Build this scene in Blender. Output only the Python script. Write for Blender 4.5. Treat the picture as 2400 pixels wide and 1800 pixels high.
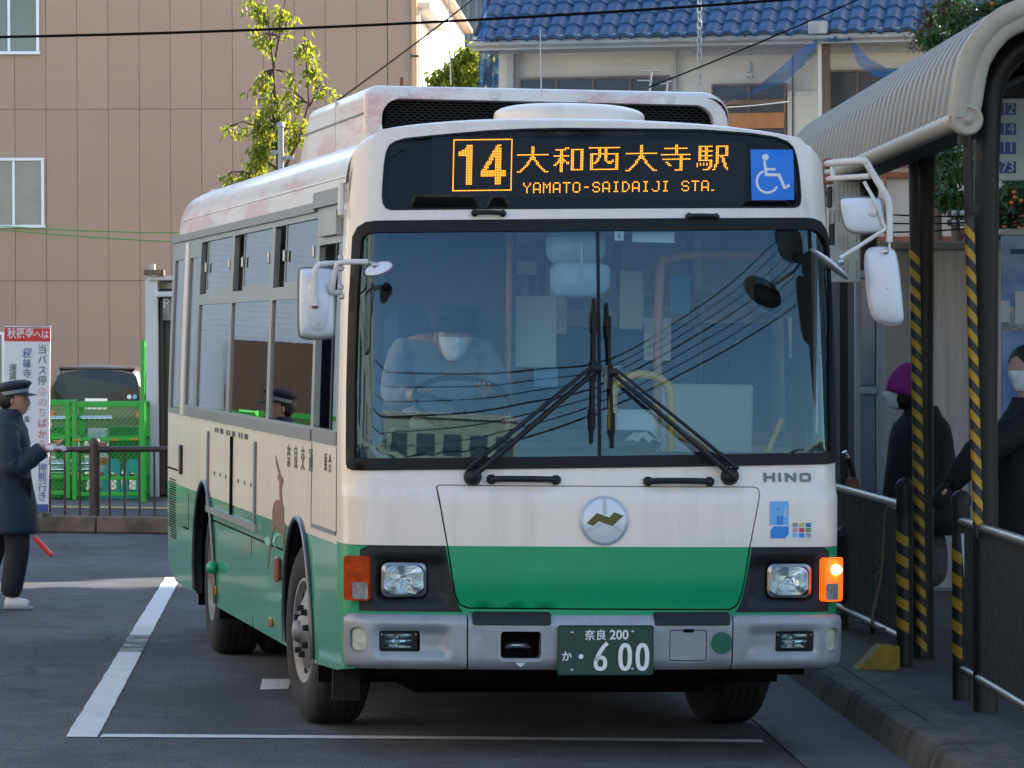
import bpy, math, random
from mathutils import Vector, Matrix, geometry
random.seed(7)
R = math.radians
SC = bpy.context.scene
COL = SC.collection
for o in list(bpy.data.objects): bpy.data.objects.remove(o)

# ---------------------------------------------------------------- camera
FOC, CAMH, ROLL, PITCH = 10129., 1.898, 0.0122, 0.0098
cam_d = bpy.data.cameras.new('camera'); cam = bpy.data.objects.new('camera', cam_d); COL.objects.link(cam)
cam_d.sensor_width = 36; cam_d.lens = FOC * 36 / 2400.; cam_d.clip_start = .5; cam_d.clip_end = 4000
_fwd = Vector((0, math.cos(PITCH), -math.sin(PITCH))); _up0 = Vector((0, math.sin(PITCH), math.cos(PITCH)))
_rt = Vector((1, 0, 0)) * math.cos(ROLL) + _up0 * math.sin(ROLL)
_up = _up0 * math.cos(ROLL) - Vector((1, 0, 0)) * math.sin(ROLL)
cam.matrix_world = Matrix(((_rt.x, _up.x, -_fwd.x, 0), (_rt.y, _up.y, -_fwd.y, 0), (_rt.z, _up.z, -_fwd.z, CAMH), (0, 0, 0, 1)))
SC.camera = cam

# ---------------------------------------------------------------- sky, sun, exposure
SUN_AZ, SUN_EL = R(52), R(27)          # azimuth measured clockwise from +Y (the viewing direction)
w = bpy.data.worlds.new('World'); SC.world = w; w.use_nodes = True
nt = w.node_tree; bg = nt.nodes['Background']
sky = nt.nodes.new('ShaderNodeTexSky'); sky.sky_type = 'NISHITA'; sky.sun_disc = False
sky.sun_elevation = SUN_EL; sky.sun_rotation = SUN_AZ
sky.air_density = 1.0; sky.dust_density = .7; sky.ozone_density = 1.0
nt.links.new(sky.outputs[0], bg.inputs[0]); bg.inputs[1].default_value = 0.11
sl = bpy.data.lights.new('sun', 'SUN'); sl.energy = 4.2; sl.angle = R(.5); sl.color = (1, .90, .76)
sun = bpy.data.objects.new('sun', sl); COL.objects.link(sun)
_sd = Vector((math.sin(SUN_AZ) * math.cos(SUN_EL), math.cos(SUN_AZ) * math.cos(SUN_EL), math.sin(SUN_EL)))
sun.rotation_euler = _sd.to_track_quat('Z', 'Y').to_euler()
SC.view_settings.view_transform = 'Standard'; SC.view_settings.look = 'None'
SC.view_settings.exposure = 1.95; SC.view_settings.gamma = 1.0
SC.view_settings.use_curve_mapping = False
SC.cycles.max_bounces = 10; SC.cycles.transparent_max_bounces = 16; SC.cycles.glossy_bounces = 4
SC.cycles.use_denoising = True
SC.cycles.sample_clamp_indirect = 6

# ---------------------------------------------------------------- photograph geometry helpers
def ray(u, v):
    return (_fwd + _rt * ((u - 1200) / FOC) + _up * ((900 - v) / FOC))
EYE = Vector((0, 0, CAMH))
class Frame:
    """a standing frame: origin on the ground, yaw about z, slight lean; local x right, y away, z up"""
    def __init__(s, x, y, z=0, yaw=0., lean=0.):
        s.M = Matrix.Translation((x, y, z)) @ Matrix.Rotation(yaw, 4, 'Z') @ Matrix.Rotation(lean, 4, 'Y')
        s.I = s.M.inverted()
    def px(s, u, v, y=0.):          # point of the local plane y=const seen at (u,v)
        e = s.I @ EYE; d = s.I.to_3x3() @ ray(u, v); t = (y - e.y) / d.y
        return e + d * t
    def pz(s, u, v, z=0.):
        e = s.I @ EYE; d = s.I.to_3x3() @ ray(u, v); t = (z - e.z) / d.z
        return e + d * t
    def sx(s, u, v, x=0.):
        e = s.I @ EYE; d = s.I.to_3x3() @ ray(u, v); t = (x - e.x) / d.x
        return e + d * t
LEAN = -0.0158
GROUND = Frame(0, 0)

# ---------------------------------------------------------------- materials
MATS = {}
def mat(name, col, rough=.6, metal=0., var=.0, vscale=8., bump=0., bscale=60., coat=0., spec=.5, emit=None, estr=0., col2=None, stretch=None, alpha=None):
    m = bpy.data.materials.new(name); m.use_nodes = True; n = m.node_tree.nodes; l = m.node_tree.links
    b = n['Principled BSDF']; b.inputs['Base Color'].default_value = (*col, 1); b.inputs['Roughness'].default_value = rough
    b.inputs['Metallic'].default_value = metal; b.inputs['Specular IOR Level'].default_value = spec
    b.inputs['Coat Weight'].default_value = coat; b.inputs['Coat Roughness'].default_value = .06
    if emit: b.inputs['Emission Color'].default_value = (*emit, 1); b.inputs['Emission Strength'].default_value = estr
    if var or bump or col2:
        tc = n.new('ShaderNodeTexCoord'); mp = n.new('ShaderNodeMapping'); l.new(tc.outputs['Object'], mp.inputs[0])
        if stretch: mp.inputs['Scale'].default_value = stretch
    if var or col2:
        t = n.new('ShaderNodeTexNoise'); t.inputs['Scale'].default_value = vscale; t.inputs['Detail'].default_value = 6
        t.inputs['Roughness'].default_value = .62
        l.new(mp.outputs[0], t.inputs['Vector'])
        cr = n.new('ShaderNodeValToRGB'); l.new(t.outputs[0], cr.inputs[0])
        c2 = col2 if col2 else tuple(min(1, c * (1 + var)) for c in col)
        c1 = col if col2 else tuple(c * (1 - var) for c in col)
        cr.color_ramp.elements[0].position = .36; cr.color_ramp.elements[1].position = .66
        cr.color_ramp.elements[0].color = (*c1, 1); cr.color_ramp.elements[1].color = (*c2, 1)
        l.new(cr.outputs[0], b.inputs['Base Color'])
        mr = n.new('ShaderNodeMapRange'); l.new(t.outputs[0], mr.inputs[0])
        mr.inputs[3].default_value = max(0.02, rough * .8); mr.inputs[4].default_value = min(1, rough * 1.2)
        l.new(mr.outputs[0], b.inputs['Roughness'])
    if bump:
        t2 = n.new('ShaderNodeTexNoise'); t2.inputs['Scale'].default_value = bscale; t2.inputs['Detail'].default_value = 4
        l.new(mp.outputs[0], t2.inputs['Vector'])
        bp = n.new('ShaderNodeBump'); bp.inputs['Strength'].default_value = bump; bp.inputs['Distance'].default_value = .02
        l.new(t2.outputs[0], bp.inputs['Height']); l.new(bp.outputs[0], b.inputs['Normal'])
    MATS[name] = m
    return m
def glass(name, tint, ior=1.55, wav=0., wscale=1.5, rough=0.0, refl=(1, 1, 1)):
    m = bpy.data.materials.new(name); m.use_nodes = True; n = m.node_tree.nodes; l = m.node_tree.links
    n.remove(n['Principled BSDF']); out = n['Material Output']
    tr = n.new('ShaderNodeBsdfTransparent'); tr.inputs[0].default_value = (*tint, 1)
    gl = n.new('ShaderNodeBsdfGlossy'); gl.inputs['Roughness'].default_value = rough; gl.inputs[0].default_value = (*refl, 1)
    fr = n.new('ShaderNodeFresnel'); fr.inputs[0].default_value = ior
    mx = n.new('ShaderNodeMixShader'); l.new(fr.outputs[0], mx.inputs[0]); l.new(tr.outputs[0], mx.inputs[1]); l.new(gl.outputs[0], mx.inputs[2])
    if wav:
        tc = n.new('ShaderNodeTexCoord'); t = n.new('ShaderNodeTexNoise'); t.inputs['Scale'].default_value = wscale; t.inputs['Detail'].default_value = 1
        l.new(tc.outputs['Object'], t.inputs['Vector']); bp = n.new('ShaderNodeBump'); bp.inputs['Strength'].default_value = 1; bp.inputs['Distance'].default_value = wav
        l.new(t.outputs[0], bp.inputs['Height']); l.new(bp.outputs[0], gl.inputs['Normal'])
    l.new(mx.outputs[0], out.inputs[0]); MATS[name] = m
    return m
M = MATS

# ---------------------------------------------------------------- mesh building
class MB:
    def __init__(s): s.v = []; s.f = []; s.mi = []; s.sm = []
    def add(s, vs, fs, mi=0, sm=False):
        k = len(s.v); s.v += [tuple(p) for p in vs]
        for f in fs: s.f.append(tuple(i + k for i in f)); s.mi.append(mi); s.sm.append(sm)
        return s
    def box(s, c, d, b=0., rot=None, mi=0):
        hx, hy, hz = d[0] / 2, d[1] / 2, d[2] / 2
        c = Vector(c)
        def T(p):
            p = Vector(p)
            return c + (rot @ p if rot else p)
        if b <= 0:
            vs = [T((x, y, z)) for x in (-hx, hx) for y in (-hy, hy) for z in (-hz, hz)]
            return s.add(vs, [(0, 1, 3, 2), (4, 6, 7, 5), (0, 4, 5, 1), (2, 3, 7, 6), (0, 2, 6, 4), (1, 5, 7, 3)], mi)
        b = min(b, hx * .98, hy * .98, hz * .98)
        vs = []; idx = {}
        for ix in (-1, 1):
            for iy in (-1, 1):
                for iz in (-1, 1):
                    for a in range(3):
                        p = [ix * (hx - b), iy * (hy - b), iz * (hz - b)]
                        p[a] = (ix * hx, iy * hy, iz * hz)[a]
                        idx[(ix, iy, iz, a)] = len(vs); vs.append(T(p))
        fs = []
        for a in range(3):
            o1, o2 = (a + 1) % 3, (a + 2) % 3
            for sg in (-1, 1):
                q = []
                for (p1, p2) in ((-1, -1), (1, -1), (1, 1), (-1, 1)):
                    k = [0, 0, 0]; k[a] = sg; k[o1] = p1; k[o2] = p2; q.append(idx[(*k, a)])
                fs.append(tuple(q) if sg > 0 else tuple(reversed(q)))
        for a in range(3):           # edges along axis a
            o1, o2 = (a + 1) % 3, (a + 2) % 3
            for p1 in (-1, 1):
                for p2 in (-1, 1):
                    k0 = [0, 0, 0]; k1 = [0, 0, 0]; k0[a] = -1; k1[a] = 1
                    for k in (k0, k1): k[o1] = p1; k[o2] = p2
                    q = (idx[(*k0, o1)], idx[(*k1, o1)], idx[(*k1, o2)], idx[(*k0, o2)])
                    fs.append(q if p1 * p2 > 0 else tuple(reversed(q)))
        for ix in (-1, 1):
            for iy in (-1, 1):
                for iz in (-1, 1):
                    q = tuple(idx[(ix, iy, iz, a)] for a in range(3)); fs.append(q if ix * iy * iz > 0 else tuple(reversed(q)))
        return s.add(vs, fs, mi)
    def tube(s, pts, r, n=8, cap=True, mi=0, closed=False, sm=True):
        pts = [Vector(p) for p in pts]; m = len(pts)
        rs = r if isinstance(r, (list, tuple)) else [r] * m
        ref = None; vs = []
        for i, p in enumerate(pts):
            if closed: t = (pts[(i + 1) % m] - pts[i - 1])
            else: t = (pts[min(i + 1, m - 1)] - pts[max(i - 1, 0)])
            if t.length < 1e-9: t = Vector((0, 0, 1))
            t.normalize()
            if ref is None:
                ref = Vector((0, 0, 1)) if abs(t.z) < .9 else Vector((1, 0, 0))
            a = (ref - t * ref.dot(t))
            if a.length < 1e-6: a = t.orthogonal()
            a.normalize(); ref = a; b = t.cross(a)
            for k in range(n):
                th = 2 * math.pi * k / n; vs.append(p + (a * math.cos(th) + b * math.sin(th)) * rs[i])
        fs = []
        for i in range(m if closed else m - 1):
            j = (i + 1) % m
            for k in range(n): fs.append((i * n + k, i * n + (k + 1) % n, j * n + (k + 1) % n, j * n + k))
        s.add(vs, fs, mi, sm)
        if cap and not closed:
            s.add(vs[:n], [tuple(reversed(range(n)))], mi); s.add(vs[-n:], [tuple(range(n))], mi)
        return s
    def cyl(s, p0, p1, r0, r1=None, n=12, mi=0, sm=True):
        return s.tube([p0, p1], [r0, r0 if r1 is None else r1], n, True, mi, False, sm)
    def lathe(s, prof, org, axis, n=24, mi=0, sm=True, arc=1.):
        axis = Vector(axis).normalized(); a = axis.orthogonal().normalized(); b = axis.cross(a); org = Vector(org); vs = []
        for k in range(n):
            th = 2 * math.pi * k / n
            for (r, h) in prof: vs.append(org + axis * h + (a * math.cos(th) + b * math.sin(th)) * r)
        m = len(prof); fs = []
        for k in range(n):
            k2 = (k + 1) % n
            for i in range(m - 1): fs.append((k * m + i, k * m + i + 1, k2 * m + i + 1, k2 * m + i))
        return s.add(vs, fs, mi, sm)
    def prism(s, poly, MX, d, mi=0, d0=0.):
        """polygon (a,b) in the local plane of MX, from depth d0 to d along MX's z"""
        n = len(poly)
        vs = [MX @ Vector((a, b, d0)) for a, b in poly] + [MX @ Vector((a, b, d)) for a, b in poly]
        tess = geometry.tessellate_polygon([[Vector((a, b, 0)) for a, b in poly]])
        fs = [tuple(t) for t in tess] + [tuple(i + n for i in reversed(t)) for t in tess]
        fs += [(i, (i + 1) % n, n + (i + 1) % n, n + i) for i in range(n)]
        return s.add(vs, fs, mi)
    def ell(s, c, r, nu=14, nv=8, mi=0, rot=None):
        c = Vector(c); vs = []
        for j in range(nv + 1):
            ph = math.pi * j / nv
            for k in range(nu):
                th = 2 * math.pi * k / nu
                p = Vector((r[0] * math.sin(ph) * math.cos(th), r[1] * math.sin(ph) * math.sin(th), r[2] * math.cos(ph)))
                vs.append(c + (rot @ p if rot else p))
        fs = [(j * nu + k, (j + 1) * nu + k, (j + 1) * nu + (k + 1) % nu, j * nu + (k + 1) % nu) for j in range(nv) for k in range(nu)]
        return s.add(vs, fs, mi, True)
    def grid(s, fn, nu, nv, mi=0, sm=True, closed_u=False):
        vs = [fn(i / (nu if closed_u else nu - 1), j / (nv - 1)) for j in range(nv) for i in range(nu)]
        fs = [(j * nu + i, j * nu + (i + 1) % nu, (j + 1) * nu + (i + 1) % nu, (j + 1) * nu + i) for j in range(nv - 1) for i in range(nu if closed_u else nu - 1)]
        return s.add(vs, fs, mi, sm)
    def mesh(s, name):
        me = bpy.data.meshes.new(name); me.from_pydata(s.v, [], s.f); me.update()
        me.polygons.foreach_set('material_index', s.mi); me.polygons.foreach_set('use_smooth', s.sm)
        return me
    def build(s, name, mats, parent=None, **kw):
        return link(name, s.mesh(name), mats, parent, **kw)
def link(name, me, mats, parent=None, **kw):
    if not isinstance(mats, (list, tuple)): mats = [mats]
    if not me.materials:
        for m in mats: me.materials.append(M[m] if isinstance(m, str) else m)
    o = bpy.data.objects.new(name, me); COL.objects.link(o)
    if parent: o.parent = parent
    return tag(o, **kw)
def tag(o, label=None, cat=None, group=None, kind=None):
    if label: o['label'] = label
    if cat: o['category'] = cat
    if group: o['group'] = group
    if kind: o['kind'] = kind
    return o
def thing(name, label, cat, frame=None, loc=None, group=None, yaw=0, lean=0):
    o = bpy.data.objects.new(name, None); COL.objects.link(o); o.empty_display_size = .2
    if frame: o.matrix_world = frame.M
    elif loc: o.matrix_world = Matrix.Translation(loc) @ Matrix.Rotation(yaw, 4, 'Z') @ Matrix.Rotation(lean, 4, 'Y')
    return tag(o, label, cat, group)
def copy_tree(o, parent=None):
    c = o.copy(); COL.objects.link(c)
    if parent: c.parent = parent
    for ch in list(o.children): copy_tree(ch, c)
    return c
def smooth_clean(me, dist=.0004, recalc=True):
    import bmesh
    bm = bmesh.new(); bm.from_mesh(me); bmesh.ops.remove_doubles(bm, verts=bm.verts, dist=dist)
    if recalc: bmesh.ops.recalc_face_normals(bm, faces=bm.faces)
    bm.to_mesh(me); bm.free(); return me
_txt = {}
def text_mesh(s, size=1., bold=0., ext=0.002, spacing=1., align='CENTER'):
    key = (s, size, bold, ext, spacing, align)
    if key in _txt: return _txt[key]
    cu = bpy.data.curves.new('text', 'FONT'); cu.body = s; cu.size = size; cu.align_x = align; cu.align_y = 'CENTER'
    cu.extrude = ext; cu.offset = bold; cu.space_character = spacing; cu.resolution_u = 3
    ob = bpy.data.objects.new('text', cu); COL.objects.link(ob)
    dg = bpy.context.evaluated_depsgraph_get(); me = bpy.data.meshes.new_from_object(ob.evaluated_get(dg))
    bpy.data.objects.remove(ob); me.name = 'lettering'; me.materials.clear(); _txt[key] = me
    return me
def text(name, s, size, MX, m, parent=None, bold=0., ext=.002, sx=1., spacing=1., align='CENTER', **kw):
    me = text_mesh(s, size, bold, ext, spacing, align).copy()
    me.transform(MX @ Matrix.Diagonal((sx, 1, 1, 1)))
    return link(name, me, m, parent, **kw)
def PLN(org, xa, ya):
    """matrix whose x,y axes span a plane (xa right, ya up), z out of it"""
    xa = Vector(xa).normalized(); ya = Vector(ya); ya = (ya - xa * xa.dot(ya)).normalized(); za = xa.cross(ya); o = Vector(org)
    return Matrix(((xa.x, ya.x, za.x, o.x), (xa.y, ya.y, za.y, o.y), (xa.z, ya.z, za.z, o.z), (0, 0, 0, 1)))
def FRONT(x, y, z): return PLN((x, y, z), (1, 0, 0), (0, 0, 1))     # faces -y
def rrect(x0, y0, x1, y1, r, n=5):
    if not isinstance(r, (list, tuple)): r = [r] * 4
    out = []
    for (cx, cy, a0, rr) in ((x0 + r[0], y0 + r[0], 180, r[0]), (x1 - r[1], y0 + r[1], 270, r[1]), (x1 - r[2], y1 - r[2], 0, r[2]), (x0 + r[3], y1 - r[3], 90, r[3])):
        for k in range(n + 1):
            a = R(a0 + 90 * k / n); out.append((cx + rr * math.cos(a), cy + rr * math.sin(a)))
    return out
def circ(cx, cy, rx, ry=None, n=24): return [(cx + rx * math.cos(2 * math.pi * k / n), cy + (ry or rx) * math.sin(2 * math.pi * k / n)) for k in range(n)]
def lerp(a, b, t): return a + (b - a) * t
def interp(tab, x):
    if x <= tab[0][0]: return tab[0][1]
    for (a, fa), (b, fb) in zip(tab, tab[1:]):
        if x <= b: return fa + (fb - fa) * (x - a) / (b - a)
    return tab[-1][1]
def inpoly(p, poly):
    x, y = p; c = False; j = len(poly) - 1
    for i in range(len(poly)):
        xi, yi = poly[i]; xj, yj = poly[j]
        if (yi > y) != (yj > y) and x < (xj - xi) * (y - yi) / (yj - yi) + xi: c = not c
        j = i
    return c

# ---------------------------------------------------------------- palette
mat('asphalt', (.072, .074, .080), .95, var=.28, vscale=3., bump=.5, bscale=260)
mat('concrete_gutter', (.075, .075, .076), .9, var=.22, vscale=3, bump=.25, bscale=90)
mat('kerb_concrete', (.052, .049, .043), .92, var=.55, vscale=2.6, bump=.5, bscale=40)
mat('kerb_far', (.16, .115, .085), .9, var=.4, vscale=3.5, bump=.4, bscale=30)
mat('platform', (.042, .042, .043), .95, var=.3, vscale=5, bump=.5, bscale=120)
mat('line_paint', (.60, .61, .62), .75, col2=(.42, .43, .44), vscale=5, bump=.2, bscale=120)
mat('bus_white', (.75, .655, .575), .34, var=.04, vscale=1.3, coat=.2, stretch=(1, 1, .5))
mat('bus_green', (.004, .275, .115), .36, var=.08, vscale=1.2, coat=.06, spec=.35)
mat('bus_green_reflecting', (.042, .36, .205), .24, var=.08, vscale=1.0, coat=.5)  # green lightened in its colour to stand for reflections along the flanks
mat('alu', (.25, .25, .245), .38, .6, var=.1, vscale=4)
mat('bus_grey', (.15, .15, .152), .4, var=.12, vscale=3)
mat('rubber', (.008, .008, .009), .6, spec=.25)
mat('black_plastic', (.013, .014, .016), .5, var=.15, vscale=6, spec=.3)
mat('black_void', (.0035, .0035, .004), .9, spec=.1)
mat('bumper_silver', (.31, .32, .345), .40, .3, var=.10, vscale=3, coat=.15)
mat('chrome', (.75, .76, .78), .14, 1.)
mat('steel', (.42, .42, .43), .32, .9, var=.12, vscale=8)
mat('wheel_steel', (.20, .20, .20), .5, .5, var=.25, vscale=9)
mat('tyre', (.012, .012, .012), .85, var=.25, vscale=12, bump=.2, bscale=80)
mat('mirror_white', (.62, .64, .68), .35, var=.05, vscale=6, coat=.2)
mat('mirror_rim', (.16, .165, .175), .5)
mat('pipe_white', (.62, .59, .56), .38, var=.06, vscale=9)
mat('rust', (.22, .085, .04), .85, var=.35, vscale=14)
mat('amber_lens', (.62, .12, .012), .12, var=.3, vscale=28, coat=.8)
mat('amber_dim', (.42, .055, .003), .4, col2=(.24, .022, .002), vscale=22, coat=0, spec=.12)
mat('amber_lit', (.75, .10, .005), .2, emit=(1, .09, .003), estr=.42, coat=.4)
mat('bulb_lit', (1, .8, .4), .3, emit=(1, .78, .28), estr=11)
mat('clear_lens', (.34, .36, .38), .10, .55, var=.3, vscale=26, bump=.15, bscale=70, coat=1)
mat('reflector', (.78, .79, .80), .12, .95, bump=.3, bscale=34)
mat('lamp_grey', (.17, .18, .19), .2, var=.3, vscale=40, coat=.7)
mat('plate_green', (.006, .050, .030), .45, var=.12, vscale=9)
mat('plate_white', (.74, .78, .76), .5)
mat('ink_black', (.02, .022, .025), .5)
mat('letter_grey', (.135, .14, .155), .35)
mat('gold', (.085, .070, .006), .35, .2)
mat('badge_silver', (.60, .635, .67), .3, .1, coat=.2)
mat('badge_line', (.40, .43, .47), .35, .2)
mat('sticker_blue', (.02, .20, .58), .45); mat('sticker_pale', (.13, .38, .66), .45); mat('sticker_white', (.62, .66, .72), .45)
mat('wc_blue', (.004, .16, .60), .4)
mat('wc_white', (.62, .64, .66), .4)
mat('green_dot', (.006, .11, .062), .4)
mat('deer_brown', (.15, .045, .02), .5, var=.1, vscale=5); mat('deer_pale', (.20, .46, .38), .5)
mat('led', (1, .45, .03), .5, emit=(1, .32, .009), estr=1.15)
mat('led_panel', (.010, .011, .012), .7, spec=.15)
mat('led_frame', (.004, .005, .006), .8, spec=.1)
glass('windscreen', (.84, .95, .96), 1.72, wav=.0, refl=(.50, .80, 1.))  # reflection colour tinted blue to stand in for a deeper blue sky
glass('sign_glass', (.88, .91, .93), 1.30, wav=.0)
glass('side_glass', (.48, .53, .52), 1.75, wav=.0004, wscale=2.2)
glass('clear_glass', (.82, .90, .92), 1.45)

def grime(name, dark, amount=.5, stretch=(5, 5, .5), scale=1.6, lo=.48, hi=.72):
    """streaks and road film worked into an existing paint"""
    m = M[name]; n = m.node_tree.nodes; l = m.node_tree.links; b = n['Principled BSDF']; tc = n.new('ShaderNodeTexCoord'); mp = n.new('ShaderNodeMapping'); mp.inputs['Scale'].default_value = stretch; l.new(tc.outputs['Object'], mp.inputs[0])
    t = n.new('ShaderNodeTexNoise'); t.inputs['Scale'].default_value = scale; t.inputs['Detail'].default_value = 8; t.inputs['Roughness'].default_value = .68; l.new(mp.outputs[0], t.inputs[0])
    cr = n.new('ShaderNodeMapRange'); cr.inputs[1].default_value = lo; cr.inputs[2].default_value = hi; cr.inputs[4].default_value = amount; l.new(t.outputs[0], cr.inputs[0])
    mx = n.new('ShaderNodeMix'); mx.data_type = 'RGBA'; l.new(cr.outputs[0], mx.inputs[0]); mx.inputs[7].default_value = (*dark, 1)
    lk_ = b.inputs['Base Color'].links
    if lk_: l.new(lk_[0].from_socket, mx.inputs[6])
    else: mx.inputs[6].default_value = b.inputs['Base Color'].default_value
    l.new(mx.outputs[2], b.inputs['Base Color'])
def tone(name, amp):
    """each piece its own slight tone"""
    m = M[name]; n = m.node_tree.nodes; l = m.node_tree.links; b = n['Principled BSDF']; oi = n.new('ShaderNodeObjectInfo'); mr = n.new('ShaderNodeMapRange'); mr.inputs[3].default_value = 1 - amp; mr.inputs[4].default_value = 1 + amp; l.new(oi.outputs['Random'], mr.inputs[0])
    mx = n.new('ShaderNodeVectorMath'); mx.operation = 'SCALE'; l.new(b.inputs['Base Color'].links[0].from_socket, mx.inputs[0]); l.new(mr.outputs[0], mx.inputs['Scale']); l.new(mx.outputs[0], b.inputs['Base Color'])
grime('bus_white', (.46, .40, .33), .36); grime('bus_green_reflecting', (.10, .20, .12), .45, (2, .6, 1.2), 2.2); grime('bumper_silver', (.17, .165, .16), .45, (2, 2, 2), 4.); grime('kerb_concrete', (.10, .085, .05), .5, (1, 1, 1), 5); grime('line_paint', (.2, .2, .2), .5)
# ================================================================ ground
def wear_mat(name, col, amount=.44, scale=6., asphalt=(.062, .064, .070)):
    m = mat(name, col, .75, var=.08, vscale=4, bump=.3, bscale=220); n = m.node_tree.nodes; l = m.node_tree.links; b = n['Principled BSDF']
    tc = n.new('ShaderNodeTexCoord'); t = n.new('ShaderNodeTexNoise'); t.inputs['Scale'].default_value = scale; t.inputs['Detail'].default_value = 9; t.inputs['Roughness'].default_value = .75
    l.new(tc.outputs['Object'], t.inputs[0]); cr = n.new('ShaderNodeValToRGB'); cr.color_ramp.elements[0].position = amount - .05; cr.color_ramp.elements[1].position = amount + .06
    cr.color_ramp.elements[0].color = (1, 1, 1, 1); cr.color_ramp.elements[1].color = (0, 0, 0, 1); l.new(t.outputs[0], cr.inputs[0])
    old = b.inputs['Base Color'].links[0].from_socket; mx = n.new('ShaderNodeMix'); mx.data_type = 'RGBA'; l.new(cr.outputs[0], mx.inputs[0]); l.new(old, mx.inputs[6]); mx.inputs[7].default_value = (*asphalt, 1); l.new(mx.outputs[2], b.inputs['Base Color'])
    return m
wear_mat('road_paint', (.62, .63, .65), .34, 7.); wear_mat('road_paint_worn', (.30, .30, .30), .50, 3.5)
# asphalt: fine speckle, wide stains and a few fine cracks
m = M['asphalt']; n = m.node_tree.nodes; l = m.node_tree.links; b = n['Principled BSDF']
tc = n.new('ShaderNodeTexCoord'); old = b.inputs['Base Color'].links[0].from_socket
t = n.new('ShaderNodeTexNoise'); t.inputs['Scale'].default_value = 85; t.inputs['Detail'].default_value = 3; l.new(tc.outputs['Object'], t.inputs[0])
cr = n.new('ShaderNodeValToRGB'); cr.color_ramp.elements[0].position = .40; cr.color_ramp.elements[0].color = (.42, .42, .43, 1); cr.color_ramp.elements[1].position = .70; cr.color_ramp.elements[1].color = (2.3, 2.3, 2.3, 1); l.new(t.outputs[0], cr.inputs[0])
mx = n.new('ShaderNodeMix'); mx.data_type = 'RGBA'; mx.blend_type = 'MULTIPLY'; mx.inputs[0].default_value = 1; l.new(old, mx.inputs[6]); l.new(cr.outputs[0], mx.inputs[7])
t3 = n.new('ShaderNodeTexNoise'); t3.inputs['Scale'].default_value = .9; t3.inputs['Detail'].default_value = 5; mp = n.new('ShaderNodeMapping'); mp.inputs['Scale'].default_value = (1, .35, 1); l.new(tc.outputs['Object'], mp.inputs[0]); l.new(mp.outputs[0], t3.inputs[0])
cr3 = n.new('ShaderNodeValToRGB'); cr3.color_ramp.elements[0].position = .35; cr3.color_ramp.elements[0].color = (.60, .575, .55, 1); cr3.color_ramp.elements[1].position = .65; cr3.color_ramp.elements[1].color = (1.22, 1.22, 1.25, 1); l.new(t3.outputs[0], cr3.inputs[0])
mx3 = n.new('ShaderNodeMix'); mx3.data_type = 'RGBA'; mx3.blend_type = 'MULTIPLY'; mx3.inputs[0].default_value = 1; l.new(mx.outputs[2], mx3.inputs[6]); l.new(cr3.outputs[0], mx3.inputs[7]); vo = n.new('ShaderNodeTexVoronoi'); vo.feature = 'DISTANCE_TO_EDGE'; vo.inputs['Scale'].default_value = .42; t4 = n.new('ShaderNodeTexNoise'); t4.inputs['Scale'].default_value = 2.2; t4.inputs['Detail'].default_value = 6
ad = n.new('ShaderNodeVectorMath'); ad.operation = 'MULTIPLY_ADD'; ad.inputs[1].default_value = (.5, .5, .5); l.new(tc.outputs['Object'], t4.inputs[0]); l.new(t4.outputs['Color'], ad.inputs[0]); l.new(tc.outputs['Object'], ad.inputs[2]); l.new(ad.outputs[0], vo.inputs['Vector'])
cr5 = n.new('ShaderNodeValToRGB'); cr5.color_ramp.elements[0].position = .0025; cr5.color_ramp.elements[0].color = (.45, .44, .43, 1); cr5.color_ramp.elements[1].position = .009; cr5.color_ramp.elements[1].color = (1, 1, 1, 1); l.new(vo.outputs[0], cr5.inputs[0])
mx5 = n.new('ShaderNodeMix'); mx5.data_type = 'RGBA'; mx5.blend_type = 'MULTIPLY'; l.new(mx3.outputs[2], mx5.inputs[6]); l.new(cr5.outputs[0], mx5.inputs[7])
t6 = n.new('ShaderNodeTexNoise'); t6.inputs['Scale'].default_value = .5; l.new(tc.outputs['Object'], t6.inputs[0]); mr6 = n.new('ShaderNodeMapRange'); mr6.inputs[1].default_value = .48; mr6.inputs[2].default_value = .58; l.new(t6.outputs[0], mr6.inputs[0]); l.new(mr6.outputs[0], mx5.inputs[0])
t7 = n.new('ShaderNodeTexNoise'); t7.inputs['Scale'].default_value = 2.4; t7.inputs['Detail'].default_value = 3; l.new(tc.outputs['Object'], t7.inputs[0]); cr7 = n.new('ShaderNodeValToRGB'); cr7.color_ramp.elements[0].position = .66; cr7.color_ramp.elements[0].color = (1, 1, 1, 1); cr7.color_ramp.elements[1].position = .76; cr7.color_ramp.elements[1].color = (.55, .52, .5, 1); l.new(t7.outputs[0], cr7.inputs[0])
mx7 = n.new('ShaderNodeMix'); mx7.data_type = 'RGBA'; mx7.blend_type = 'MULTIPLY'; mx7.inputs[0].default_value = 1; l.new(mx5.outputs[2], mx7.inputs[6]); l.new(cr7.outputs[0], mx7.inputs[7]); l.new(mx7.outputs[2], b.inputs['Base Color'])
mb = MB(); mb.add([(-900, -600, 0), (900, -600, 0), (900, 2500, 0), (-900, 2500, 0)], [(0, 1, 2, 3)]); mb.build('road', 'asphalt', kind='structure')
def flat(name, q, z, m, kind='structure', **kw):
    mb = MB(); mb.add([(x, y, z) for x, y in q], [tuple(range(len(q)))]); return mb.build(name, m, kind=kind, **kw)
def lline(t): return lerp(-2.09, -2.72, t), lerp(20.43, 34.13, t), lerp(.15, .12, t)
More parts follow.
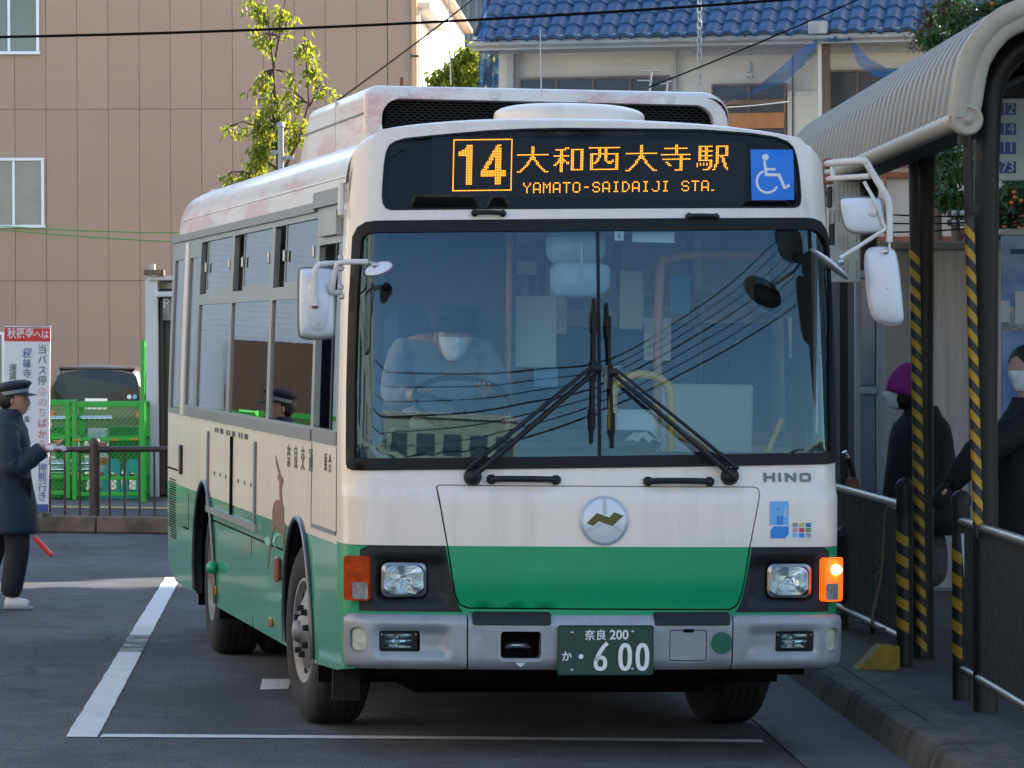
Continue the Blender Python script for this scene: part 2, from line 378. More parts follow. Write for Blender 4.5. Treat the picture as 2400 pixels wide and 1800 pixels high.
def wavy(t0, t1, n, z, m, nm):
    mb = MB(); vs = []
    for k in range(n + 1):
        t = lerp(t0, t1, k / n); x, y, w_ = lline(t); j = .003
        vs += [(x + random.uniform(-j, j), y, z), (x + w_ + random.uniform(-j, j), y, z)]
    mb.add(vs, [(2 * k, 2 * k + 1, 2 * k + 3, 2 * k + 2) for k in range(n)]); mb.build(nm, m, kind='structure')
wavy(0, .405, 40, .004, 'road_paint', 'wide_road_line'); wavy(.405, .515, 14, .004, 'road_paint_worn', 'worn_road_line'); wavy(.515, 1, 40, .004, 'road_paint', 'wide_road_line')
mb = MB(); vs = []; n = 60
for k in range(n + 1):
    t = k / n; x = lerp(-1.93, 1.22, t); vs += [(x, lerp(20.43, 20.57, t) + random.uniform(-.006, .006) + .03 * math.sin(3.1 * t), .0045), (x, lerp(20.59, 20.71, t) + random.uniform(-.006, .006) + .03 * math.sin(3.1 * t), .0045)]
mb.add(vs, [(2 * k, 2 * k + 2, 2 * k + 3, 2 * k + 1) for k in range(n)]); mb.build('stop_line', 'road_paint', kind='structure')
flat('dash_mark', [(-1.34, 23.30), (-1.19, 23.38), (-1.21, 24.07), (-1.37, 24.04)], .004, 'road_paint')
# near kerb, concrete gutter, platform (right)
KF = Frame(1.84, 19., 0, .042)
ko = bpy.data.objects.new('kerb', None); COL.objects.link(ko); ko.matrix_world = KF.M; tag(ko, 'worn concrete kerb running along the bus shelter platform', None, None, 'structure')
def klocal(name, q, z, m):
    mb = MB(); mb.add([(x, y, z) for x, y in q], [tuple(range(len(q)))]); o = mb.build(name, m, kind='structure'); o.matrix_world = KF.M; return o
for i in range(14):
    y0 = -9 + i * 3.0; klocal('gutter_slab', [(-.485, y0 + .006), (.0, y0 + .006), (.0, y0 + 2.994), (-.485, y0 + 2.994)], .006, 'concrete_gutter')
klocal('gutter_joint', [(-.485, -9), (.0, -9), (.0, 33), (-.485, 33)], .002, 'black_void')
def kerb_stone(L):
    mb = MB(); pr = [(.0, 0), (.03, .105), (.045, .135), (.075, .15), (.17, .15), (.17, 0)]; n = len(pr); g = .006
    vs = [(x + random.uniform(-.003, .003), g, z) for x, z in pr] + [(x, L - g, z) for x, z in pr]
    mb.add(vs, [(i, i + 1, n + i + 1, n + i) for i in range(n - 1)] + [tuple(range(n)), tuple(reversed(range(n, 2 * n)))]); return mb.mesh('kerb_stone')
kms = [kerb_stone(1.0) for _ in range(4)]
for i in range(40):
    o = link('kerb_stone', kms[i % 4], 'kerb_concrete', ko); o.matrix_basis = Matrix.Translation((random.uniform(-.004, .006), -9 + i * 1.0, random.uniform(-.004, .004)))
klocal('platform', [(.168, -12), (9, -12), (9, 34), (.168, 34)], .146, 'platform')
klocal('platform_edging', [(.168, -12), (.36, -12), (.36, 34), (.168, 34)], .150, 'kerb_concrete')
# far kerb, pavement and yard (left and behind)
fk = bpy.data.objects.new('far_kerb', None); COL.objects.link(fk); fk.location = (0, 41.7, 0); tag(fk, 'low brown kerb below the dark railing across the road', None, None, 'structure')
for i in range(26):
    mb = MB(); mb.box((-24 + i * 1.0 + .5, .12, .082), (.988, .24, .156), .012); mb.build('kerb_stone', 'kerb_far', fk)
flat('pavement', [(-40, 41.93), (2.3, 41.93), (2.3, 44.0), (-40, 44.0)], .150, 'platform')
mat('yellow_strip', (.48, .33, .10), .8, var=.25, vscale=6)
flat('tactile_strip', [(-40, 44.0), (2.3, 44.0), (2.3, 44.35), (-40, 44.35)], .154, 'yellow_strip')
mat('yard', (.10, .098, .092), .9, var=.3, vscale=1.5, bump=.3, bscale=40)
flat('yard', [(-60, 44.35), (2.3, 44.35), (2.3, 130), (-60, 130)], .150, 'yard')
# ================================================================ the bus
def Zm(ox, oy, s): return lambda x, y: (ox + x * s, oy + y * s)
zA, zB, zC, zD, zE = Zm(380, 440, .1989), Zm(380, 770, .1989), Zm(380, 1080, .1989), Zm(440, 1370, .1989), Zm(660, 180, .1989)
zF, zG, zR1, zR2, zBD, zST = Zm(1040, 300, .1989), Zm(1440, 300, .1989), Zm(1780, 340, .2653), Zm(660, 560, .1567), Zm(1300, 1120, .1025), Zm(1760, 1100, .1085)
BUS = Frame(.417, 19.677, 0, .1692)
bus = thing('bus', 'white and green city bus with orange destination sign reading 14', 'bus', BUS)
W_, RC, BOW, LEN = 1.16, .17, .07, 9.15
def _mkplan():
    th = math.atan(2 * BOW / W_)
    for _ in range(9): xa = W_ - RC * (1 - math.sin(th)); th = math.atan(2 * BOW / xa)
    pts = [(xa * k / 40, BOW * (k / 40) ** 2) for k in range(41)]
    cx, cy = xa - RC * math.sin(th), BOW + RC * math.cos(th)
    for k in range(1, 25):
        a = -math.pi / 2 + th + (math.pi / 2 - th) * k / 24; pts.append((cx + RC * math.cos(a), cy + RC * math.sin(a)))
    pts.append((W_, LEN + 1))
    s = [0.]
    for a, b in zip(pts, pts[1:]): s.append(s[-1] + math.hypot(b[0] - a[0], b[1] - a[1]))
    return pts, s, xa
_PP, _PS, _XA = _mkplan()
_SC = _PS[-2]; _YC = _PP[-2][1]            # arc length and y where the straight side begins
def plan(s):
    a = abs(s); sg = 1 if s >= 0 else -1
    if a >= _SC: return sg * W_, _YC + a - _SC
    lo, hi = 0, len(_PS) - 1
    while hi - lo > 1:
        m = (lo + hi) // 2
        if _PS[m] <= a: lo = m
        else: hi = m
    t = (a - _PS[lo]) / (_PS[hi] - _PS[lo])
    return sg * lerp(_PP[lo][0], _PP[hi][0], t), lerp(_PP[lo][1], _PP[hi][1], t)
def s_x(x):
    a = abs(x); sg = 1 if x >= 0 else -1
    for i in range(len(_PP) - 2):
        if _PP[i + 1][0] >= a:
            t = (a - _PP[i][0]) / (_PP[i + 1][0] - _PP[i][0]); return sg * lerp(_PS[i], _PS[i + 1], max(0, t))
    return sg * _SC
def s_y(y, sg=-1): return sg * (_SC + y - _YC)
RAKE = [(.3, .0), (.64, .0), (.97, .012), (1.190, .020), (1.205, .027), (1.235, .052), (1.250, .059), (1.30, .068), (1.33, .0702), (1.7, .098), (2.1, .145), (2.44, .192), (2.62, .213), (2.9, .25), (3.1, .30)]
TUM = [(.2, .982), (.5, .995), (.8, 1.), (1.4, 1.), (2.0, .99), (2.6, .972), (3., .96)]
def rake(z): return interp(RAKE, z) if z < 1.33 else .068 + .07 * (z - 1.3) + .035 * (z - 1.3) ** 2
def _ss(a, b, x):
    t = max(0, min(1, (x - a) / (b - a))); return t * t * (3 - 2 * t)
def _P0(s, z):
    x, y = plan(s)
    return Vector((x * interp(TUM, z), y + rake(z) * (1 - _ss(.12, .75, y)), z))
def P(s, z, off=0.):
    p = _P0(s, z)
    if off:
        e = .004; n = (_P0(s + e, z) - _P0(s - e, z)).cross(_P0(s, z + e) - _P0(s, z - e)); n.normalize(); p = p + n * off
    return p
def F(uv):                                   # photograph point -> (s, z) on the bus front
    Y = .06
    for _ in range(6):
        p = BUS.px(uv[0], uv[1], Y); s = s_x(p.x / interp(TUM, p.z)); Y = _P0(s, p.z).y
    return s, p.z
def S(uv):                                   # photograph point -> (s, z) on the near side
    x = -W_
    for _ in range(3): p = BUS.sx(uv[0], uv[1], x); x = -W_ * interp(TUM, p.z)
    return s_y(p.y), p.z
def dens(poly, st, closed=True):
    out = []; n = len(poly)
    for i in range(n if closed else n - 1):
        a, b = poly[i], poly[(i + 1) % n]; k = max(1, int(math.hypot(b[0] - a[0], b[1] - a[1]) / st))
        for j in range(k): out.append((lerp(a[0], b[0], j / k), lerp(a[1], b[1], j / k)))
    if not closed: out.append(poly[-1])
    return out
def patch(name, outline, mats, parent, holes=(), off=0., lip=.025, step=.07, split=None, lines=(), surf=None, edge=.07, lip_mi=None, **kw):
    surf = surf or P; ofn = off if callable(off) else (lambda s, z: off)
    loops = [dens(outline, edge)] + [dens(h, edge) for h in holes]
    vs, es = [], []
    for lp in loops:
        k = len(vs); vs += [Vector(p) for p in lp]; es += [(k + i, k + (i + 1) % len(lp)) for i in range(len(lp))]
    for ln in lines:
        ln = dens(ln, edge, False); k = len(vs); vs += [Vector(p) for p in ln]; es += [(k + i, k + i + 1) for i in range(len(ln) - 1)]
    xs = [p[0] for p in outline]; zs = [p[1] for p in outline]
    stx, stz = step if isinstance(step, tuple) else (step, step)
    nx, nz = max(1, int((max(xs) - min(xs)) / stx)), max(1, int((max(zs) - min(zs)) / stz))
    for i in range(1, nx):
        for j in range(1, nz):
            p = (lerp(min(xs), max(xs), (i + .04 * (j % 2)) / nx), lerp(min(zs), max(zs), j / nz))
            if inpoly(p, outline) and not any(inpoly(p, h) for h in holes): vs.append(Vector(p))
    ov, oe, of, *_ = geometry.delaunay_2d_cdt(vs, es, [], 0, 1e-5)
    mb = MB(); keep = []; mi = []
    for f in of:
        c = (sum(ov[i].x for i in f) / 3, sum(ov[i].y for i in f) / 3)
        if not inpoly(c, loops[0]) or any(inpoly(c, h) for h in loops[1:]): continue
        keep.append(tuple(f)); mi.append(split(*c) if split else 0)
    P3 = [surf(p.x, p.y, ofn(p.x, p.y)) for p in ov]
    mb.v = [tuple(p) for p in P3]; mb.f = keep; mb.mi = mi; mb.sm = [True] * len(keep)
    if lip:
        cnt = {}
        for fi, f in enumerate(keep):
            for a, b in ((f[0], f[1]), (f[1], f[2]), (f[2], f[0])):
                if (b, a) in cnt: cnt[(b, a)] = None
                else: cnt[(a, b)] = mi[fi]
        for (a, b), q in cnt.items():
            if q is None: continue
            pa, pb = ov[a], ov[b]; qa = surf(pa.x, pa.y, ofn(pa.x, pa.y) - lip); qb = surf(pb.x, pb.y, ofn(pb.x, pb.y) - lip)
            mb.add([P3[a], qa, qb, P3[b]], [(0, 1, 2, 3)], q if lip_mi is None else lip_mi)
    return mb.build(name, mats, parent, **kw)
def fx(poly): return [(s_x(x), z) for x, z in poly]
def chaikin(p, n=2):
    for _ in range(n):
        q = []
        for i in range(len(p)):
            a, b = p[i], p[(i + 1) % len(p)]
            q += [(a[0] * .75 + b[0] * .25, a[1] * .75 + b[1] * .25), (a[0] * .25 + b[0] * .75, a[1] * .25 + b[1] * .75)]
        p = q
    return p
def inset(poly, d):
    n = len(poly); cx = sum(p[0] for p in poly) / n; out = []
    area = sum(poly[i][0] * poly[(i + 1) % n][1] - poly[(i + 1) % n][0] * poly[i][1] for i in range(n)); sg = 1 if area > 0 else -1
    for i in range(n):
        a, b, c = Vector(poly[i - 1]), Vector(poly[i]), Vector(poly[(i + 1) % n])
        t1 = (b - a); t2 = (c - b)
        if t1.length < 1e-9: t1 = t2
        if t2.length < 1e-9: t2 = t1
        t1.normalize(); t2.normalize(); n1 = Vector((-t1.y, t1.x)) * sg; n2 = Vector((-t2.y, t2.x)) * sg; m = n1 + n2
        m = m / max(.3, m.length ** 2 / 2) if m.length > 1e-6 else n1
        out.append((b.x + m.x * d, b.y + m.y * d))
    return out

# ---- front mask (white), with openings for windscreen, sign and service lid
ZST = .968
z2_, z5_, z6_ = Zm(800, 0, 1 / 2.765), Zm(800, 600, 1 / 2.765), Zm(1600, 600, 1 / 2.765)
sign_h = [F(zE(*p)) for p in ((1290, 1567),)] + [F(zG(*p)) for p in ((2120, 937), (2170, 920), (2192, 880), (2196, 800), (2186, 640), (2166, 460), (2140, 320), (2105, 225), (2040, 160), (1900, 108), (1600, 62), (1000, 18))] + [F(zF(*p)) for p in ((1400, 3), (1000, 10), (500, 33))] + [F(zE(*p)) for p in ((1800, 690), (1450, 728), (1330, 765), (1270, 810), (1232, 890), (1208, 1030), (1195, 1200), (1185, 1400), (1194, 1490), (1230, 1548))]
ws_pts = [z5_(45, 1345), z5_(52, 1370), z5_(80, 1380)] + [z6_(940, 1340), z6_(972, 1332), z6_(982, 1305)] + [z6_(972, 800), zR1(640, 1600), zR1(622, 1100), zR1(600, 850), zR1(575, 760), zR1(530, 690), zR1(470, 662), zR1(400, 655)] + [z2_(700, 1435), z2_(230, 1440), z2_(165, 1448), z2_(115, 1480), z2_(85, 1540), (823, 700), (817, 900)]
ws_out = dens([F(p) for p in ws_pts], .12)
ws_in = inset(ws_out, .048)
lid_poly = [(-.70, ZST), (-.664, .745), (-.645, .705), (-.61, .69), (.61, .685), (.64, .70), (.66, .74), (.697, ZST), (.746, 1.21), (.744, 1.232), (.725, 1.238), (-.735, 1.238), (-.746, 1.232), (-.744, 1.21)]
lid_hole = fx(inset(lid_poly, -.007))
def ztop(x):
    a = abs(x); return 2.918 - .050 * (a / 1.0) ** 2.6
topc = []
for k in range(41):
    x = lerp(1.02, -1.02, k / 40); topc.append((s_x(x), ztop(x)))
sE = s_y(.42)
def side_top(sg): return [(sg * (-s_x(-1.075)), 2.81), (sg * (_SC - .02), 2.72), (sg * (-s_y(.30)), 2.64), (sg * (-sE), 2.60)]
mask = [(sE, ZST), (-sE, ZST)] + list(reversed(side_top(1))) + topc + side_top(-1)
mask = [(-sE, z) if s > -sE else (s, z) for s, z in mask]
# keep only the lid part above the stripe as a hole of this panel
lid_up = [p for p in lid_hole if p[1] >= ZST - .001]
lidU = [(lid_hole[0][0], ZST - .02)] + lid_up[1:] if False else None
def lid_clip(upper):
    q = [p for p in lid_poly]; q = inset(q, -.007)
    a = (-.702 - .004, ZST); b = (.699 + .006, ZST)
    if upper: return fx([a, b] + [p for p in q if p[1] > ZST + .02])
    return fx([b, a] + [p for p in q if p[1] < ZST - .02])
# white panel outline with the lid notch cut from below
lu = lid_clip(True)
mask_out = [(sE, ZST), lu[0]] + list(reversed(lu[2:])) + [lu[1], (-sE, ZST)] + mask[2:]
patch('front_mask', mask_out, 'bus_white', bus, holes=[ws_out, sign_h], lip=.035, step=.045, edge=.05, lines=[[(a_, zz), (b_, zz)] for zz in (1.185, 1.195, 1.205, 1.22, 1.235, 1.247, 1.258, 1.275) for a_, b_ in ((sE + .01, s_x(-.757)), (s_x(.757), -sE - .01))])
# rolled top rim joining the mask to the roof
ROOF = [(1.128, 2.53), (1.124, 2.62), (1.108, 2.70), (1.07, 2.775), (1.0, 2.825), (.88, 2.862), (.6, 2.895), (.3, 2.91), (0, 2.915)]
def roofpt(t, y, k=0.):                      # t 0..1 left to right across the roof
    q = [(-x, z) for x, z in ROOF] + [(x, z) for x, z in reversed(ROOF[:-1])]
    f = t * (len(q) - 1); i = min(int(f), len(q) - 2); a = f - i
    p0, p1, p2, p3 = q[max(i - 1, 0)], q[i], q[i + 1], q[min(i + 2, len(q) - 1)]
    def cr(c): return .5 * (2 * p1[c] + (-p0[c] + p2[c]) * a + (2 * p0[c] - 5 * p1[c] + 4 * p2[c] - p3[c]) * a * a + (-p0[c] + 3 * p1[c] - 3 * p2[c] + p3[c]) * a ** 3)
    return Vector((cr(0) * (1 + k * .012), y, cr(1) + k * .02))
edge_top = dens(list(reversed(side_top(1))) + topc + side_top(-1), .05, False)
mb = MB(); rows = []
for (s, z) in edge_top:
    e = P(s, min(z, 2.93)); 
    # matching roof point: nearest by angle about the roof centre
    best = min((abs(math.atan2(roofpt(k / 160, 0).z - 2.2, roofpt(k / 160, 0).x) - math.atan2(e.z - 2.2, e.x)), k) for k in range(161))[1] / 160
    b = roofpt(best, .42, 1.); c = Vector((lerp(e.x, b.x, .8), e.y + .02, lerp(e.z, b.z, .9) + .004))
    rows.append([(e * (1 - t) ** 2 + c * 2 * t * (1 - t) + b * t * t) for t in (0, .15, .3, .45, .6, .8, 1)])
nr = len(rows); mb.add([p for r_ in rows for p in r_], [(i * 7 + j, i * 7 + j + 1, (i + 1) * 7 + j + 1, (i + 1) * 7 + j) for i in range(nr - 1) for j in range(6)], 0, True)
link('mask_rim', smooth_clean(mb.mesh('mask_rim')), 'bus_white', bus)

# ---- lower front: green band, service lid, lamp housings, bumper
ll = lid_clip(False)
low_out = [(sE, .640), (-sE, .640), (-sE, ZST - .002), (ll[0][0], ZST - .002)] + [p for p in reversed(ll[2:])] + [(ll[1][0], ZST - .002), (sE, ZST - .002)]
LBX = [(-1.095, .945), (-1.06, .966), (-.712, .966), (-.668, .735), (-.648, .69), (-.632, .668), (-1.1, .668)]
lamp_holes = [[(s_x(x), z) for x, z in LBX], [(s_x(-x), z) for x, z in LBX]]
patch('front_panel', low_out, 'bus_green', bus, holes=lamp_holes, lip=.03, step=.06)
patch('service_lid', fx(lid_poly), ['bus_white', 'bus_green'], bus, off=lambda s, z: .004 + .018 * _ss(.80, .70, z) * -1, lip=.03, step=.04, split=lambda s, z: 0 if z > ZST else 1, lines=[[(s_x(-.70), ZST), (s_x(.697), ZST)]] + [[(s_x(-.742), zz), (s_x(.742), zz)] for zz in (1.185, 1.195, 1.205, 1.22, 1.23)])
void = patch('lid_gap_lining', fx(inset(lid_poly, -.02)), 'black_void', bus, off=-.028, lip=0)
mb = MB()
for sg in (-1, 1):
    hl = fx([(sg * .897 + dx, z) for dx, z in rrect(-.108, .73, .108, .893, .035)])
    if True:
        out = fx([(sg * -x, z) for x, z in LBX])
        cxh = s_x(sg * .897)
        dent = lambda s, z: -.006 - .035 * (1 - _ss(.10, .135, abs(s - cxh - (-sg) * .03) * .78)) * (1 - _ss(.075, .105, abs(z - .812)))
        h = patch('lamp_housing', out, 'black_plastic', bus, holes=[hl], off=dent, lip=.05, step=.022, edge=.03)
    cx, cz = sg * .897, .812
    y0 = P(s_x(cx), cz).y
    lamp = MB()
    fr = FRONT(cx, y0 + .012, cz)
    o1 = rrect(-.104, -.078, .104, .078, .034); o2 = rrect(-.090, -.065, .090, .065, .028)
    n = len(o1)
    lamp.add([fr @ Vector((a, b, 0)) for a, b in o1] + [fr @ Vector((a, b, .012)) for a, b in o2] + [fr @ Vector((a, b, -.03)) for a, b in o2],
             [(i, (i + 1) % n, n + (i + 1) % n, n + i) for i in range(n)] + [(n + i, n + (i + 1) % n, 2 * n + (i + 1) % n, 2 * n + i) for i in range(n)], 0, False)
    hd = lamp.build('headlight', 'steel', bus)
    rf = MB()
    def bowl(a, b):
        ang = a * 2 * math.pi; rr = b
        x = .092 * rr * math.copysign(abs(math.cos(ang)) ** .6, math.cos(ang)); z = .067 * rr * math.copysign(abs(math.sin(ang)) ** .6, math.sin(ang))
        return fr @ Vector((x, z, -.075 + .07 * rr ** 2))
    rf.grid(bowl, 32, 8, closed_u=True); rf.ell(fr @ Vector((0, 0, -.05)), (.016, .022, .016), 10, 6)
    rf.build('reflector_bowl', 'reflector', hd)
    ln = MB()
    def lens(a, b):
        ang = a * 2 * math.pi; rr = b
        x = .090 * rr * math.copysign(abs(math.cos(ang)) ** .55, math.cos(ang)); z = .065 * rr * math.copysign(abs(math.sin(ang)) ** .55, math.sin(ang))
        return fr @ Vector((x, z, .012 + .016 * (1 - rr ** 2)))
    ln.grid(lens, 32, 7, closed_u=True); ln.build('lens', 'clear_glass', hd)
    # turn signal wrapping the corner
    sT = lambda x: s_x(x) if abs(x) < W_ - .001 else 0
    a0 = s_x(sg * 1.046); a1 = sg * (_SC - .095)
    lit = sg > 0
    zt, zb, zm = .918, .716, .80
    patch('turn_signal', [(min(a0, a1), zb), (max(a0, a1), zb), (max(a0, a1), zt), (min(a0, a1), zt)] if False else [(x, z) for x, z in rrect(min(a0, a1), zb, max(a0, a1), zt, .018)], 'amber_lit' if lit else 'amber_dim', bus, off=.038, lip=.06, step=.03,
          label='lit amber turn signal' if lit else 'unlit amber turn signal')
    b1 = sg * (_SC - .135)
    patch('clear_lamp', rrect(min(a0, b1) + (.008 if sg < 0 else .006), zb + .008, max(a0, b1) - .006, zm, .01), 'lamp_grey', bus, off=.042, lip=.02, step=.03)
    if lit:
        q = P(s_x(1.092), .862, .046); b_ = MB(); b_.ell(q, (.026, .014, .022), 14, 10); b_.build('glowing_bulb', 'bulb_lit', bus)
        q2 = P(s_x(1.092), .862, .034); b_ = MB(); b_.lathe([(.0, .0), (.045, .0)], q2, P(s_x(1.092), .862, 1.) - q2, 16)
# bumper in three sections
def bump_off(holes):
    def f(s, z):
        o = .034 - .034 * max(0, abs(z - .533) / .124) ** 14
        for (s0, s1, z0, z1, d) in holes:
            o -= d * _ss(s0 - .02, s0 + .035, s) * (1 - _ss(s1 - .035, s1 + .02, s)) * _ss(z0 - .012, z0 + .014, z) * (1 - _ss(z1 - .014, z1 + .012, z))
        return o
    return f
BZ0, BZ1 = .408, .656
for sg in (-1, 1):
    xi, x_fog0, x_fog1 = .618, .828, 1.012
    a, b = s_x(sg * xi), sg * (_SC - .092)
    q0, q1 = sorted((sg * (_SC - .12), -sg * sE))
    patch('corner_skirt', [(q0, .405 if sg < 0 else .41), (q1, .41), (q1, .639), (q0, .639)] if sg > 0 else [(q0, .378), (q1, .405), (q1, .639), (q0, .639)], 'bus_green_reflecting', bus, lip=.03, step=.05)
    s0, s1 = min(a, b), max(a, b)
    fog = fx(rrect(min(sg * x_fog0, sg * x_fog1), .488, max(sg * x_fog0, sg * x_fog1), .582, .012))
    d0, d1 = sorted((s_x(sg * .70), s_x(sg * 1.02)))
    bo = bump_off([(d0, d1, .478, .592, .022)])
    rx0, rx1 = sorted((sg * (_SC - .195), sg * (_SC - .122)))
    refl = rrect(rx0, .487, rx1, .596, .028)
    patch('bumper_corner', rrect(s0, BZ0, s1, BZ1, .012), 'bumper_silver', bus, holes=[fog, refl], off=bo, lip=.07, step=.018, edge=.02)
    r2 = MB()
    patch('side_reflector', inset(refl, .003), 'reflector_cream' if 'reflector_cream' in M else mat('reflector_cream', (.50, .50, .40), .25, var=.2, vscale=20, coat=.5), bus, off=lambda s, z: .018, lip=.02, step=.02)
    cx = sg * (x_fog0 + x_fog1) / 2; y0 = P(s_x(cx), .535).y; fr = FRONT(cx, y0 + .004, .535)
    fg = MB(); w2, h2 = .088, .044
    o1 = rrect(-w2, -h2, w2, h2, .008, 2); o2 = rrect(-w2 + .026, -h2 + .012, w2 - .026, h2 - .012, .006, 2); n = len(o1)
    fg.add([fr @ Vector((p, q, .0)) for p, q in o1] + [fr @ Vector((p, q, .006)) for p, q in o2] + [fr @ Vector((p, q, -.05)) for p, q in o2], [(i, (i + 1) % n, n + (i + 1) % n, n + i) for i in range(n)] + [(n + i, n + (i + 1) % n, 2 * n + (i + 1) % n, 2 * n + i) for i in range(n)])
    fo = fg.build('fog_lamp', 'black_plastic', bus)
    g2 = MB(); g2.grid(lambda a_, b_: fr @ Vector((.062 * (2 * a_ - 1), .032 * (2 * b_ - 1), -.045 + .045 * ((2 * a_ - 1) ** 2 + (2 * b_ - 1) ** 2) / 2)), 9, 7)
    g2.ell(fr @ Vector((0, 0, -.03)), (.012, .016, .012), 8, 6); g2.build('reflector_bowl', 'reflector', fo)
    g3 = MB(); g3.prism(rrect(-.062, -.032, .062, .032, .006, 2), fr, .004, d0=.001); g3.build('lens', 'clear_glass', fo)
    for q in (-.078, .078):
        sc = MB(); sc.cyl(fr @ Vector((q, .03, .002)), fr @ Vector((q, .03, .008)), .004, n=8); sc.build('screw', 'steel', fo)
hook = fx(rrect(-.468, .458, -.275, .588, .02))
box_g = fx(rrect(.316, .450, .492, .592, .014))
cb = lambda s, z: .034 - .034 * max(0, abs(z - .533) / .124) ** 14
patch('bumper_centre', fx(rrect(-.611, BZ0, .611, BZ1, .006)), 'bumper_silver', bus, holes=[hook, box_g], off=cb, lip=.10, step=.025, edge=.025)
patch('bumper_flap', inset(box_g, .004), 'bumper_silver', bus, off=.033, lip=.02, step=.03)
patch('hook_bezel', [p for p in inset(hook, -.012)], 'bumper_silver', bus, holes=[inset(hook, .004)], off=.040, lip=.02, step=.03, edge=.02)
mb = MB(); mb.box((-.37, .17, .52), (.30, .16, .20)); mb.build('hook_recess', 'black_void', bus)
mb = MB(); mb.tube([(-.43, .12, .50), (-.40, .07, .515), (-.34, .07, .515), (-.30, .12, .50)], .014, 8); mb.build('tow_hook', 'steel', bus)
mb = MB(); mb.prism([(-.02, .012), (.02, .012), (.02, .0), (0, -.014), (-.02, 0)], FRONT(-.372, P(s_x(-.372), .44, .034).y - .001, .437), .001); mb.build('arrow_sticker', 'sticker_white', bus)
text('arrow_print', 'HOOK', .010, FRONT(-.372, P(s_x(-.372), .44, .034).y - .0025, .443), 'ink_black', bus, ext=.0003)
mb = MB(); mb.box((.405, P(s_x(.405), .59, .034).y - .001, .588), (.05, .006, .016), .004); mb.build('flap_latch', 'black_void', bus)
for (a, b) in ((-.592, -.235), (.245, .60)):
    patch('step_pad', fx(rrect(a, .612, b, .672, .012)), 'black_plastic', bus, off=lambda s, z: .041 - .03 * _ss(.650, .672, z), lip=.03, step=.03)
patch('green_sticker', fx(circ(.562, .531, .051, n=28)), 'green_dot', bus, off=.0372, lip=.002, step=.03, edge=.02)
mb = MB()
for x0, x1 in ((-.615, .615),):
    mb.box((0, .13, .664), (1.22, .12, .012), .004)
mb.build('bumper_shelf', 'bus_green', bus)
# number plate
py = P(0, .5, .034).y - .02
pl = MB(); pl.prism(rrect(-.222, -.114, .222, .114, .012), FRONT(.013, py, .501), .008); pl = pl.build('number_plate', 'plate_green', bus)
rimm = MB(); o1 = rrect(-.222, -.114, .222, .114, .012); o2 = inset(o1, .006); n = len(o1); fr = FRONT(.013, py - .008, .501)
rimm.add([fr @ Vector((a, b, .0)) for a, b in o1] + [fr @ Vector((a, b, .004)) for a, b in inset(o1, .003)] + [fr @ Vector((a, b, 0)) for a, b in o2], [(i, (i + 1) % n, n + (i + 1) % n, n + i) for i in range(n)] + [(n + i, n + (i + 1) % n, 2 * n + (i + 1) % n, 2 * n + i) for i in range(n)])
rimm.build('plate_rim', 'plate_green', pl)
fr = FRONT(.013, py - .0095, .501)
def ptx(nm, s, x, z, size, bold=0., sx=1.): text(nm, s, size, fr @ Matrix.Translation((x, z, 0)), 'plate_white', pl, bold=bold, ext=.0012, sx=sx)
ptx('plate_lettering', '奈良', -.048, .066, .050, .0006); ptx('plate_lettering', '200', .061, .069, .060, .001, .98)
ptx('plate_lettering', 'か', -.18, -.03, .048, .0008)
def stroke(pts, w_, nm='plate_number', m='plate_white', par=None, closed=False, frm=None, dd=.0016):
    q = [Vector(p) for p in pts]; L, Rr = [], []
    n = len(q)
    for i in range(n):
        t = (q[(i + 1) % n] - q[i - 1]) if closed else (q[min(i + 1, n - 1)] - q[max(i - 1, 0)])
        t.normalize(); nn = Vector((-t.y, t.x)) * w_ / 2; L.append(q[i] + nn); Rr.append(q[i] - nn)
    mbb = MB(); f_ = frm
    vs = [f_ @ Vector((p.x, p.y, dd)) for p in L] + [f_ @ Vector((p.x, p.y, dd)) for p in Rr] + [f_ @ Vector((p.x, p.y, 0)) for p in L] + [f_ @ Vector((p.x, p.y, 0)) for p in Rr]
    m_ = n if closed else n - 1
    mbb.add(vs, [(i, n + i, n + (i + 1) % n, (i + 1) % n) for i in range(m_)] + [(i, (i + 1) % n, 2 * n + (i + 1) % n, 2 * n + i) for i in range(m_)] + [(n + i, 3 * n + i, 3 * n + (i + 1) % n, n + (i + 1) % n) for i in range(m_)])
    return mbb.build(nm, m, par)
def oval(cx, cz, rx, rz, a0=0, a1=360, n=28): return [(cx + rx * math.copysign(abs(math.cos(R(a0 + (a1 - a0) * k / n))) ** .8, math.cos(R(a0 + (a1 - a0) * k / n))), cz + rz * math.copysign(abs(math.sin(R(a0 + (a1 - a0) * k / n))) ** .8, math.sin(R(a0 + (a1 - a0) * k / n)))) for k in range(n + (0 if a1 - a0 == 360 else 1))]
for cx in (.090, .170): stroke(oval(cx, -.030, .022, .054), .019, 'plate_digit', 'plate_white', pl, True, fr)
stroke(oval(-.024, -.058, .022, .026), .018, 'plate_digit', 'plate_white', pl, True, fr)
stroke([(.008, .033), (-.006, .022), (-.022, .0), (-.036, -.025), (-.044, -.05)], .018, 'plate_digit_stem', 'plate_white', pl, False, fr)
mb = MB(); mb.prism(circ(-.114, -.028, .011, n=16), fr, .0016); mb.build('plate_dot', 'plate_white', pl)
for q in ((-.155, .08), (.125, .085), (-.155, -.09), (.125, -.085)):
    mb = MB(); mb.ell(fr @ Vector((q[0], q[1], 0)), (.008, .004, .008), 10, 6); mb.build('plate_bolt', 'steel', pl)

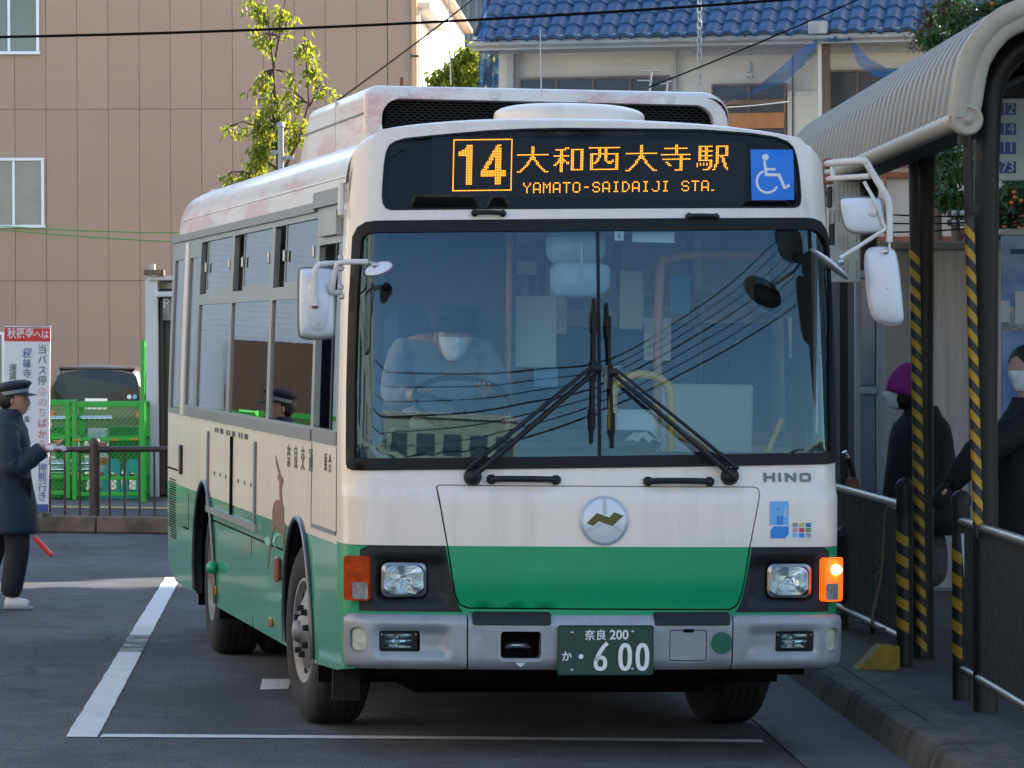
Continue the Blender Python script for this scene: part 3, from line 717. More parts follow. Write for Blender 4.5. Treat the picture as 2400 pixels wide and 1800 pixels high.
# ---- windscreen: rubber seal, two panes, wipers
patch('windscreen_seal', inset(ws_out, -.006), 'rubber', bus, holes=[ws_in], off=lambda s, z: .010, lip=.05, step=.05, edge=.04)
zb_ = min(z for q, z in ws_in if abs(q) < .2); zt_ = max(z for q, z in ws_in if abs(q) < .2)
def half(sgn):
    q = [p for p in ws_in]; n_ = len(q); keep = [(p[0] * sgn > .006) for p in q]; i0 = next(i for i in range(n_) if keep[i] and not keep[i - 1]); out = []
    i = i0
    while keep[i % n_]: out.append(q[i % n_]); i += 1
    return out + ([(sgn * .004, zb_), (sgn * .004, zt_)] if sgn < 0 else [(sgn * .004, zt_), (sgn * .004, zb_)])
for sgn in (-1, 1): patch('windscreen_pane', half(sgn), 'windscreen', bus, off=-.004, lip=0, step=.05)
patch('windscreen_divider', [(-.007, 1.38), (.007, 1.38), (.007, 2.405), (-.007, 2.405)], 'rubber', bus, off=.004, lip=.015, step=.02)
def fp(x, z, off): return P(s_x(x), z, off)
for sg, piv, elb, b0, b1 in ((-1, (-.585, 1.279), (-.012, 1.775), (-.022, 2.10), (-.040, 1.435)), (1, (.61, 1.289), (.047, 1.757), (.035, 2.078), (.058, 1.416))):
    wp = MB(); dn = Vector((.5, -.5)).normalized()
    p0, p1 = Vector(piv), Vector(elb)
    for o_, r0 in ((0., .012), (1., .009)):
        d = (p1 - p0).normalized(); nn = Vector((d.y, -d.x)) * (-sg) * .045 * o_ * (1 if sg < 0 else 1)
        a, b = p0 + Vector((-.0, 0)) - nn, p1 - nn * .55
        wp.tube([fp(a.x, a.y, .045), fp(lerp(a.x, b.x, .3), lerp(a.y, b.y, .3), .055), fp(lerp(a.x, b.x, .7), lerp(a.y, b.y, .7), .055), fp(b.x, b.y, .05)], [r0 * 1.2, r0, r0 * .8, r0 * .7], 8)
    wp.cyl(fp(p1.x + sg * .03, p1.y, .048), fp(p1.x - sg * .012, p1.y, .048), .018, n=8)
    wo = wp.build('wiper', 'black_plastic', bus)
    pv = MB(); pv.lathe([(0, .055), (.028, .05), (.04, .03), (.042, -.01)], fp(p0.x, p0.y, 0), P(s_x(p0.x), p0.y, 1) - P(s_x(p0.x), p0.y, 0), 16)
    pv.tube([fp(p0.x - .02 * sg, p0.y + .03, .03), fp(p0.x - .0, p0.y + .06, .05), fp(p0.x - sg * .05, p0.y + .055, .045)], .005, 6); pv.build('wiper_pivot', 'black_plastic', wo)
    bl = MB(); n = 9
    bl.tube([fp(lerp(b0[0], b1[0], k / n), lerp(b0[1], b1[1], k / n), .026) for k in range(n + 1)], [.004] + [.008] * (n - 1) + [.004], 6)
    bl.tube([fp(lerp(b0[0], b1[0], k / n), lerp(b0[1], b1[1], k / n), .006) for k in range(n + 1)], .004, 5)
    for k in (1.5, 4.5, 7.5): bl.box(fp(lerp(b0[0], b1[0], k / n), lerp(b0[1], b1[1], k / n), .034), (.022, .016, .10), .004)
    bl.build('wiper_blade', 'rubber', wo)
# grab handles
for (x0, x1, z, r_, ends) in ((-.500, -.205, 1.268, .014, 1), (.222, .512, 1.264, .014, 1), (-.583, -.452, 2.483, .011, 0), (.440, .572, 2.484, .011, 0)):
    hb = MB(); n = 8
    hb.tube([fp(lerp(x0, x1, k / n), z, .02 + .018 * math.sin(math.pi * k / n) ** .5) for k in range(n + 1)], r_, 8)
    for x in (x0, x1): hb.box(fp(x, z, .014), (.044 if ends else .034, .03, .044 if ends else .034), .012)
    hb.build('grab_handle', 'black_plastic', bus)
# maker lettering, badge, stickers
def onfront(x, z, off): # local plane on the front surface
    s = s_x(x); o = P(s, z, off); return PLN(o, P(s + .02, z) - P(s - .02, z), P(s, z + .02) - P(s, z - .02))
fr = onfront(.893, 1.287, .001)
Hs = .042
def ltr(polys, x):
    for pl_ in polys:
        mb = MB(); mb.prism([(x + a * Hs, (b - .5) * Hs) for a, b in pl_], fr, .003); mb.build('maker_letter', 'letter_grey', bus)
t_ = .34
ltr([[(0, 0), (t_, 0), (t_, .36), (1.0, .36), (1.0, 0), (1.0 + t_, 0), (1.0 + t_, 1), (1., 1), (1., .64), (t_, .64), (t_, 1), (0, 1)]], -.118)
ltr([[(0, 0), (t_, 0), (t_, 1), (0, 1)]], -.046)
ltr([[(0, 0), (t_, 0), (t_, .62), (1.0, 0), (1.0 + t_, 0), (1.0 + t_, 1), (1., 1), (1., .38), (t_, 1), (0, 1)]], -.014)
oo = rrect(0, 0, 1.34, 1, .3, 4); oi = rrect(.32, .28, 1.02, .72, .1, 4)
mb = MB(); n = len(oo); mb.add([fr @ Vector((.058 + a * Hs, (b - .5) * Hs, .003)) for a, b in oo] + [fr @ Vector((.058 + a * Hs, (b - .5) * Hs, .003)) for a, b in oi], [(i, (i + 1) % n, n + (i + 1) % n, n + i) for i in range(n)]); mb.build('maker_letter', 'letter_grey', bus)
fr = onfront(.012, 1.088, .006)
mb = MB(); mb.lathe([(0, .010), (.098, .010), (.104, .007), (.113, .004), (.114, 0)], fr.to_translation(), fr.to_3x3() @ Vector((0, 0, 1)), 48); bd = mb.build('round_emblem', 'badge_silver', bus)
fb = fr @ Matrix.Translation((0, 0, .0105))
for a in (90, 210, 330):
    c, s_ = math.cos(R(a)), math.sin(R(a)); mb = MB(); mb.prism([(c * .02 - s_ * .011, s_ * .02 + c * .011), (c * .02 + s_ * .011, s_ * .02 - c * .011), (c * .098 + s_ * .006, s_ * .098 - c * .006), (c * .098 - s_ * .006, s_ * .098 + c * .006)], fb, .0008); mb.build('emblem_ray', 'badge_line', bd)
o1 = circ(0, 0, .112, n=48); o2 = circ(0, 0, .102, n=48); mb = MB(); mb.add([fb @ Vector((a, b, -.004)) for a, b in o1] + [fb @ Vector((a, b, .0005)) for a, b in o2], [(i, (i + 1) % 48, 48 + (i + 1) % 48, 48 + i) for i in range(48)]); mb.build('emblem_ring', 'badge_line', bd)
bz = [(-.083, -.013), (-.036, .034), (.022, .014), (.045, .038), (.088, .022), (.037, -.026), (-.028, -.004), (-.052, -.026)]
mb = MB(); mb.prism(inset(bz, -.006), fb, .0018); mb.build('emblem_edge', 'badge_silver', bd)
mb = MB(); mb.prism(bz, fb, .0032); mb.build('emblem_zigzag', 'gold', bd)
def sticker(x0, z0, x1, z1, m, off=.0012, nm='sticker', r=.002, par=bus):
    return patch(nm, fx(rrect(x0, z0, x1, z1, r, 2)), m, par, off=off, lip=.001, step=.05)
c0 = F(zST(395, 680)); c1 = F(zST(820, 1505))
xs = lambda uv: plan(F(uv)[0])[0] * interp(TUM, F(uv)[1])
X = lambda a, b: plan(F(zST(a, b))[0])[0]; Zz = lambda a, b: F(zST(a, b))[1]
st = sticker(X(395, 1000), Zz(600, 1500), X(825, 1000), Zz(600, 672), 'sticker_white', .001, 'card_sticker')
sticker(X(405, 1000), Zz(600, 1205), X(812, 1000), Zz(600, 690), 'sticker_pale', .002, 'sticker_panel')
patch('sticker_panel', fx([(X(420, 1300), Zz(600, 1490)), (X(730, 1300), Zz(600, 1490)), (X(815, 1300), Zz(600, 1400)), (X(815, 1300), Zz(600, 1228)), (X(500, 1300), Zz(600, 1228)), (X(420, 1300), Zz(600, 1310))]), 'sticker_blue', bus, off=.002, lip=.001)
sticker(X(550, 1100), Zz(600, 1195), X(690, 1100), Zz(600, 1010), 'sticker_blue', .0026, 'sticker_figure')
patch('sticker_figure', fx(circ(X(580, 860), Zz(580, 860), .0062, n=16)), 'sticker_blue', bus, off=.0026, lip=.0005)
tm = onfront(X(738, 930), Zz(738, 930), .003) @ Matrix.Rotation(R(-90), 4, 'Z'); text('sticker_print', 'PiTaPa', .0165, tm, 'sticker_white', bus, ext=.0004, bold=.0004)
sticker(X(885, 1320), Zz(1090, 1490), X(1305, 1320), Zz(1090, 1150), 'sticker_white', .001, 'card_sticker')
cl = [(.25, .27, .3), (.5, .45, .12), (.03, .16, .36), (.5, .28, .34), (.55, .05, .10), (.12, .30, .10), (.18, .42, .65), (.02, .22, .50), (.40, .28, .36)]
for i in range(9):
    x = X(900 + 142 * (i % 3), 1320); z = Zz(1090, 1240 + 110 * (i // 3))
    mm = mat('sticker_tile%d' % i, cl[i], .5, var=.4, vscale=150)
    sticker(x - .001, z - .002, x + .025, z + .018, mm, .002, 'sticker_tile', r=.001)
text('sticker_print', 'IC', .008, onfront(X(1100, 1325), Zz(1100, 1325), .0026), 'ink_black', bus, ext=.0003)
# ---- destination sign
patch('sign_glass', inset(sign_h, .001), 'sign_glass', bus, off=-.006, lip=0, step=.07)
patch('sign_seal', inset(sign_h, -.002), 'rubber', bus, holes=[inset(sign_h, .007)], off=.003, lip=.03, step=.05, edge=.03)
dpy = .30
mb = MB(); mb.prism([(-.95, 2.49), (.95, 2.49), (.965, 2.6), (.95, 2.72), (.90, 2.77), (.80, 2.80), (.5, 2.84), (0, 2.86), (-.5, 2.84), (-.80, 2.80), (-.90, 2.77), (-.95, 2.72), (-.965, 2.6)], FRONT(0, dpy + .03, 0), .02); mb.build('sign_backing', 'led_frame', bus)
mb = MB(); q0 = BUS.px(*zF(-60, 90), dpy); q1 = BUS.px(*zG(1545, 860), dpy)
mb.prism(rrect(q0.x - .03, q1.z, q1.x, q0.z - .0, .02), FRONT(0, dpy + .008, 0), .004); mb.build('display_panel', 'led_panel', bus)
def bitmap(art): return [[i for i, ch in enumerate(row) if ch == '#'] for row in art]
K = {}
K['大'] = [[9, 10]] * 5 + [list(range(20))] + [[9, 10], [8, 9, 10, 11], [8, 9, 10, 11], [7, 8, 11, 12], [6, 7, 12, 13], [6, 7, 12, 13], [5, 6, 13, 14], [4, 5, 14, 15], [3, 4, 15, 16], [2, 3, 16, 17], [0, 1, 2, 17, 18, 19]]
K['和'] = bitmap(['       ###         ', ' #######   ########', '    ##     ##    ##', '    ##     ##    ##', '    ##     ##    ##', '########## ##    ##', '    ##     ##    ##', '   ####    ##    ##', '   #####   ##    ##', '  ##### ## ##    ##', ' ## ##  ## ##    ##', '##  ##     ##    ##', '    ##     ##    ##', '    ##     ##    ##', '    ##     ########', '    ##             '])
K['西'] = [list(range(20))] + [[6, 7, 10, 11]] * 3 + [list(range(1, 19))] + [[1, 2, 6, 7, 10, 11, 17, 18]] * 2 + [[1, 2, 5, 6, 10, 11, 17, 18], [1, 2, 5, 6, 10, 11, 15, 17, 18], [1, 2, 4, 5, 11, 12, 13, 14, 15, 17, 18], [1, 2, 3, 4, 12, 13, 14, 17, 18]] + [[1, 2, 17, 18]] * 3 + [list(range(1, 19))]
K['寺'] = [[9, 10]] * 2 + [list(range(2, 17))] + [[9, 10]] * 3 + [list(range(19))] + [[12, 13]] * 2 + [list(range(1, 19))] + [[12, 13], [3, 4, 12, 13], [4, 5, 12, 13], [5, 6, 12, 13], [12, 13], [12, 13], [9, 10, 11, 12, 13]]
K['駅'] = bitmap([' #########  ########', ' ##  ##     ##    ##', ' ##  ##     ##    ##', ' #########  ##    ##', ' ##  ##     ##    ##', ' ##  ##     ##    ##', ' #########  ########', ' ##  ##     ## ##   ', ' ##  ##     ##  ##  ', ' #########  ##  ##  ', '        ##  ##  ##  ', '# # # # ##  ##   ## ', '# # # # ## ##    ## ', '#       ## ##    ## ', '       ##  #      ##', '    ####  ##       #'])
F57 = {'Y': '#...# #...# .#.#. ..#.. ..#.. ..#.. ..#..', 'A': '.###. #...# #...# #...# ##### #...# #...#', 'M': '#...# ##.## #.#.# #.#.# #...# #...# #...#', 'T': '##### ..#.. ..#.. ..#.. ..#.. ..#.. ..#..', 'O': '.###. #...# #...# #...# #...# #...# .###.', '-': '..... ..... ..... .###. ..... ..... .....', 'S': '.###. #...# #.... .###. ....# #...# .###.', 'I': '.###. ..#.. ..#.. ..#.. ..#.. ..#.. .###.', 'D': '###.. #..#. #...# #...# #...# #..#. ###..', 'J': '...## ....# ....# ....# ....# #...# .###.', '.': '..... ..... ..... ..... ..... ..... ##...', ' ': '..... ..... ..... ..... ..... ..... .....'}
PT = 18.85
def dots(name, cells):
    mb = MB(); r_ = .0026
    for (a, b) in cells:
        c = BUS.px(a, b, dpy)
        mb.add([c + Vector((r_ * math.cos(R(60 * k + 30)), 0, r_ * math.sin(R(60 * k + 30)))) for k in range(6)], [(5, 4, 3, 2, 1, 0)])
    mb.build(name, 'led', bus)
sk = -.0125
def zf2(x, y): return zF(x + (y - 400) * -.020, y + (x - 460) * sk)
cells = []
for i in range(37): cells += [(115 + 19 * i, 137), (115 + 19 * i, 735)]
for j in range(1, 32): cells += [(115, 137 + 18.7 * j), (115 + 19 * 36, 137 + 18.7 * j)]
one = [[5, 6, 7, 8]] * 2 + [[4, 5, 6, 7, 8]] + [[2, 3, 4, 5, 6, 7, 8]] + [list(range(0, 9))] * 3 + [[5, 6, 7, 8]] * 18
for j, row in enumerate(one): cells += [(180 + 18.6 * i, 205 + 18.9 * j) for i in row]
four = []
for j in range(25):
    a = max(0, 9.2 - j * .57) if j <= 16 else None
    row = []
    if j <= 16:
        row += [i for i in range(16) if a <= i <= a + 3.2]
        row += [9, 10, 11, 12] if j > 1 else []
    if 16 <= j <= 19: row = list(range(0, 16))
    if j > 19: row = [9, 10, 11, 12]
    four.append(sorted(set(row)))
for j, row in enumerate(four): cells += [(447 + 18.6 * i, 205 + 18.9 * j) for i in row]
dots('route_number_lights', [zf2(*c) for c in cells])
for ch, x0, y0 in (('大', 872, 232), ('和', 1302, 250), ('西', 1715, 250), ('大', 2152, 250 - 18), ('寺', 2565, 232), ('駅', 2990, 250)):
    dots('destination_character_lights', [zf2(x0 + 18.6 * i, y0 + 18.2 * j) for j, row in enumerate(K[ch]) for i in row])
cells = []
for k, ch in enumerate('YAMATO-SAIDAIJI STA.'):
    for j, row in enumerate(F57[ch].split()): cells += [(950 + 116.6 * k + 18.6 * i, 658 + 18.2 * j) for i, c in enumerate(row) if c == '#']
dots('romaji_lights', [zf2(*c) for c in cells])
wc = [F(zG(*p)) for p in ((1620, 846), (2122, 846), (2110, 252), (1606, 252))]
patch('wheelchair_sticker', wc, 'wc_blue', bus, off=-.003, lip=.001, step=.05)
wm = lambda a, b: F(zG(a, b))
def wcp(poly): patch('wheelchair_figure', [wm(*p) for p in poly], 'wc_white', bus, off=-.0018, lip=.0005, step=.05, edge=.03)
wcp(list(reversed(circ(1781, 343, 39, n=20)))[::1])
wcp([(1755, 385), (1775, 566), (1930, 570), (2000, 725), (2072, 690), (2060, 655), (2015, 680), (1955, 535), (1805, 530), (1800, 500), (1900, 500), (1900, 470), (1795, 470), (1785, 385)])
arc = [(1805 + 140 * math.cos(R(a)), 630 + 145 * math.sin(R(a))) for a in range(-112, -346, -13)]
arc2 = [(1805 + 112 * math.cos(R(a)), 630 + 117 * math.sin(R(a))) for a in range(-112, -346, -13)]
wcp(arc + list(reversed(arc2)))
# ---- sides
mat('arch_trim', (.10, .11, .115), .28, .6)
ZS2 = .955
def arch(yc, r, zc, z0, sg, n=20):           # wheel opening, from rear foot over the top to front foot
    a0 = math.asin(max(-1, min(1, (z0 - zc) / r)))
    return [(s_y(yc + r * math.cos(lerp(a0, math.pi - a0, k / n)), sg), zc + r * math.sin(lerp(a0, math.pi - a0, k / n))) for k in range(n + 1)]
YF, YR, RA = 1.88, 6.60, .575
def side_outline(sg):
    zk = .32
    q = [(s_y(LEN - .08, sg), .40), (s_y(LEN - .55, sg), zk)]
    q += arch(YR, RA + .06, .40, zk, sg)
    q += arch(YF, RA, .44, zk + .02, sg)
    q += [(s_y(.42, sg), .375), (s_y(.42, sg), 1.405), (s_y(LEN - .02, sg), 1.405)]
    return q
for sg in (-1, 1):
    q = side_outline(sg); e0, e1 = s_y(.42, sg), s_y(LEN - .02, sg)
    patch('side_panel', q, ['bus_white', 'bus_green_reflecting', 'black_plastic'], bus, lip=.04, lip_mi=2, step=(.16, .07), edge=.10, split=lambda s, z: 0 if z > ZS2 else 1, lines=[[(e0, ZS2), (e1, ZS2)]])
    # window band
    holes = []
    H_ = lambda y0, y1, z0, z1: holes.append(rrect(min(s_y(y0, sg), s_y(y1, sg)), z0, max(s_y(y0, sg), s_y(y1, sg)), z1, .012, 2))
    BAYS = [(1.46, 3.27), (3.40, 5.30), (5.42, 7.24)]
    for (a, b) in BAYS: H_(a, b, 1.475, 2.10); H_(a, b, 2.165, 2.485)
    H_(8.38, 8.98, 1.44, 2.40); H_(.47, 1.36, 1.475, 2.35); H_(7.42, 7.96, 1.475, 2.40)
    patch('window_band', [(e0, 1.405), (e1, 1.405), (e1, 2.545), (e0, 2.545)], 'alu' if sg < 0 else 'bus_grey', bus, holes=holes, off=.002, lip=.03, step=(.2, .1), edge=.2)
    def pane(y0, y1, z0, z1, off, m='side_glass', nm='side_window'): 
        return patch(nm, [(min(s_y(y0, sg), s_y(y1, sg)), z0), (max(s_y(y0, sg), s_y(y1, sg)), z0), (max(s_y(y0, sg), s_y(y1, sg)), z1), (min(s_y(y0, sg), s_y(y1, sg)), z1)], m, bus, off=off, lip=0, step=.3, edge=.3)
    def rail(y0, y1, z0, z1, off, m='alu', nm='window_frame', lip=.02):
        return patch(nm, [(min(s_y(y0, sg), s_y(y1, sg)), z0), (max(s_y(y0, sg), s_y(y1, sg)), z0), (max(s_y(y0, sg), s_y(y1, sg)), z1), (min(s_y(y0, sg), s_y(y1, sg)), z1)], m, bus, off=off, lip=lip, step=.3, edge=.3)
    for i, (a, b) in enumerate(BAYS):
        pane(a, b, 1.475, 2.10, -.008)
        op = (.42, .44, .30)[i] if sg < 0 else .02
        pane(a, b - op, 2.165, 2.485, -.010, nm='sliding_window')
        rail(a, b - op, 2.165, 2.19, -.006, nm='sliding_frame'); rail(b - op - .03, b - op, 2.19, 2.485, -.006, nm='sliding_frame'); rail(a, a + .03, 2.19, 2.485, -.006, nm='sliding_frame')
        if sg < 0:
            for yy in (a + .10, b - op - .06):
                mb = MB(); mb.box(P(s_y(yy, sg), 2.325, .006), (.012, .05, .06), .005); mb.build('window_latch', 'steel', bus)
    pane(8.38, 8.98, 1.44, 2.40, -.008); pane(7.42, 7.96, 1.475, 2.40, -.008)
    if sg < 0: pane(.47, .76, 1.475, 2.35, -.008); rail(.74, .80, 1.475, 2.35, -.004, 'rubber')
    else: pane(.47, 1.36, 1.475, 2.35, -.008)
    # sill, drip rail
    rail(1.40, 7.72, 1.408, 1.462, .012, 'bus_grey', 'window_sill')
    rail(.43, 1.38, 1.408, 1.47, .006, 'bus_grey', 'window_sill')
    rail(1.52, LEN - .02, 2.515, 2.56, .020, 'bus_grey', 'drip_rail', .03); rail(.42, 1.52, 2.53, 2.605, .026, 'bus_grey', 'drip_rail', .03)
    # pillar of the emergency door
    rail(8.0, 8.22, 1.41, 2.50, .010, 'bus_white', 'door_pillar', .02)
    # skirt trim grooves and wheel arch lips
    for (yc, rr, zc, z0) in ((YF, RA, .44, .36), (YR, RA + .06, .40, .34)):
        pts = arch(yc, rr, zc, z0, sg, 26); mb = MB(); mb.tube([P(s, z, .010) for s, z in pts], .013, 8); mb.build('wheel_arch_trim', 'arch_trim', bus)
        mb = MB(); x_in = sg * (W_ - .42)
        prof = [(yc + (rr + .02) * math.cos(a), zc + (rr + .02) * math.sin(a)) for a in [math.pi * k / 18 for k in range(19)]]
        prof = [(prof[0][0], .25)] + prof + [(prof[-1][0], .25)]
        vs = [Vector((sg * (W_ - .03), y, z)) for y, z in prof] + [Vector((x_in, y, z)) for y, z in prof]; m_ = len(prof)
        mb.add(vs, [(i, i + 1, m_ + i + 1, m_ + i) for i in range(m_ - 1)] + [tuple(range(m_, 2 * m_))]); mb.build('wheel_housing', 'black_void', bus)
def rl(y0, y1, z0, z1, off, m, nm, lip=.02, r=0.):
    s0, s1 = sorted((s_y(y0), s_y(y1))); o = rrect(s0, z0, s1, z1, r, 3) if r else [(s0, z0), (s1, z0), (s1, z1), (s0, z1)]
    return patch(nm, o, m, bus, off=off, lip=lip, step=.3, edge=.3)
# driver's side detail: side sign box, white rod, seams, hinged panel, rails
rl(.44, 1.20, 2.385, 2.50, .035, 'alu', 'side_sign_box', .04)
mb = MB(); mb.cyl(BUS.sx(*zE(705, 1260), -1.15), BUS.sx(*zE(700, 1640), -1.16), .016, n=10); mb.build('drain_rod', 'pipe_white', bus)
def seam(pts, w_=.010, nm='panel_seam', m='black_void', off=.0015):
    a, b = pts; 
    if abs(a[0] - b[0]) < abs(a[1] - b[1]) or abs(a[0]-b[0]) < .02: o = [(a[0] - w_, a[1]), (b[0] + w_, a[1]), (b[0] + w_, b[1]), (a[0] - w_, b[1])]
    else: o = [(a[0], a[1] - w_ * .6), (b[0], b[1] - w_ * .6), (b[0], b[1] + w_ * .6), (a[0], a[1] + w_ * .6)]
    patch(nm, o, m, bus, off=off, lip=.001, step=.3, edge=.3)
sy = lambda y: s_y(y)
seam([(sy(6.25), .823), (sy(2.55), .823)], .008); seam([(sy(4.02), .33), (sy(4.02), .82)]); seam([(sy(1.40), .99), (sy(1.40), 1.40)], .008); seam([(sy(7.64), .70), (sy(7.64), .92)])
seam([(sy(.44), 1.0), (sy(.44), 1.40)], .008)
seam([(sy(8.0), .70), (sy(7.64), .70)]); seam([(sy(9.1), 1.045), (sy(8.39), 1.045)])
rl(.46, 1.38, .992, 1.012, .004, 'bus_grey', 'panel_edge', .006)
for y, z0 in ((6.40, .89), (5.06, .87), (3.84, .86)): rl(y - .035, y + .035, z0, 1.342, .012, 'bus_grey' if y != 5.06 else 'black_void', 'hinge_strip', .014)
rl(3.72, 6.42, .862, .90, .016, 'alu', 'lower_rail', .02)
for k in range(6):
    y = (6.05, 5.72, 5.40, 4.73, 4.40, 4.08)[k]
    rl(y - .03, y + .03, 1.09, 1.112, .002, 'ink_black', 'vent_slot', .002)
for k in range(3):
    a = 6.02 - .66 * k
    for d_ in (0, .13, .30, .40): rl(a - d_ - .05, a - d_ + .03, 1.343, 1.372, .002, 'ink_black', 'caution_mark', .002)
for k in range(24):
    z = .60 + k * .0162; rl(8.53 if z > .66 else 8.47, 8.95 if z > .66 else 8.85, z, z + .007, .003, 'black_void', 'louvre_slat', .003)
rl(8.06, 8.18, 1.03, 1.215, .016, 'black_plastic', 'door_handle', .02, .02)
# company lettering and deer on the side, reversed reading order as on a right-hand flank
def side_text(ch, uv, h, sx=1., m='ink_black', nm='company_character'):
    s, z = S(uv); o = P(s, z, .003); MX = PLN(o, P(s + .05, z) - P(s - .05, z), (0, 0, 1)); text(nm, ch, h, MX, m, bus, ext=.0008, sx=sx)
for ch, a, b in (('奈', 1497, 1520), ('良', 1580, 1537), ('交', 1663, 1553), ('通', 1757, 1575)): side_text(ch, zB(a, b), .125, 1.25)
for ch, a, b in (('乗', 1932, 1590), ('合', 1984, 1608)): side_text(ch, zB(a, b), .095, 1.1, nm='flank_character')
def sp(poly, m, nm): patch(nm, [S(zC(*p)) for p in poly], m, bus, off=.0025, lip=.001, step=.1, edge=.05)
sp([(1290, 880), (1345, 765), (1385, 850), (1425, 880), (1465, 790), (1455, 730), (1440, 715), (1440, 560), (1422, 490), (1410, 330), (1400, 300), (1385, 300), (1387, 470), (1350, 458), (1318, 500), (1302, 600), (1300, 700)], 'deer_brown', 'deer_body')
sp([(1388, 330), (1412, 320), (1433, 235), (1420, 195), (1405, 170), (1392, 150), (1375, 150), (1363, 190), (1372, 235), (1384, 215)], 'deer_brown', 'deer_head')
sp([(1338, -60), (1345, 30), (1375, 145), (1398, 150), (1375, 60), (1360, 10), (1345, -60)], 'deer_brown', 'deer_antler')
sp([(1280, 880), (1300, 880), (1280, 1020), (1262, 1180), (1248, 1280), (1238, 1240), (1256, 1150), (1266, 1020)], 'deer_brown', 'deer_leg')
sp([(1420, 870), (1452, 840), (1448, 930), (1432, 1020), (1424, 1010), (1432, 930)], 'deer_brown', 'deer_leg')
sp([(1305, 940), (1330, 870), (1370, 845), (1395, 880), (1365, 880), (1335, 920), (1325, 980), (1350, 1030), (1320, 1000)], 'deer_pale', 'livery_swirl')
sp([(1210, 920), (1250, 890), (1285, 950), (1255, 1005), (1215, 960)], 'deer_pale', 'livery_swirl')
# side marker lamps
mb = MB(); c = P(sy(5.88), .556, .03); mb.ell(c, (.035, .065, .038), 14, 8); mb.build('side_turn_lamp', 'bus_green', bus)
mb = MB(); mb.box(P(sy(2.66), .72, .018), (.03, .10, .13), .012); mb.build('side_lamp', mat('lamp_red', (.28, .06, .05), .3, coat=.5), bus)
for y in (3.08, 5.95):
    mb = MB(); mb.box(P(sy(y), .421, .008), (.014, .09, .05), .006); mb.build('side_marker', 'amber_lens', bus)
# ---- roof, rear, floor pan
mb = MB(); NP, NY = 65, 30
def roof_fn(a, b):
    y = lerp(.40, LEN, b); k = -_ss(LEN - .55, LEN, y) * .0
    p = roofpt(a, y); e = max(0, (y - (LEN - .42)) / .42)
    if e > 0: p.x *= 1 - .05 * e ** 2.5; p.z = lerp(p.z, 2.3, .30 * e ** 2.6)
    return p
mb.grid(roof_fn, NP, NY); roof_me = mb.mesh('roof')
mat('bus_roof', (.70, .635, .575), .34, var=.05, vscale=1.5, coat=.3)
m_ = M['bus_roof']; n_ = m_.node_tree.nodes; l_ = m_.node_tree.links; b_ = n_['Principled BSDF']
tc = n_.new('ShaderNodeTexCoord'); mp = n_.new('ShaderNodeMapping'); mp.inputs['Scale'].default_value = (1.6, .45, 3.2); l_.new(tc.outputs['Object'], mp.inputs[0])
t = n_.new('ShaderNodeTexNoise'); t.inputs['Scale'].default_value = 1.5; t.inputs['Detail'].default_value = 7; t.inputs['Roughness'].default_value = .7; l_.new(mp.outputs[0], t.inputs[0])
cr = n_.new('ShaderNodeValToRGB'); cr.color_ramp.elements[0].position = .50; cr.color_ramp.elements[1].position = .60; l_.new(t.outputs[0], cr.inputs[0])
old = b_.inputs['Base Color'].links[0].from_socket; mx = n_.new('ShaderNodeMix'); mx.data_type = 'RGBA'; l_.new(cr.outputs[0], mx.inputs[0]); l_.new(old, mx.inputs[6]); mx.inputs[7].default_value = (.60, .37, .335, 1); l_.new(mx.outputs[2], b_.inputs['Base Color'])
link('roof', roof_me, 'bus_roof', bus)
for sg in (-1, 1):
    mb = MB(); mb.tube([(sg * 1.119, y, 2.655) for y in (.42, 3, 6, 8.6)], .006, 6); mb.build('roof_seam', 'bus_white', bus)
mb = MB(); mb.add([(-1.13, LEN, .4), (1.13, LEN, .4), (1.13, LEN, 2.55), (-1.13, LEN, 2.55)], [(0, 1, 2, 3)]); mb.add([(-1.1, LEN - .06, 2.5), (1.1, LEN - .06, 2.5), (.9, LEN - .1, 2.88), (-.9, LEN - .1, 2.88)], [(0, 1, 2, 3)]); mb.build('rear_panel', 'bus_white', bus)
mb = MB(); mb.box((0, LEN / 2 + .1, .62), (2.2, LEN - .4, .10)); mb.box((0, 4.7, .36), (1.5, 7.4, .28), .05); mb.box((0, 1.0, .42), (1.5, .5, .16), .03); mb.cyl((-.98, YF, .46), (.98, YF, .46), .06, n=10); mb.cyl((-.98, YR, .46), (.98, YR, .46), .09, n=10); mb.ell((0.15, YR, .46), (.22, .22, .2)); mb.box((-.55, .42, .40), (.28, .2, .16), .04); mb.box((.35, .38, .38), (.5, .12, .08), .03); mb.build('chassis_light_block', 'black_void', bus)  # floor pan, axles and a low box added to block light underneath
mb = MB(); mb.box((-1.07, .72, .31), (.13, .02, .20)); mb.build('mud_flap', 'rubber', bus)
mb = MB(); mb.box((0, .22, .52), (2.0, .06, .30)); mb.build('bumper_backing', 'black_void', bus)
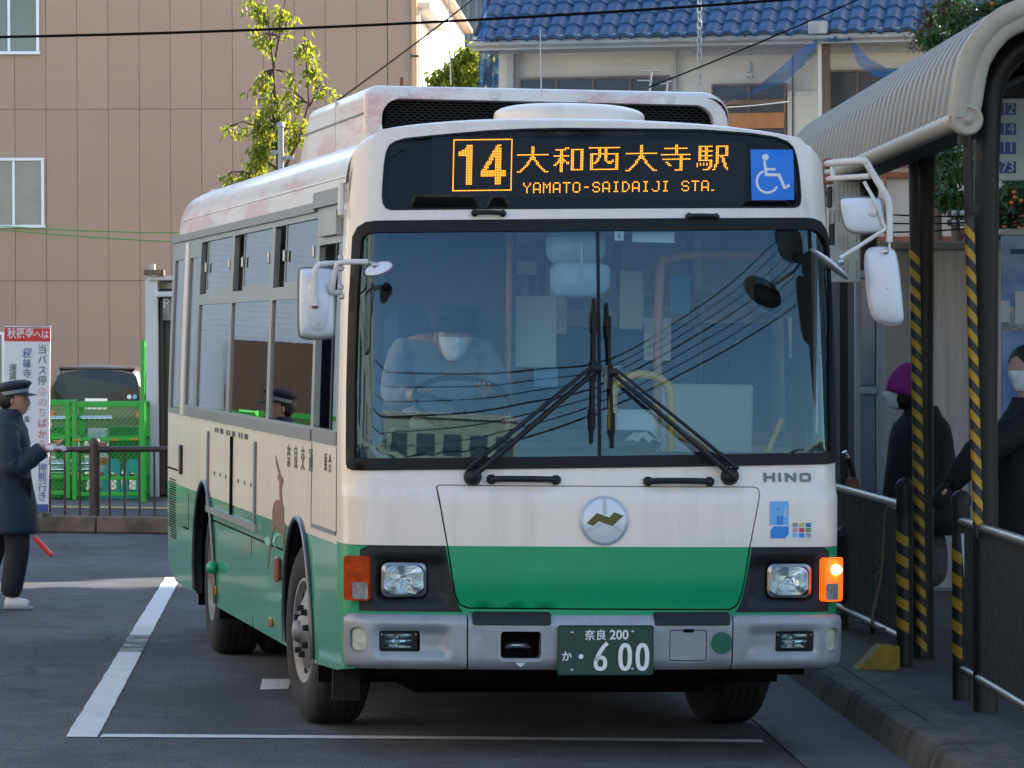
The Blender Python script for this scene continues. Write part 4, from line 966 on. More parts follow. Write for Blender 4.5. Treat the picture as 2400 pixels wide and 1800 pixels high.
# ---- air-conditioning pod, vent hatch, antennas
def pod_ring(y, x, zb, zt, r):
    q = rrect(-x, zb, x, zt, (.005, .005, r * 1.8, r), 5); return [Vector((a * (1 + .0 * b), y, b + .02 * (1 - (a / x) ** 2) * (1 if b > zb + .1 else 0))) for a, b in q]
mb = MB(); rings = [pod_ring(1.50, .895, 2.80, 3.105, .05), pod_ring(1.515, .905, 2.80, 3.125, .06), pod_ring(1.56, .91, 2.80, 3.135, .07), pod_ring(2.4, .91, 2.80, 3.135, .07), pod_ring(3.75, .91, 2.80, 3.135, .07), pod_ring(3.9, .90, 2.80, 3.11, .07), pod_ring(4.15, .90, 2.80, 2.93, .05)]
n = len(rings[0]); mb.add([p for r_ in rings for p in r_], [(i * n + k, i * n + (k + 1) % n, (i + 1) * n + (k + 1) % n, (i + 1) * n + k) for i in range(len(rings) - 1) for k in range(n)], 0, True)
mb.add(rings[-1], [tuple(range(n))])
hl = rrect(-.825, 2.86, .825, 3.07, .09, 6); of = rrect(-.895, 2.80, .895, 3.105, (.005, .005, .12, .05), 6); k = len(of)
front = [Vector((a, 1.50, b + .02 * (1 - (a / .9) ** 2) * (1 if b > 2.9 else 0))) for a, b in of]
mb.add(front + [Vector((a, 1.495, b + .012 * (1 - (a / .9) ** 2) * (1 if b > 2.95 else 0))) for a, b in hl] + [Vector((a, 1.56, b)) for a, b in hl], [(i, (i + 1) % k, k + (i + 1) % k, k + i) for i in range(k)] + [(k + i, k + (i + 1) % k, 2 * k + (i + 1) % k, 2 * k + i) for i in range(k)])
link('air_conditioner_housing', smooth_clean(mb.mesh('pod'), .003), 'bus_roof', bus)
mb = MB(); mb.box((0, 1.60, 2.96), (1.76, .02, .26)); mb.build('pod_void', 'black_void', bus)
mb = MB()
for j in range(17):
    for i in range(92):
        x = -.82 + i * .018; z = 2.862 + j * .0125
        if abs(x) > .815 or z > 3.068: continue
        up = (i + j) % 2
        mb.tube([(x, 1.545, z + (.006 if up else 0)), (x + .018, 1.545, z + (0 if up else .006))], .0011, 3, False)
mb.build('pod_grille', mat('grille_wire', (.10, .095, .08), .5, .5), bus, kind='stuff')
for i, uv in enumerate(((865, 0),)):
    pass
for x in (-.72, -.27, .16, .60):
    mb = MB(); mb.box((x, 1.499, 3.10), (.052, .012, .040), .005); mb.ell((x - .002, 1.49, 3.082), (.006, .004, .006), 8, 5); mb.build('pod_clip', 'pipe_white', bus)
mb = MB(); mb.box((0, 2.6, 2.99), (1.828, .02, .24)); mb.build('pod_joint', 'pipe_white', bus)
for sg in (-1, 1):
    mb = MB(); mb.box((sg * .912, 2.8, 3.0), (.012, 2.5, .008)); mb.build('pod_seam', 'bus_grey', bus)
mb = MB(); mb.grid(lambda a, b: Vector((.362 * (1 if True else 0) * math.cos(2 * math.pi * a) * (1 if b < .3 else math.cos((b - .3) / .7 * math.pi / 2) ** .55), .95 + .30 * math.sin(2 * math.pi * a) * (1 if b < .3 else math.cos((b - .3) / .7 * math.pi / 2) ** .55), 2.87 + (.30 * b / .3 * .35 if b < .3 else .105 + .058 * math.sin((b - .3) / .7 * math.pi / 2)))), 40, 12, closed_u=True); mb.build('roof_vent', 'bus_white', bus)
q = BUS.px(*(1269, 226), .95); q2 = BUS.px(1266, 63, 1.0)
mb = MB(); mb.tube([q, q2], [.004, .0015], 5); mb.build('whip_antenna', 'steel', bus)
q = BUS.px(1057, 199, 2.2); q2 = BUS.px(1050, -60, 2.2); mb = MB(); mb.tube([q, q2], [.0045, .002], 5); mb.build('whip_antenna', 'steel', bus)
q = BUS.px(941, 200, 2.0); q2 = BUS.px(941, 181, 2.0); mb = MB(); mb.tube([q - Vector((0, 0, .05)), q2], .009, 6); mb.build('aerial_stub', 'rust', bus)
# ---- wheels
def wheel(x, y, sg, steer=0., dual=False, nm='wheel'):
    r_, z0 = .455, .455
    root = MB(); ax = Vector((sg * math.cos(steer), math.sin(steer) * sg, 0)); o = Vector((x, y, z0))
    rim = MB(); dish = .075 if dual else -.012
    prof = [(.035, .02 - dish), (.075, .02 - dish), (.08, .0 - dish), (.15, .0 - dish), (.175, -.015 - dish), (.235, -.03 - dish * .5), (.245, .01), (.262, .012), (.265, -.02)]
    rim.lathe(prof, o, ax, 40); w_ = rim.build(nm, 'wheel_steel', bus)
    hub = MB(); hub.lathe([(.0, .055 - dish), (.045, .05 - dish), (.055, .03 - dish), (.06, -.01 - dish)], o, ax, 20); hub.build('hub_cap', 'wheel_steel', w_)
    a = ax.orthogonal().normalized(); b = ax.cross(a)
    nut = MB().cyl((0, 0, 0), (0, 0, .034), .019, .015, 6).mesh('wheel_nut'); nut.materials.append(M['black_plastic'])
    for k in range(8):
        th = R(45 * k + 12); p = o + (a * math.cos(th) + b * math.sin(th)) * .115 + ax * (-.005 - dish)
        n_o = link('wheel_nut', nut, 'black_plastic', w_); n_o.matrix_basis = Matrix.Translation(p) @ ax.to_track_quat('Z', 'Y').to_matrix().to_4x4()
    for k in range(8):
        th = R(45 * k + 34); p = o + (a * math.cos(th) + b * math.sin(th)) * .200 + ax * (-.020 - dish * .7)
        s_ = MB(); t_ = (-a * math.sin(th) + b * math.cos(th)); n2 = (a * math.cos(th) + b * math.sin(th))
        s_.add([p + t_ * .030 * math.cos(R(36 * j)) + n2 * .017 * math.sin(R(36 * j)) + ax * .004 for j in range(10)], [tuple(range(10))]); s_.build('wheel_slot', 'black_void', w_)
    ty = MB(); tw = .245
    pr = [(.262, .005), (.268, .014), (.33, .022), (.40, .016), (.435, -.004), (.448, -.022), (.4545, -.05)]
    tp = pr + [(.4545, -tw / 2 + .02)]
    full = pr[:] + [(.455, -.08), (.455, -.11), (.455, -tw + .10), (.4545, -tw + .05), (.448, -tw + .022), (.435, -tw + .004), (.40, -tw - .01), (.33, -tw - .016), (.265, -tw)]
    ty.lathe(full, o, ax, 56)
    for g in (-.065, -.105, -.15, -.19): 
        ty.lathe([(.4555, g), (.4555, g - .007)], o, ax, 40, 1, False)
    if dual: ty.lathe([(rr, h - .29) for rr, h in full], o, ax, 40)
    t_o = ty.build('tyre', ['tyre', 'black_void'], w_)
    return w_
wheel(-1.12, YF, -1, R(5)); wheel(1.115, YF, 1, R(5)); wheel(-1.10, YR, -1, 0, True); wheel(1.10, YR, 1, 0, True)
# ---- mirrors
def mp_(zf, a, b, y): return BUS.px(*zf(a, b), y)
def mirror_head(nm, zf, corners, y, depth, tilt, rimw, mats=('mirror_white', 'mirror_rim')):
    """rounded mirror back bulging toward the camera; corners = outline in photo zoom coordinates"""
    pts = [mp_(zf, a, b, y) for a, b in corners]; c = sum(pts, Vector()) / len(pts); n = len(pts)
    back = MB(); rows = []
    for f_, d_ in ((1., 0), (.99, .012), (.94, .030), (.86, .040), (.70, .048), (.4, .052), (.02, .053)):
        rows += [c + (p - c) * f_ + Vector((tilt * ((p - c) * f_).x, -d_ * depth / .053, 0)) for p in pts]
    back.add(rows, [(i * n + k, (i + 1) * n + k, (i + 1) * n + (k + 1) % n, i * n + (k + 1) % n) for i in range(6) for k in range(n)], 0, True)
    o = back.build(nm, mats[0], bus)
    rm = MB(); rm.tube([c + (p - c) * 1.0 + Vector((tilt * (p - c).x, .004, 0)) for p in pts], rimw, 8, closed=True); rm.build('mirror_edge', mats[1], o)
    gl = MB(); gl.add([c + (p - c) * .97 + Vector((tilt * (p - c).x, .010, 0)) for p in pts], [tuple(range(n))]); gl.build('mirror_glass', 'chrome', o)
    return o
m1 = mirror_head('side_mirror', zR2, chaikin([(262, 480), (300, 440), (740, 440), (785, 500), (785, 1410), (735, 1482), (310, 1482), (258, 1400)], 2), -.02, .050, .0, .009)
mb = MB(); pts = [mp_(zR2, a, b, -.02) for a, b in chaikin([(360, 560), (690, 560), (690, 1370), (360, 1370)], 3)]; c = sum(pts, Vector()) / len(pts); n = len(pts)
mb.add([p + Vector((0, -.046, 0)) for p in pts] + [c + (p - c) * .93 + Vector((0, -.056, 0)) for p in pts] + [c + Vector((0, -.057, 0))], [(k, n + k, n + (k + 1) % n, (k + 1) % n) for k in range(n)] + [(n + k, 2 * n, n + (k + 1) % n) for k in range(n)], 0, True); mb.build('mirror_boss', 'mirror_white', m1)
def curve(pts, n=6):
    out = []
    for i in range(len(pts) - 1):
        p0, p1, p2, p3 = [Vector(pts[max(0, min(len(pts) - 1, j))]) for j in (i - 1, i, i + 1, i + 2)]
        for k in range(n):
            t = k / n; out.append(.5 * (2 * p1 + (p2 - p0) * t + (2 * p0 - 5 * p1 + 4 * p2 - p3) * t * t + (3 * p1 - p0 - 3 * p2 + p3) * t ** 3))
    return out + [Vector(pts[-1])]
def arm(nm, zf, pts, r, m='pipe_white', par=bus):
    mb = MB(); mb.tube(curve([mp_(zf, a, b, y) for a, b, y in pts]), r, 10); return mb.build(nm, m, par)
arm('mirror_arm', zR2, [(490, 940, -.085), (490, 760, -.09), (492, 520, -.09), (540, 400, -.088), (640, 372, -.08), (900, 365, -.04)], .0125)
arm('mirror_arm', zR2, [(880, 800, .02), (790, 805, -.05), (755, 770, -.08), (800, 500, -.10), (840, 380, -.11), (930, 348, -.12), (1290, 342, -.14)], .0125)
mb = MB(); mb.cyl(mp_(zR2, 490, 880, -.088), mp_(zR2, 490, 1000, -.088), .0165, n=12); mb.build('mirror_clamp', 'pipe_white', bus)
mb = MB(); mb.ell(mp_(zR2, 500, 1020, -.080), (.016, .010, .008)); mb.build('clamp_rust', 'rust', bus)
for (a, b) in ((880, 280), (890, 440), (885, 720), (900, 860)):
    mb = MB(); q = mp_(zR2, a, b, .03); mb.box(q, (.022, .03, .026), .006); mb.cyl(q + Vector((-.006, -.03, 0)), q + Vector((-.006, -.01, 0)), .007, n=8); mb.build('mirror_bracket', 'steel', bus)
mb = MB(); c0 = mp_(zR2, 1450, 440, -.15); ax = Vector((-.30, -.32, .75)); mb.lathe([(0, .018), (.02, .017), (.045, .010), (.062, .002), (.066, -.004)], c0, ax, 28); cv = mb.build('convex_mirror', 'mirror_white', bus)
mb = MB(); mb.lathe([(.069, .003), (.071, -.006), (.064, -.010), (0, -.012)], c0, ax, 28); mb.build('mirror_edge', 'mirror_rim', cv)
mb = MB(); mb.cyl(mp_(zR2, 1290, 342, -.14), mp_(zR2, 1400, 370, -.15), .006, n=8); mb.ell(mp_(zR2, 1400, 390, -.165), (.015, .012, .015)); mb.build('mirror_joint', 'steel', bus)
# inner black round mirror by the driver's pillar
mb = MB(); c0 = mp_(zR2, 1570, 710, .30); mb.lathe([(0, .02), (.022, .017), (.027, .0), (.0, -.005)], c0, (.35, -1, .1), 20); mb.tube([mp_(zR2, 1160, 840, .22), mp_(zR2, 1240, 760, .24), mp_(zR2, 1330, 610, .27), mp_(zR2, 1480, 630, .29)], .005, 6); mb.build('interior_mirror', 'rubber', bus)
# near-side mirror frame
arm('mirror_arm', zR1, [(600, 165, .06), (660, 158, -.02), (900, 140, -.16), (945, 160, -.17), (985, 225, -.17), (1110, 430, -.18), (1140, 500, -.18), (1148, 620, -.18), (1148, 855, -.18)], .0165)
arm('mirror_arm', zR1, [(605, 300, .06), (680, 295, -.02), (975, 275, -.165)], .0135)
arm('mirror_arm', zR1, [(650, 160, .0), (645, 235, .0), (652, 300, .0)], .012)
arm('mirror_arm', zR1, [(925, 325, -.155), (1030, 520, -.19), (1108, 735, -.185)], .0085)
arm('mirror_arm', zR1, [(1115, 740, -.185), (900, 880, -.20), (710, 1000, -.22)], .0095)
for (a, b) in ((605, 165), (612, 300)):
    mb = MB(); mb.box(mp_(zR1, a, b, .07), (.035, .05, .05), .006); mb.build('mirror_bracket', 'rust', bus)
mb = MB(); mb.cyl(mp_(zR1, 1020, 500, -.19), mp_(zR1, 1050, 560, -.19), .0125, n=10); mb.ell(mp_(zR1, 1000, 590, -.185), (.024, .01, .024)); mb.build('mirror_clamp', 'pipe_white', bus)
mirror_head('side_mirror', zR1, chaikin([(705, 500), (735, 465), (1050, 468), (1088, 500), (1105, 740), (1075, 772), (850, 780), (775, 745), (745, 690)], 2), -.15, .035, .0, .0065)
mirror_head('side_mirror', zR1, chaikin([(932, 960), (990, 905), (1170, 910), (1215, 985), (1270, 1500), (1255, 1575), (1180, 1590), (1060, 1570), (985, 1490), (945, 1200)], 2), -.17, .045, .0, .0060, ('mirror_white', mat('mirror_rim_pale', (.46, .45, .50), .45)))
mb = MB(); mb.cyl(mp_(zR1, 1148, 855, -.18), mp_(zR1, 1150, 960, -.19), .006, n=8); mb.box(mp_(zR1, 1115, 935, -.22), (.028, .02, .03), .008); mb.build('mirror_joint', 'steel', bus)
mb = MB(); c0 = mp_(zR1, 620, 1045, -.23); ax = Vector((.62, -.10, .80)); mb.lathe([(0, .020), (.03, .017), (.075, .010), (.105, .0), (.108, -.008)], c0, ax, 30); cv = mb.build('underview_mirror', 'mirror_white', bus)
mb = MB(); mb.lathe([(.110, .0), (.112, -.008), (.10, -.012), (0, -.014)], c0, ax, 30); mb.build('mirror_edge', 'mirror_rim', cv)
mb = MB(); mb.ell(mp_(zR1, 715, 1030, -.225), (.018, .014, .018)); mb.build('mirror_joint', 'steel', bus)
for (a, b) in ((620, 460), (640, 790)):
    mb = MB(); mb.box(mp_(zR1, a, b, .20), (.02, .04, .10), .006); mb.build('door_hinge', 'black_plastic', bus)
# ---- interior
mat('int_pale', (.62, .68, .70), .6, var=.1, vscale=2); mat('int_floor', (.12, .13, .14), .7, var=.2, vscale=5); mat('dash', (.045, .052, .056), .6, var=.2, vscale=6)
mat('seat_blue', (.03, .055, .12), .85, var=.2, vscale=40); mat('pole_orange', (.50, .24, .14), .4); mat('pole_yellow', (.72, .44, .06), .4); mat('shirt', (.17, .195, .23), .85, var=.15, vscale=9, bump=.4, bscale=14); mat('paper', (.66, .68, .66), .7); mat('int_trim', (.58, .64, .66), .5); mat('curtain_int', (.13, .16, .13), .8)
mb = MB(); mb.add([(-1.08, .3, .9), (1.08, .3, .9), (1.08, 9., .9), (-1.08, 9., .9)], [(0, 1, 2, 3)]); mb.build('interior_floor', 'int_floor', bus)
mb = MB(); mb.add([(-1.08, .45, 2.52), (1.08, .45, 2.52), (1.08, 9., 2.52), (-1.08, 9., 2.52)], [(3, 2, 1, 0)]); mb.build('interior_ceiling', 'int_pale', bus)
mb = MB(); mb.add([(-1.08, 9., .9), (1.08, 9., .9), (1.08, 9., 1.5), (-1.08, 9., 1.5)], [(0, 1, 2, 3)]); mb.add([(-1.08, 9., 2.2), (1.08, 9., 2.2), (1.08, 9., 2.52), (-1.08, 9., 2.52)], [(0, 1, 2, 3)]); mb.add([(-1.08, 9., 1.5), (-.9, 9., 1.5), (-.9, 9., 2.2), (-1.08, 9., 2.2)], [(0, 1, 2, 3)]); mb.add([(.9, 9., 1.5), (1.08, 9., 1.5), (1.08, 9., 2.2), (.9, 9., 2.2)], [(0, 1, 2, 3)]); mb.build('rear_bulkhead', 'int_pale', bus)
ds = MB(); ds.box((0, .42, 1.34), (2.1, .42, .10), .03); ds.box((-.52, .56, 1.42), (.85, .30, .14), .06); ds.box((.10, .50, 1.43), (.5, .3, .12), .05); ds.box((0, .35, 1.0), (2.1, .1, .6)); ds.build('dashboard', 'dash', bus)
sw = MB(); c0 = Vector((-.56, .58, 1.62)); tl = Matrix.Rotation(R(28), 3, 'X')
sw.tube([c0 + tl @ Vector((.225 * math.cos(2 * math.pi * k / 32), .225 * math.sin(2 * math.pi * k / 32), 0)) for k in range(32)], .014, 8, closed=True)
for a in (20, 160, 270): sw.tube([c0 + tl @ Vector((0, 0, -.03)), c0 + tl @ Vector((.22 * math.cos(R(a)), .22 * math.sin(R(a)), 0))], .012, 6)
sw.cyl(c0 + tl @ Vector((0, 0, -.02)), c0 + tl @ Vector((0, 0, -.4)), .035, n=10); sw.build('steering_wheel', 'rubber', bus)
st_ = MB(); st_.box((-.56, 1.16, 1.30), (.5, .5, .14), .05); st_.box((-.56, 1.44, 1.68), (.5, .14, .75), .06); st_.box((-.56, 1.2, 1.05), (.4, .4, .4)); st_.build('driver_seat', 'seat_blue', bus)
for i in range(5):
    for sx_ in (-1, 1):
        for k in (0, 1):
            if sx_ < 0 and i == 0: continue
            t_ = MB(); x = sx_ * (.86 - .42 * k) if i > 1 else sx_ * .86
            if i <= 1 and k: continue
            y = 2.6 + i * 1.15; t_.box((x, y, 1.35), (.40, .42, .10), .04); t_.box((x, y + .24, 1.68), (.40, .09, .62), .04); t_.build('passenger_seat', 'seat_blue', bus)
def pole(pts, r, m, nm='hand_pole'): mb = MB(); mb.tube(curve(pts, 5) if len(pts) > 2 else pts, r, 8); mb.build(nm, m, bus)
pole([(-.18, 1.55, .95), (-.18, 1.55, 2.5)], .016, 'pole_orange'); pole([(.12, 3.2, .95), (.12, 3.2, 2.5)], .016, 'pole_orange'); pole([(-.40, 2.4, .95), (-.40, 2.4, 2.5)], .016, 'pole_orange')
pole([(.48, 1.1, .95), (.48, 1.1, 2.18), (.54, 1.1, 2.30), (.68, 1.1, 2.33), (.98, 1.1, 2.33)], .022, 'pole_orange')
pole([(.20, .80, 1.2), (.20, .80, 1.62), (.24, .80, 1.72), (.34, .80, 1.75), (.44, .80, 1.72), (.48, .80, 1.62), (.48, .80, 1.2)], .022, 'pole_yellow')
pole([(.70, .75, 1.32), (.60, .7, 1.42), (.50, .70, 1.46)], .018, 'pole_orange'); pole([(.92, .70, 1.35), (1.0, .7, 1.55)], .014, 'pole_yellow')
fb_ = MB(); fb_.box((.32, .98, 1.36), (.22, .26, .44), .02); fb_.build('fare_box', 'int_trim', bus)
pr_ = MB(); pr_.box((.80, 1.55, 1.42), (.5, .03, .56), .01); pr_.build('white_partition', 'paper', bus)
pr_ = MB(); pr_.box((-.56, 1.75, 1.85), (.9, .02, 1.3)); pr_.build('driver_partition', 'dash', bus)
for i, (x, z, w_, h_, m) in enumerate(((.02, 1.95, .26, .36, 'int_trim'), (.12, 1.72, .12, .10, 'sticker_pale'), (.12, 1.88, .12, .08, 'sticker_white'), (.60, 2.12, .12, .30, 'int_trim'), (.76, 1.92, .14, .22, 'paper'), (.90, 2.15, .10, .20, 'sticker_pale'), (-.05, 2.28, .42, .07, 'int_trim'), (.30, 2.12, .09, .36, 'paper'), (.62, 1.72, .10, .12, 'paper'))):
    mb = MB(); mb.box((x, 2.05 + .11 * i, z), (w_, .02, h_), .004); mb.build('interior_notice', m, bus)
for x, y in ((-.30, 3.4), (-.10, 3.0), (.06, 3.5), (-.22, 2.7)):
    mb = MB(); mb.box((x, y, 2.44), (.02, .004, .18)); mb.tube([Vector((x + .035 * math.cos(2 * math.pi * k / 16), y, 2.31 + .05 * math.sin(2 * math.pi * k / 16))) for k in range(16)], .006, 6, closed=True); mb.build('hanging_strap', 'rubber', bus)
# inside rear-view mirrors (pale backs), tags, cloth
q = [BUS.px(*p, .38) for p in chaikin([(1288, 618), (1290, 690), (1325, 697), (1425, 695), (1432, 640), (1425, 617), (1330, 612)], 2)]
mb = MB(); n = len(q); c = sum(q, Vector()) / n; mb.add([p for p in q] + [c + (p - c) * .85 + Vector((0, -.03, 0)) for p in q] + [c + Vector((0, -.034, 0))], [(k, n + k, n + (k + 1) % n, (k + 1) % n) for k in range(n)] + [(n + k, 2 * n, n + (k + 1) % n) for k in range(n)], 0, True); mb.tube([c + Vector((0, -.03, 0)), c + Vector((0, -.03, .17))], .010, 6); mb.build('rear_view_mirror', mat('int_mirror', (.45, .55, .62), .4), bus)
q2 = [p + Vector((0, .12, .155)) for p in q]; mb = MB(); c = sum(q2, Vector()) / n; mb.add(q2 + [c + (p - c) * .8 + Vector((0, -.03, 0)) for p in q2] + [c + Vector((0, -.034, 0))], [(k, n + k, n + (k + 1) % n, (k + 1) % n) for k in range(n)] + [(n + k, 2 * n, n + (k + 1) % n) for k in range(n)], 0, True); mb.build('rear_view_mirror', 'int_mirror', bus)
q = [BUS.px(*p, .42) for p in chaikin([(1763, 672), (1768, 718), (1830, 742), (1838, 700), (1832, 685), (1775, 660)], 2)]
mb = MB(); n = len(q); c = sum(q, Vector()) / n; mb.add(q + [c + (p - c) * .85 + Vector((0, -.03, 0)) for p in q] + [c + Vector((0, -.034, 0))], [(k, n + k, n + (k + 1) % n, (k + 1) % n) for k in range(n)] + [(n + k, 2 * n, n + (k + 1) % n) for k in range(n)], 0, True); mb.tube([c + Vector((.05, 0, .02)), c + Vector((.17, .0, .14))], .006, 6); mb.build('interior_mirror', 'rubber', bus)
mb = MB(); a = BUS.px(1482, 540, .27); b = BUS.px(1580, 569, .27); mb.box(((a.x + b.x) / 2, .27, (a.z + b.z) / 2), (b.x - a.x, .004, a.z - b.z)); mb.build('windscreen_tag', 'sticker_white', bus)
sd = F(zE(0, 0)); mb = MB(); c = BUS.px(1451, 553, .205); mb.box(c, (.042, .002, .042)); mb.build('windscreen_tag', 'sticker_white', bus); text('tag_print', '6', .036, FRONT(c.x, c.y - .002, c.z), 'ink_black', bus, ext=.0004)
cl_ = MB(); c = BUS.px(1505, 1030, .36)
def cloth(a, b): return c + Vector(((a - .5) * .15 + .01 * math.sin(9 * b), (b - .5) * .10, .02 + .045 * math.exp(-((a - .5) ** 2 + (b - .5) ** 2) * 6) + .012 * math.sin(17 * a + 5 * b) * math.sin(11 * b + 3 * a) - .03))
cl_.grid(cloth, 16, 12); cl_.build('white_cloth', 'paper', bus)
mb = MB(); a = BUS.px(1895, 1020, .28); mb.box(a, (.012, .006, .10)); mb.build('blue_strip', 'sticker_blue', bus)
mb = MB(); mb.box((1.03, .40, 1.85), (.012, .45, .98)); mb.build('door_edge', 'dash', bus)
# ================================================================ buildings
mat('panel_pink', (.375, .258, .190), .8, var=.045, vscale=.9, bump=.05, bscale=30)
mat('joint_dark', (.36, .248, .185), .9)
grime('panel_pink', (.30, .21, .17), .35, (3, 3, .25), .8); tone('panel_pink', .025); mat('cream_wall', (.62, .55, .47), .8, var=.06, vscale=1.2); mat('white_wall', (.74, .70, .64), .75, var=.05, vscale=1.5)
mat('frame_white', (.74, .75, .76), .45); mat('pipe_ochre', (.55, .33, .18), .5); mat('dark_metal', (.06, .055, .05), .5)
mat('office_glass', (.075, .09, .095), .12, var=.25, vscale=.8, coat=.5); mat('frosted_glass', (.20, .195, .15), .25, col2=(.12, .13, .13), vscale=.7, bump=.15, bscale=60, coat=.3)
mat('grey_siding', (.20, .21, .22), .6, var=.06, vscale=2)
PB = Frame(-1.80, 80., .15, .045, LEAN)
pb = thing('office_building', 'pinkish brown panelled building with white framed windows behind the bus', 'building', PB)
vj = [z for z in (PB.px(182, 1060).z, PB.px(181, 658).z, PB.px(178, 256).z, PB.px(175, -140).z)]
hj = [0, vj[1], vj[2], vj[3]]
pwid = .572; ncol = 44
x0 = PB.px(181, 300).x
pm = {}
for r_ in range(3):
    h = hj[r_ + 1] - hj[r_]; mb = MB(); mb.box((0, .04, h / 2), (pwid - .006, .10, h - .007), .003); pm[r_] = mb.mesh('facade_panel')
cols = [x0 + pwid * (k + .5) for k in range(-38, 40) if x0 + pwid * (k + 1) <= .05]
for r_ in range(3):
    for cx in cols: o = link('facade_panel', pm[r_], 'panel_pink', pb); o.location = (cx, 0, hj[r_])
xr = max(cols) + pwid / 2
mb = MB(); mb.box((xr - 11, 5.06, 4.4), (22.2, 9.98, 8.9)); mb.build('wall', 'joint_dark', pb)
if xr < .0: mb = MB(); mb.box((xr / 2 + .03, .05, 4.45), (abs(xr) - .02 + .06, .12, 8.9), .006); mb.build('corner_panel', 'panel_pink', pb)
def pwindow(u0, u1, v0, v1, um, gm):
    a = PB.px(u0, (v0 + v1) / 2); b = PB.px(u1, (v0 + v1) / 2); zt = PB.px(u1, v0).z; zb = PB.px(u1, v1).z
    fr = MB(); f = .055
    for (c, d) in ((((a.x + b.x) / 2, -.03, zt - f / 2), (b.x - a.x, .09, f)), (((a.x + b.x) / 2, -.045, zb + f / 2), (b.x - a.x + .04, .13, f)), ((a.x + f / 2, -.03, (zt + zb) / 2), (f, .09, zt - zb - 2 * f)), ((b.x - f / 2, -.03, (zt + zb) / 2), (f, .09, zt - zb - 2 * f)), ((PB.px(um, (v0 + v1) / 2).x, -.02, (zt + zb) / 2), (.05, .07, zt - zb - 2 * f))): fr.box(c, d, .006)
    w_ = fr.build('window', 'frame_white', pb)
    xm = PB.px(um, (v0 + v1) / 2).x
    for (p, q) in ((a.x + f, xm - .025), (xm + .025, b.x - f)):
        g = MB(); g.box(((p + q) / 2, -.012, (zt + zb) / 2), (q - p, .006, zt - zb - 2 * f)); g.build('pane', gm, w_)
pwindow(-46, 92, -60, 128, 21, 'office_glass'); pwindow(-42, 104, 370, 534, 32, 'frosted_glass'); pwindow(-130, 12, 778, 940, -60, 'frosted_glass')
# sunlit flank receding to the right
SFk = Frame(-1.80, 80., .15, -.035, LEAN)
mb = MB(); mb.box((-.10, 10.2, 4.45), (.25, 20.2, 8.9)); fl = mb.build('side_wall', 'white_wall', pb); fl.matrix_parent_inverse = PB.I; fl.matrix_basis = SFk.M
def flank(nm, c, d, m, b=.01):
    mb = MB(); mb.box(c, d, b); o = mb.build(nm, m, pb); o.matrix_parent_inverse = PB.I; o.matrix_basis = SFk.M
flank('flank_ledge', (.10, 3., 7.95), (.45, 6., .12), 'cream_wall'); flank('flank_pilaster', (.07, .25, 4.0), (.10, .5, 7.9), 'cream_wall')
for y, z in ((7.2, 6.1), (11.5, 5.4), (15.5, 6.6)): flank('side_window', (.035, y, z), (.02, .6, 1.5), 'office_glass')
flank('flank_coping', (.04, 10.2, 8.93), (.36, 20.3, .10), 'pipe_ochre')
mb = MB(); mb.cyl((.03, -.10, 0), (.03, -.10, 9), .06, n=12); mb.build('downpipe', 'pipe_ochre', pb)
for z in (2., 4.5, 7.): mb = MB(); mb.box((.03, -.10, z), (.16, .16, .04), .01); mb.build('pipe_clip', 'dark_metal', pb)
# grey corrugated block far behind
GB = Frame(-1.55, 128, .15, 0, LEAN); gb = thing('grey_block', 'tall grey corrugated building seen between white wall and blue roof', 'building', GB)
mb = MB(); mb.box((4., 5, 9.2), (9.5, 10, 18.4)); mb.build('wall', 'grey_siding', gb)
rib = MB().box((0, 0, 9.2), (.10, .08, 18.3)).mesh('siding_rib')
for k in range(38): o = link('siding_rib', rib, 'grey_siding', gb); o.location = (-.7 + .25 * k, -.03, 0)
# ---- house with blue tiled roof
HB = Frame(-.49, 66., .15, -.25, LEAN); hs = thing('house', 'old house with blue tiled roof and draped blue netting', 'house', HB)
mat('roof_tile', (.024, .072, .15), .45, var=.38, vscale=5, coat=.15); mat('tile_dark', (.02, .028, .045), .7); mat('house_wall', (.58, .53, .45), .85, var=.08, vscale=1.2)
mat('gutter_grey', (.36, .36, .35), .5, var=.15, vscale=5); mat('soffit', (.40, .385, .36), .8, var=.1, vscale=4); mat('wood_old', (.17, .115, .08), .8, var=.3, vscale=6, stretch=(1, 1, .2)); mat('wood_orange', (.42, .17, .06), .7, var=.2, vscale=5); mat('dark_room', (.018, .018, .022), .4)
ez = HB.px(1125, 92).z; L_ = 10.5; PIT = R(38); tw, te = .272, .31
tm = MB(); 
def tile(a, b):
    x = a * tw * 1.04; w_ = .034 * math.cos(2 * math.pi * (a * .98 - .28)) + .012 * math.cos(4 * math.pi * a)
    return Vector((x, b * te * 1.12 * math.cos(PIT) + (w_ + .030 * (1 - b)) * -math.sin(PIT), b * te * 1.12 * math.sin(PIT) + (w_ + .030 * (1 - b)) * math.cos(PIT)))
tm.grid(tile, 10, 3); 
fr_ = [tile(k / 9, 0) for k in range(10)]; tm.add([p for p in fr_] + [p + Vector((0, .02, -.035)) for p in fr_], [(k, 10 + k, 11 + k, k + 1) for k in range(9)]); tme = tm.mesh('roof_tile')
rf = MB(); rf.add([(-.1, .04, ez - .02), (L_ + .1, .04, ez - .02), (L_ + .1, .04 + 3.2 * math.cos(PIT), ez - .02 + 3.2 * math.sin(PIT)), (-.1, .04 + 3.2 * math.cos(PIT), ez - .02 + 3.2 * math.sin(PIT))], [(0, 1, 2, 3)]); rfo = rf.build('roof', 'tile_dark', hs)
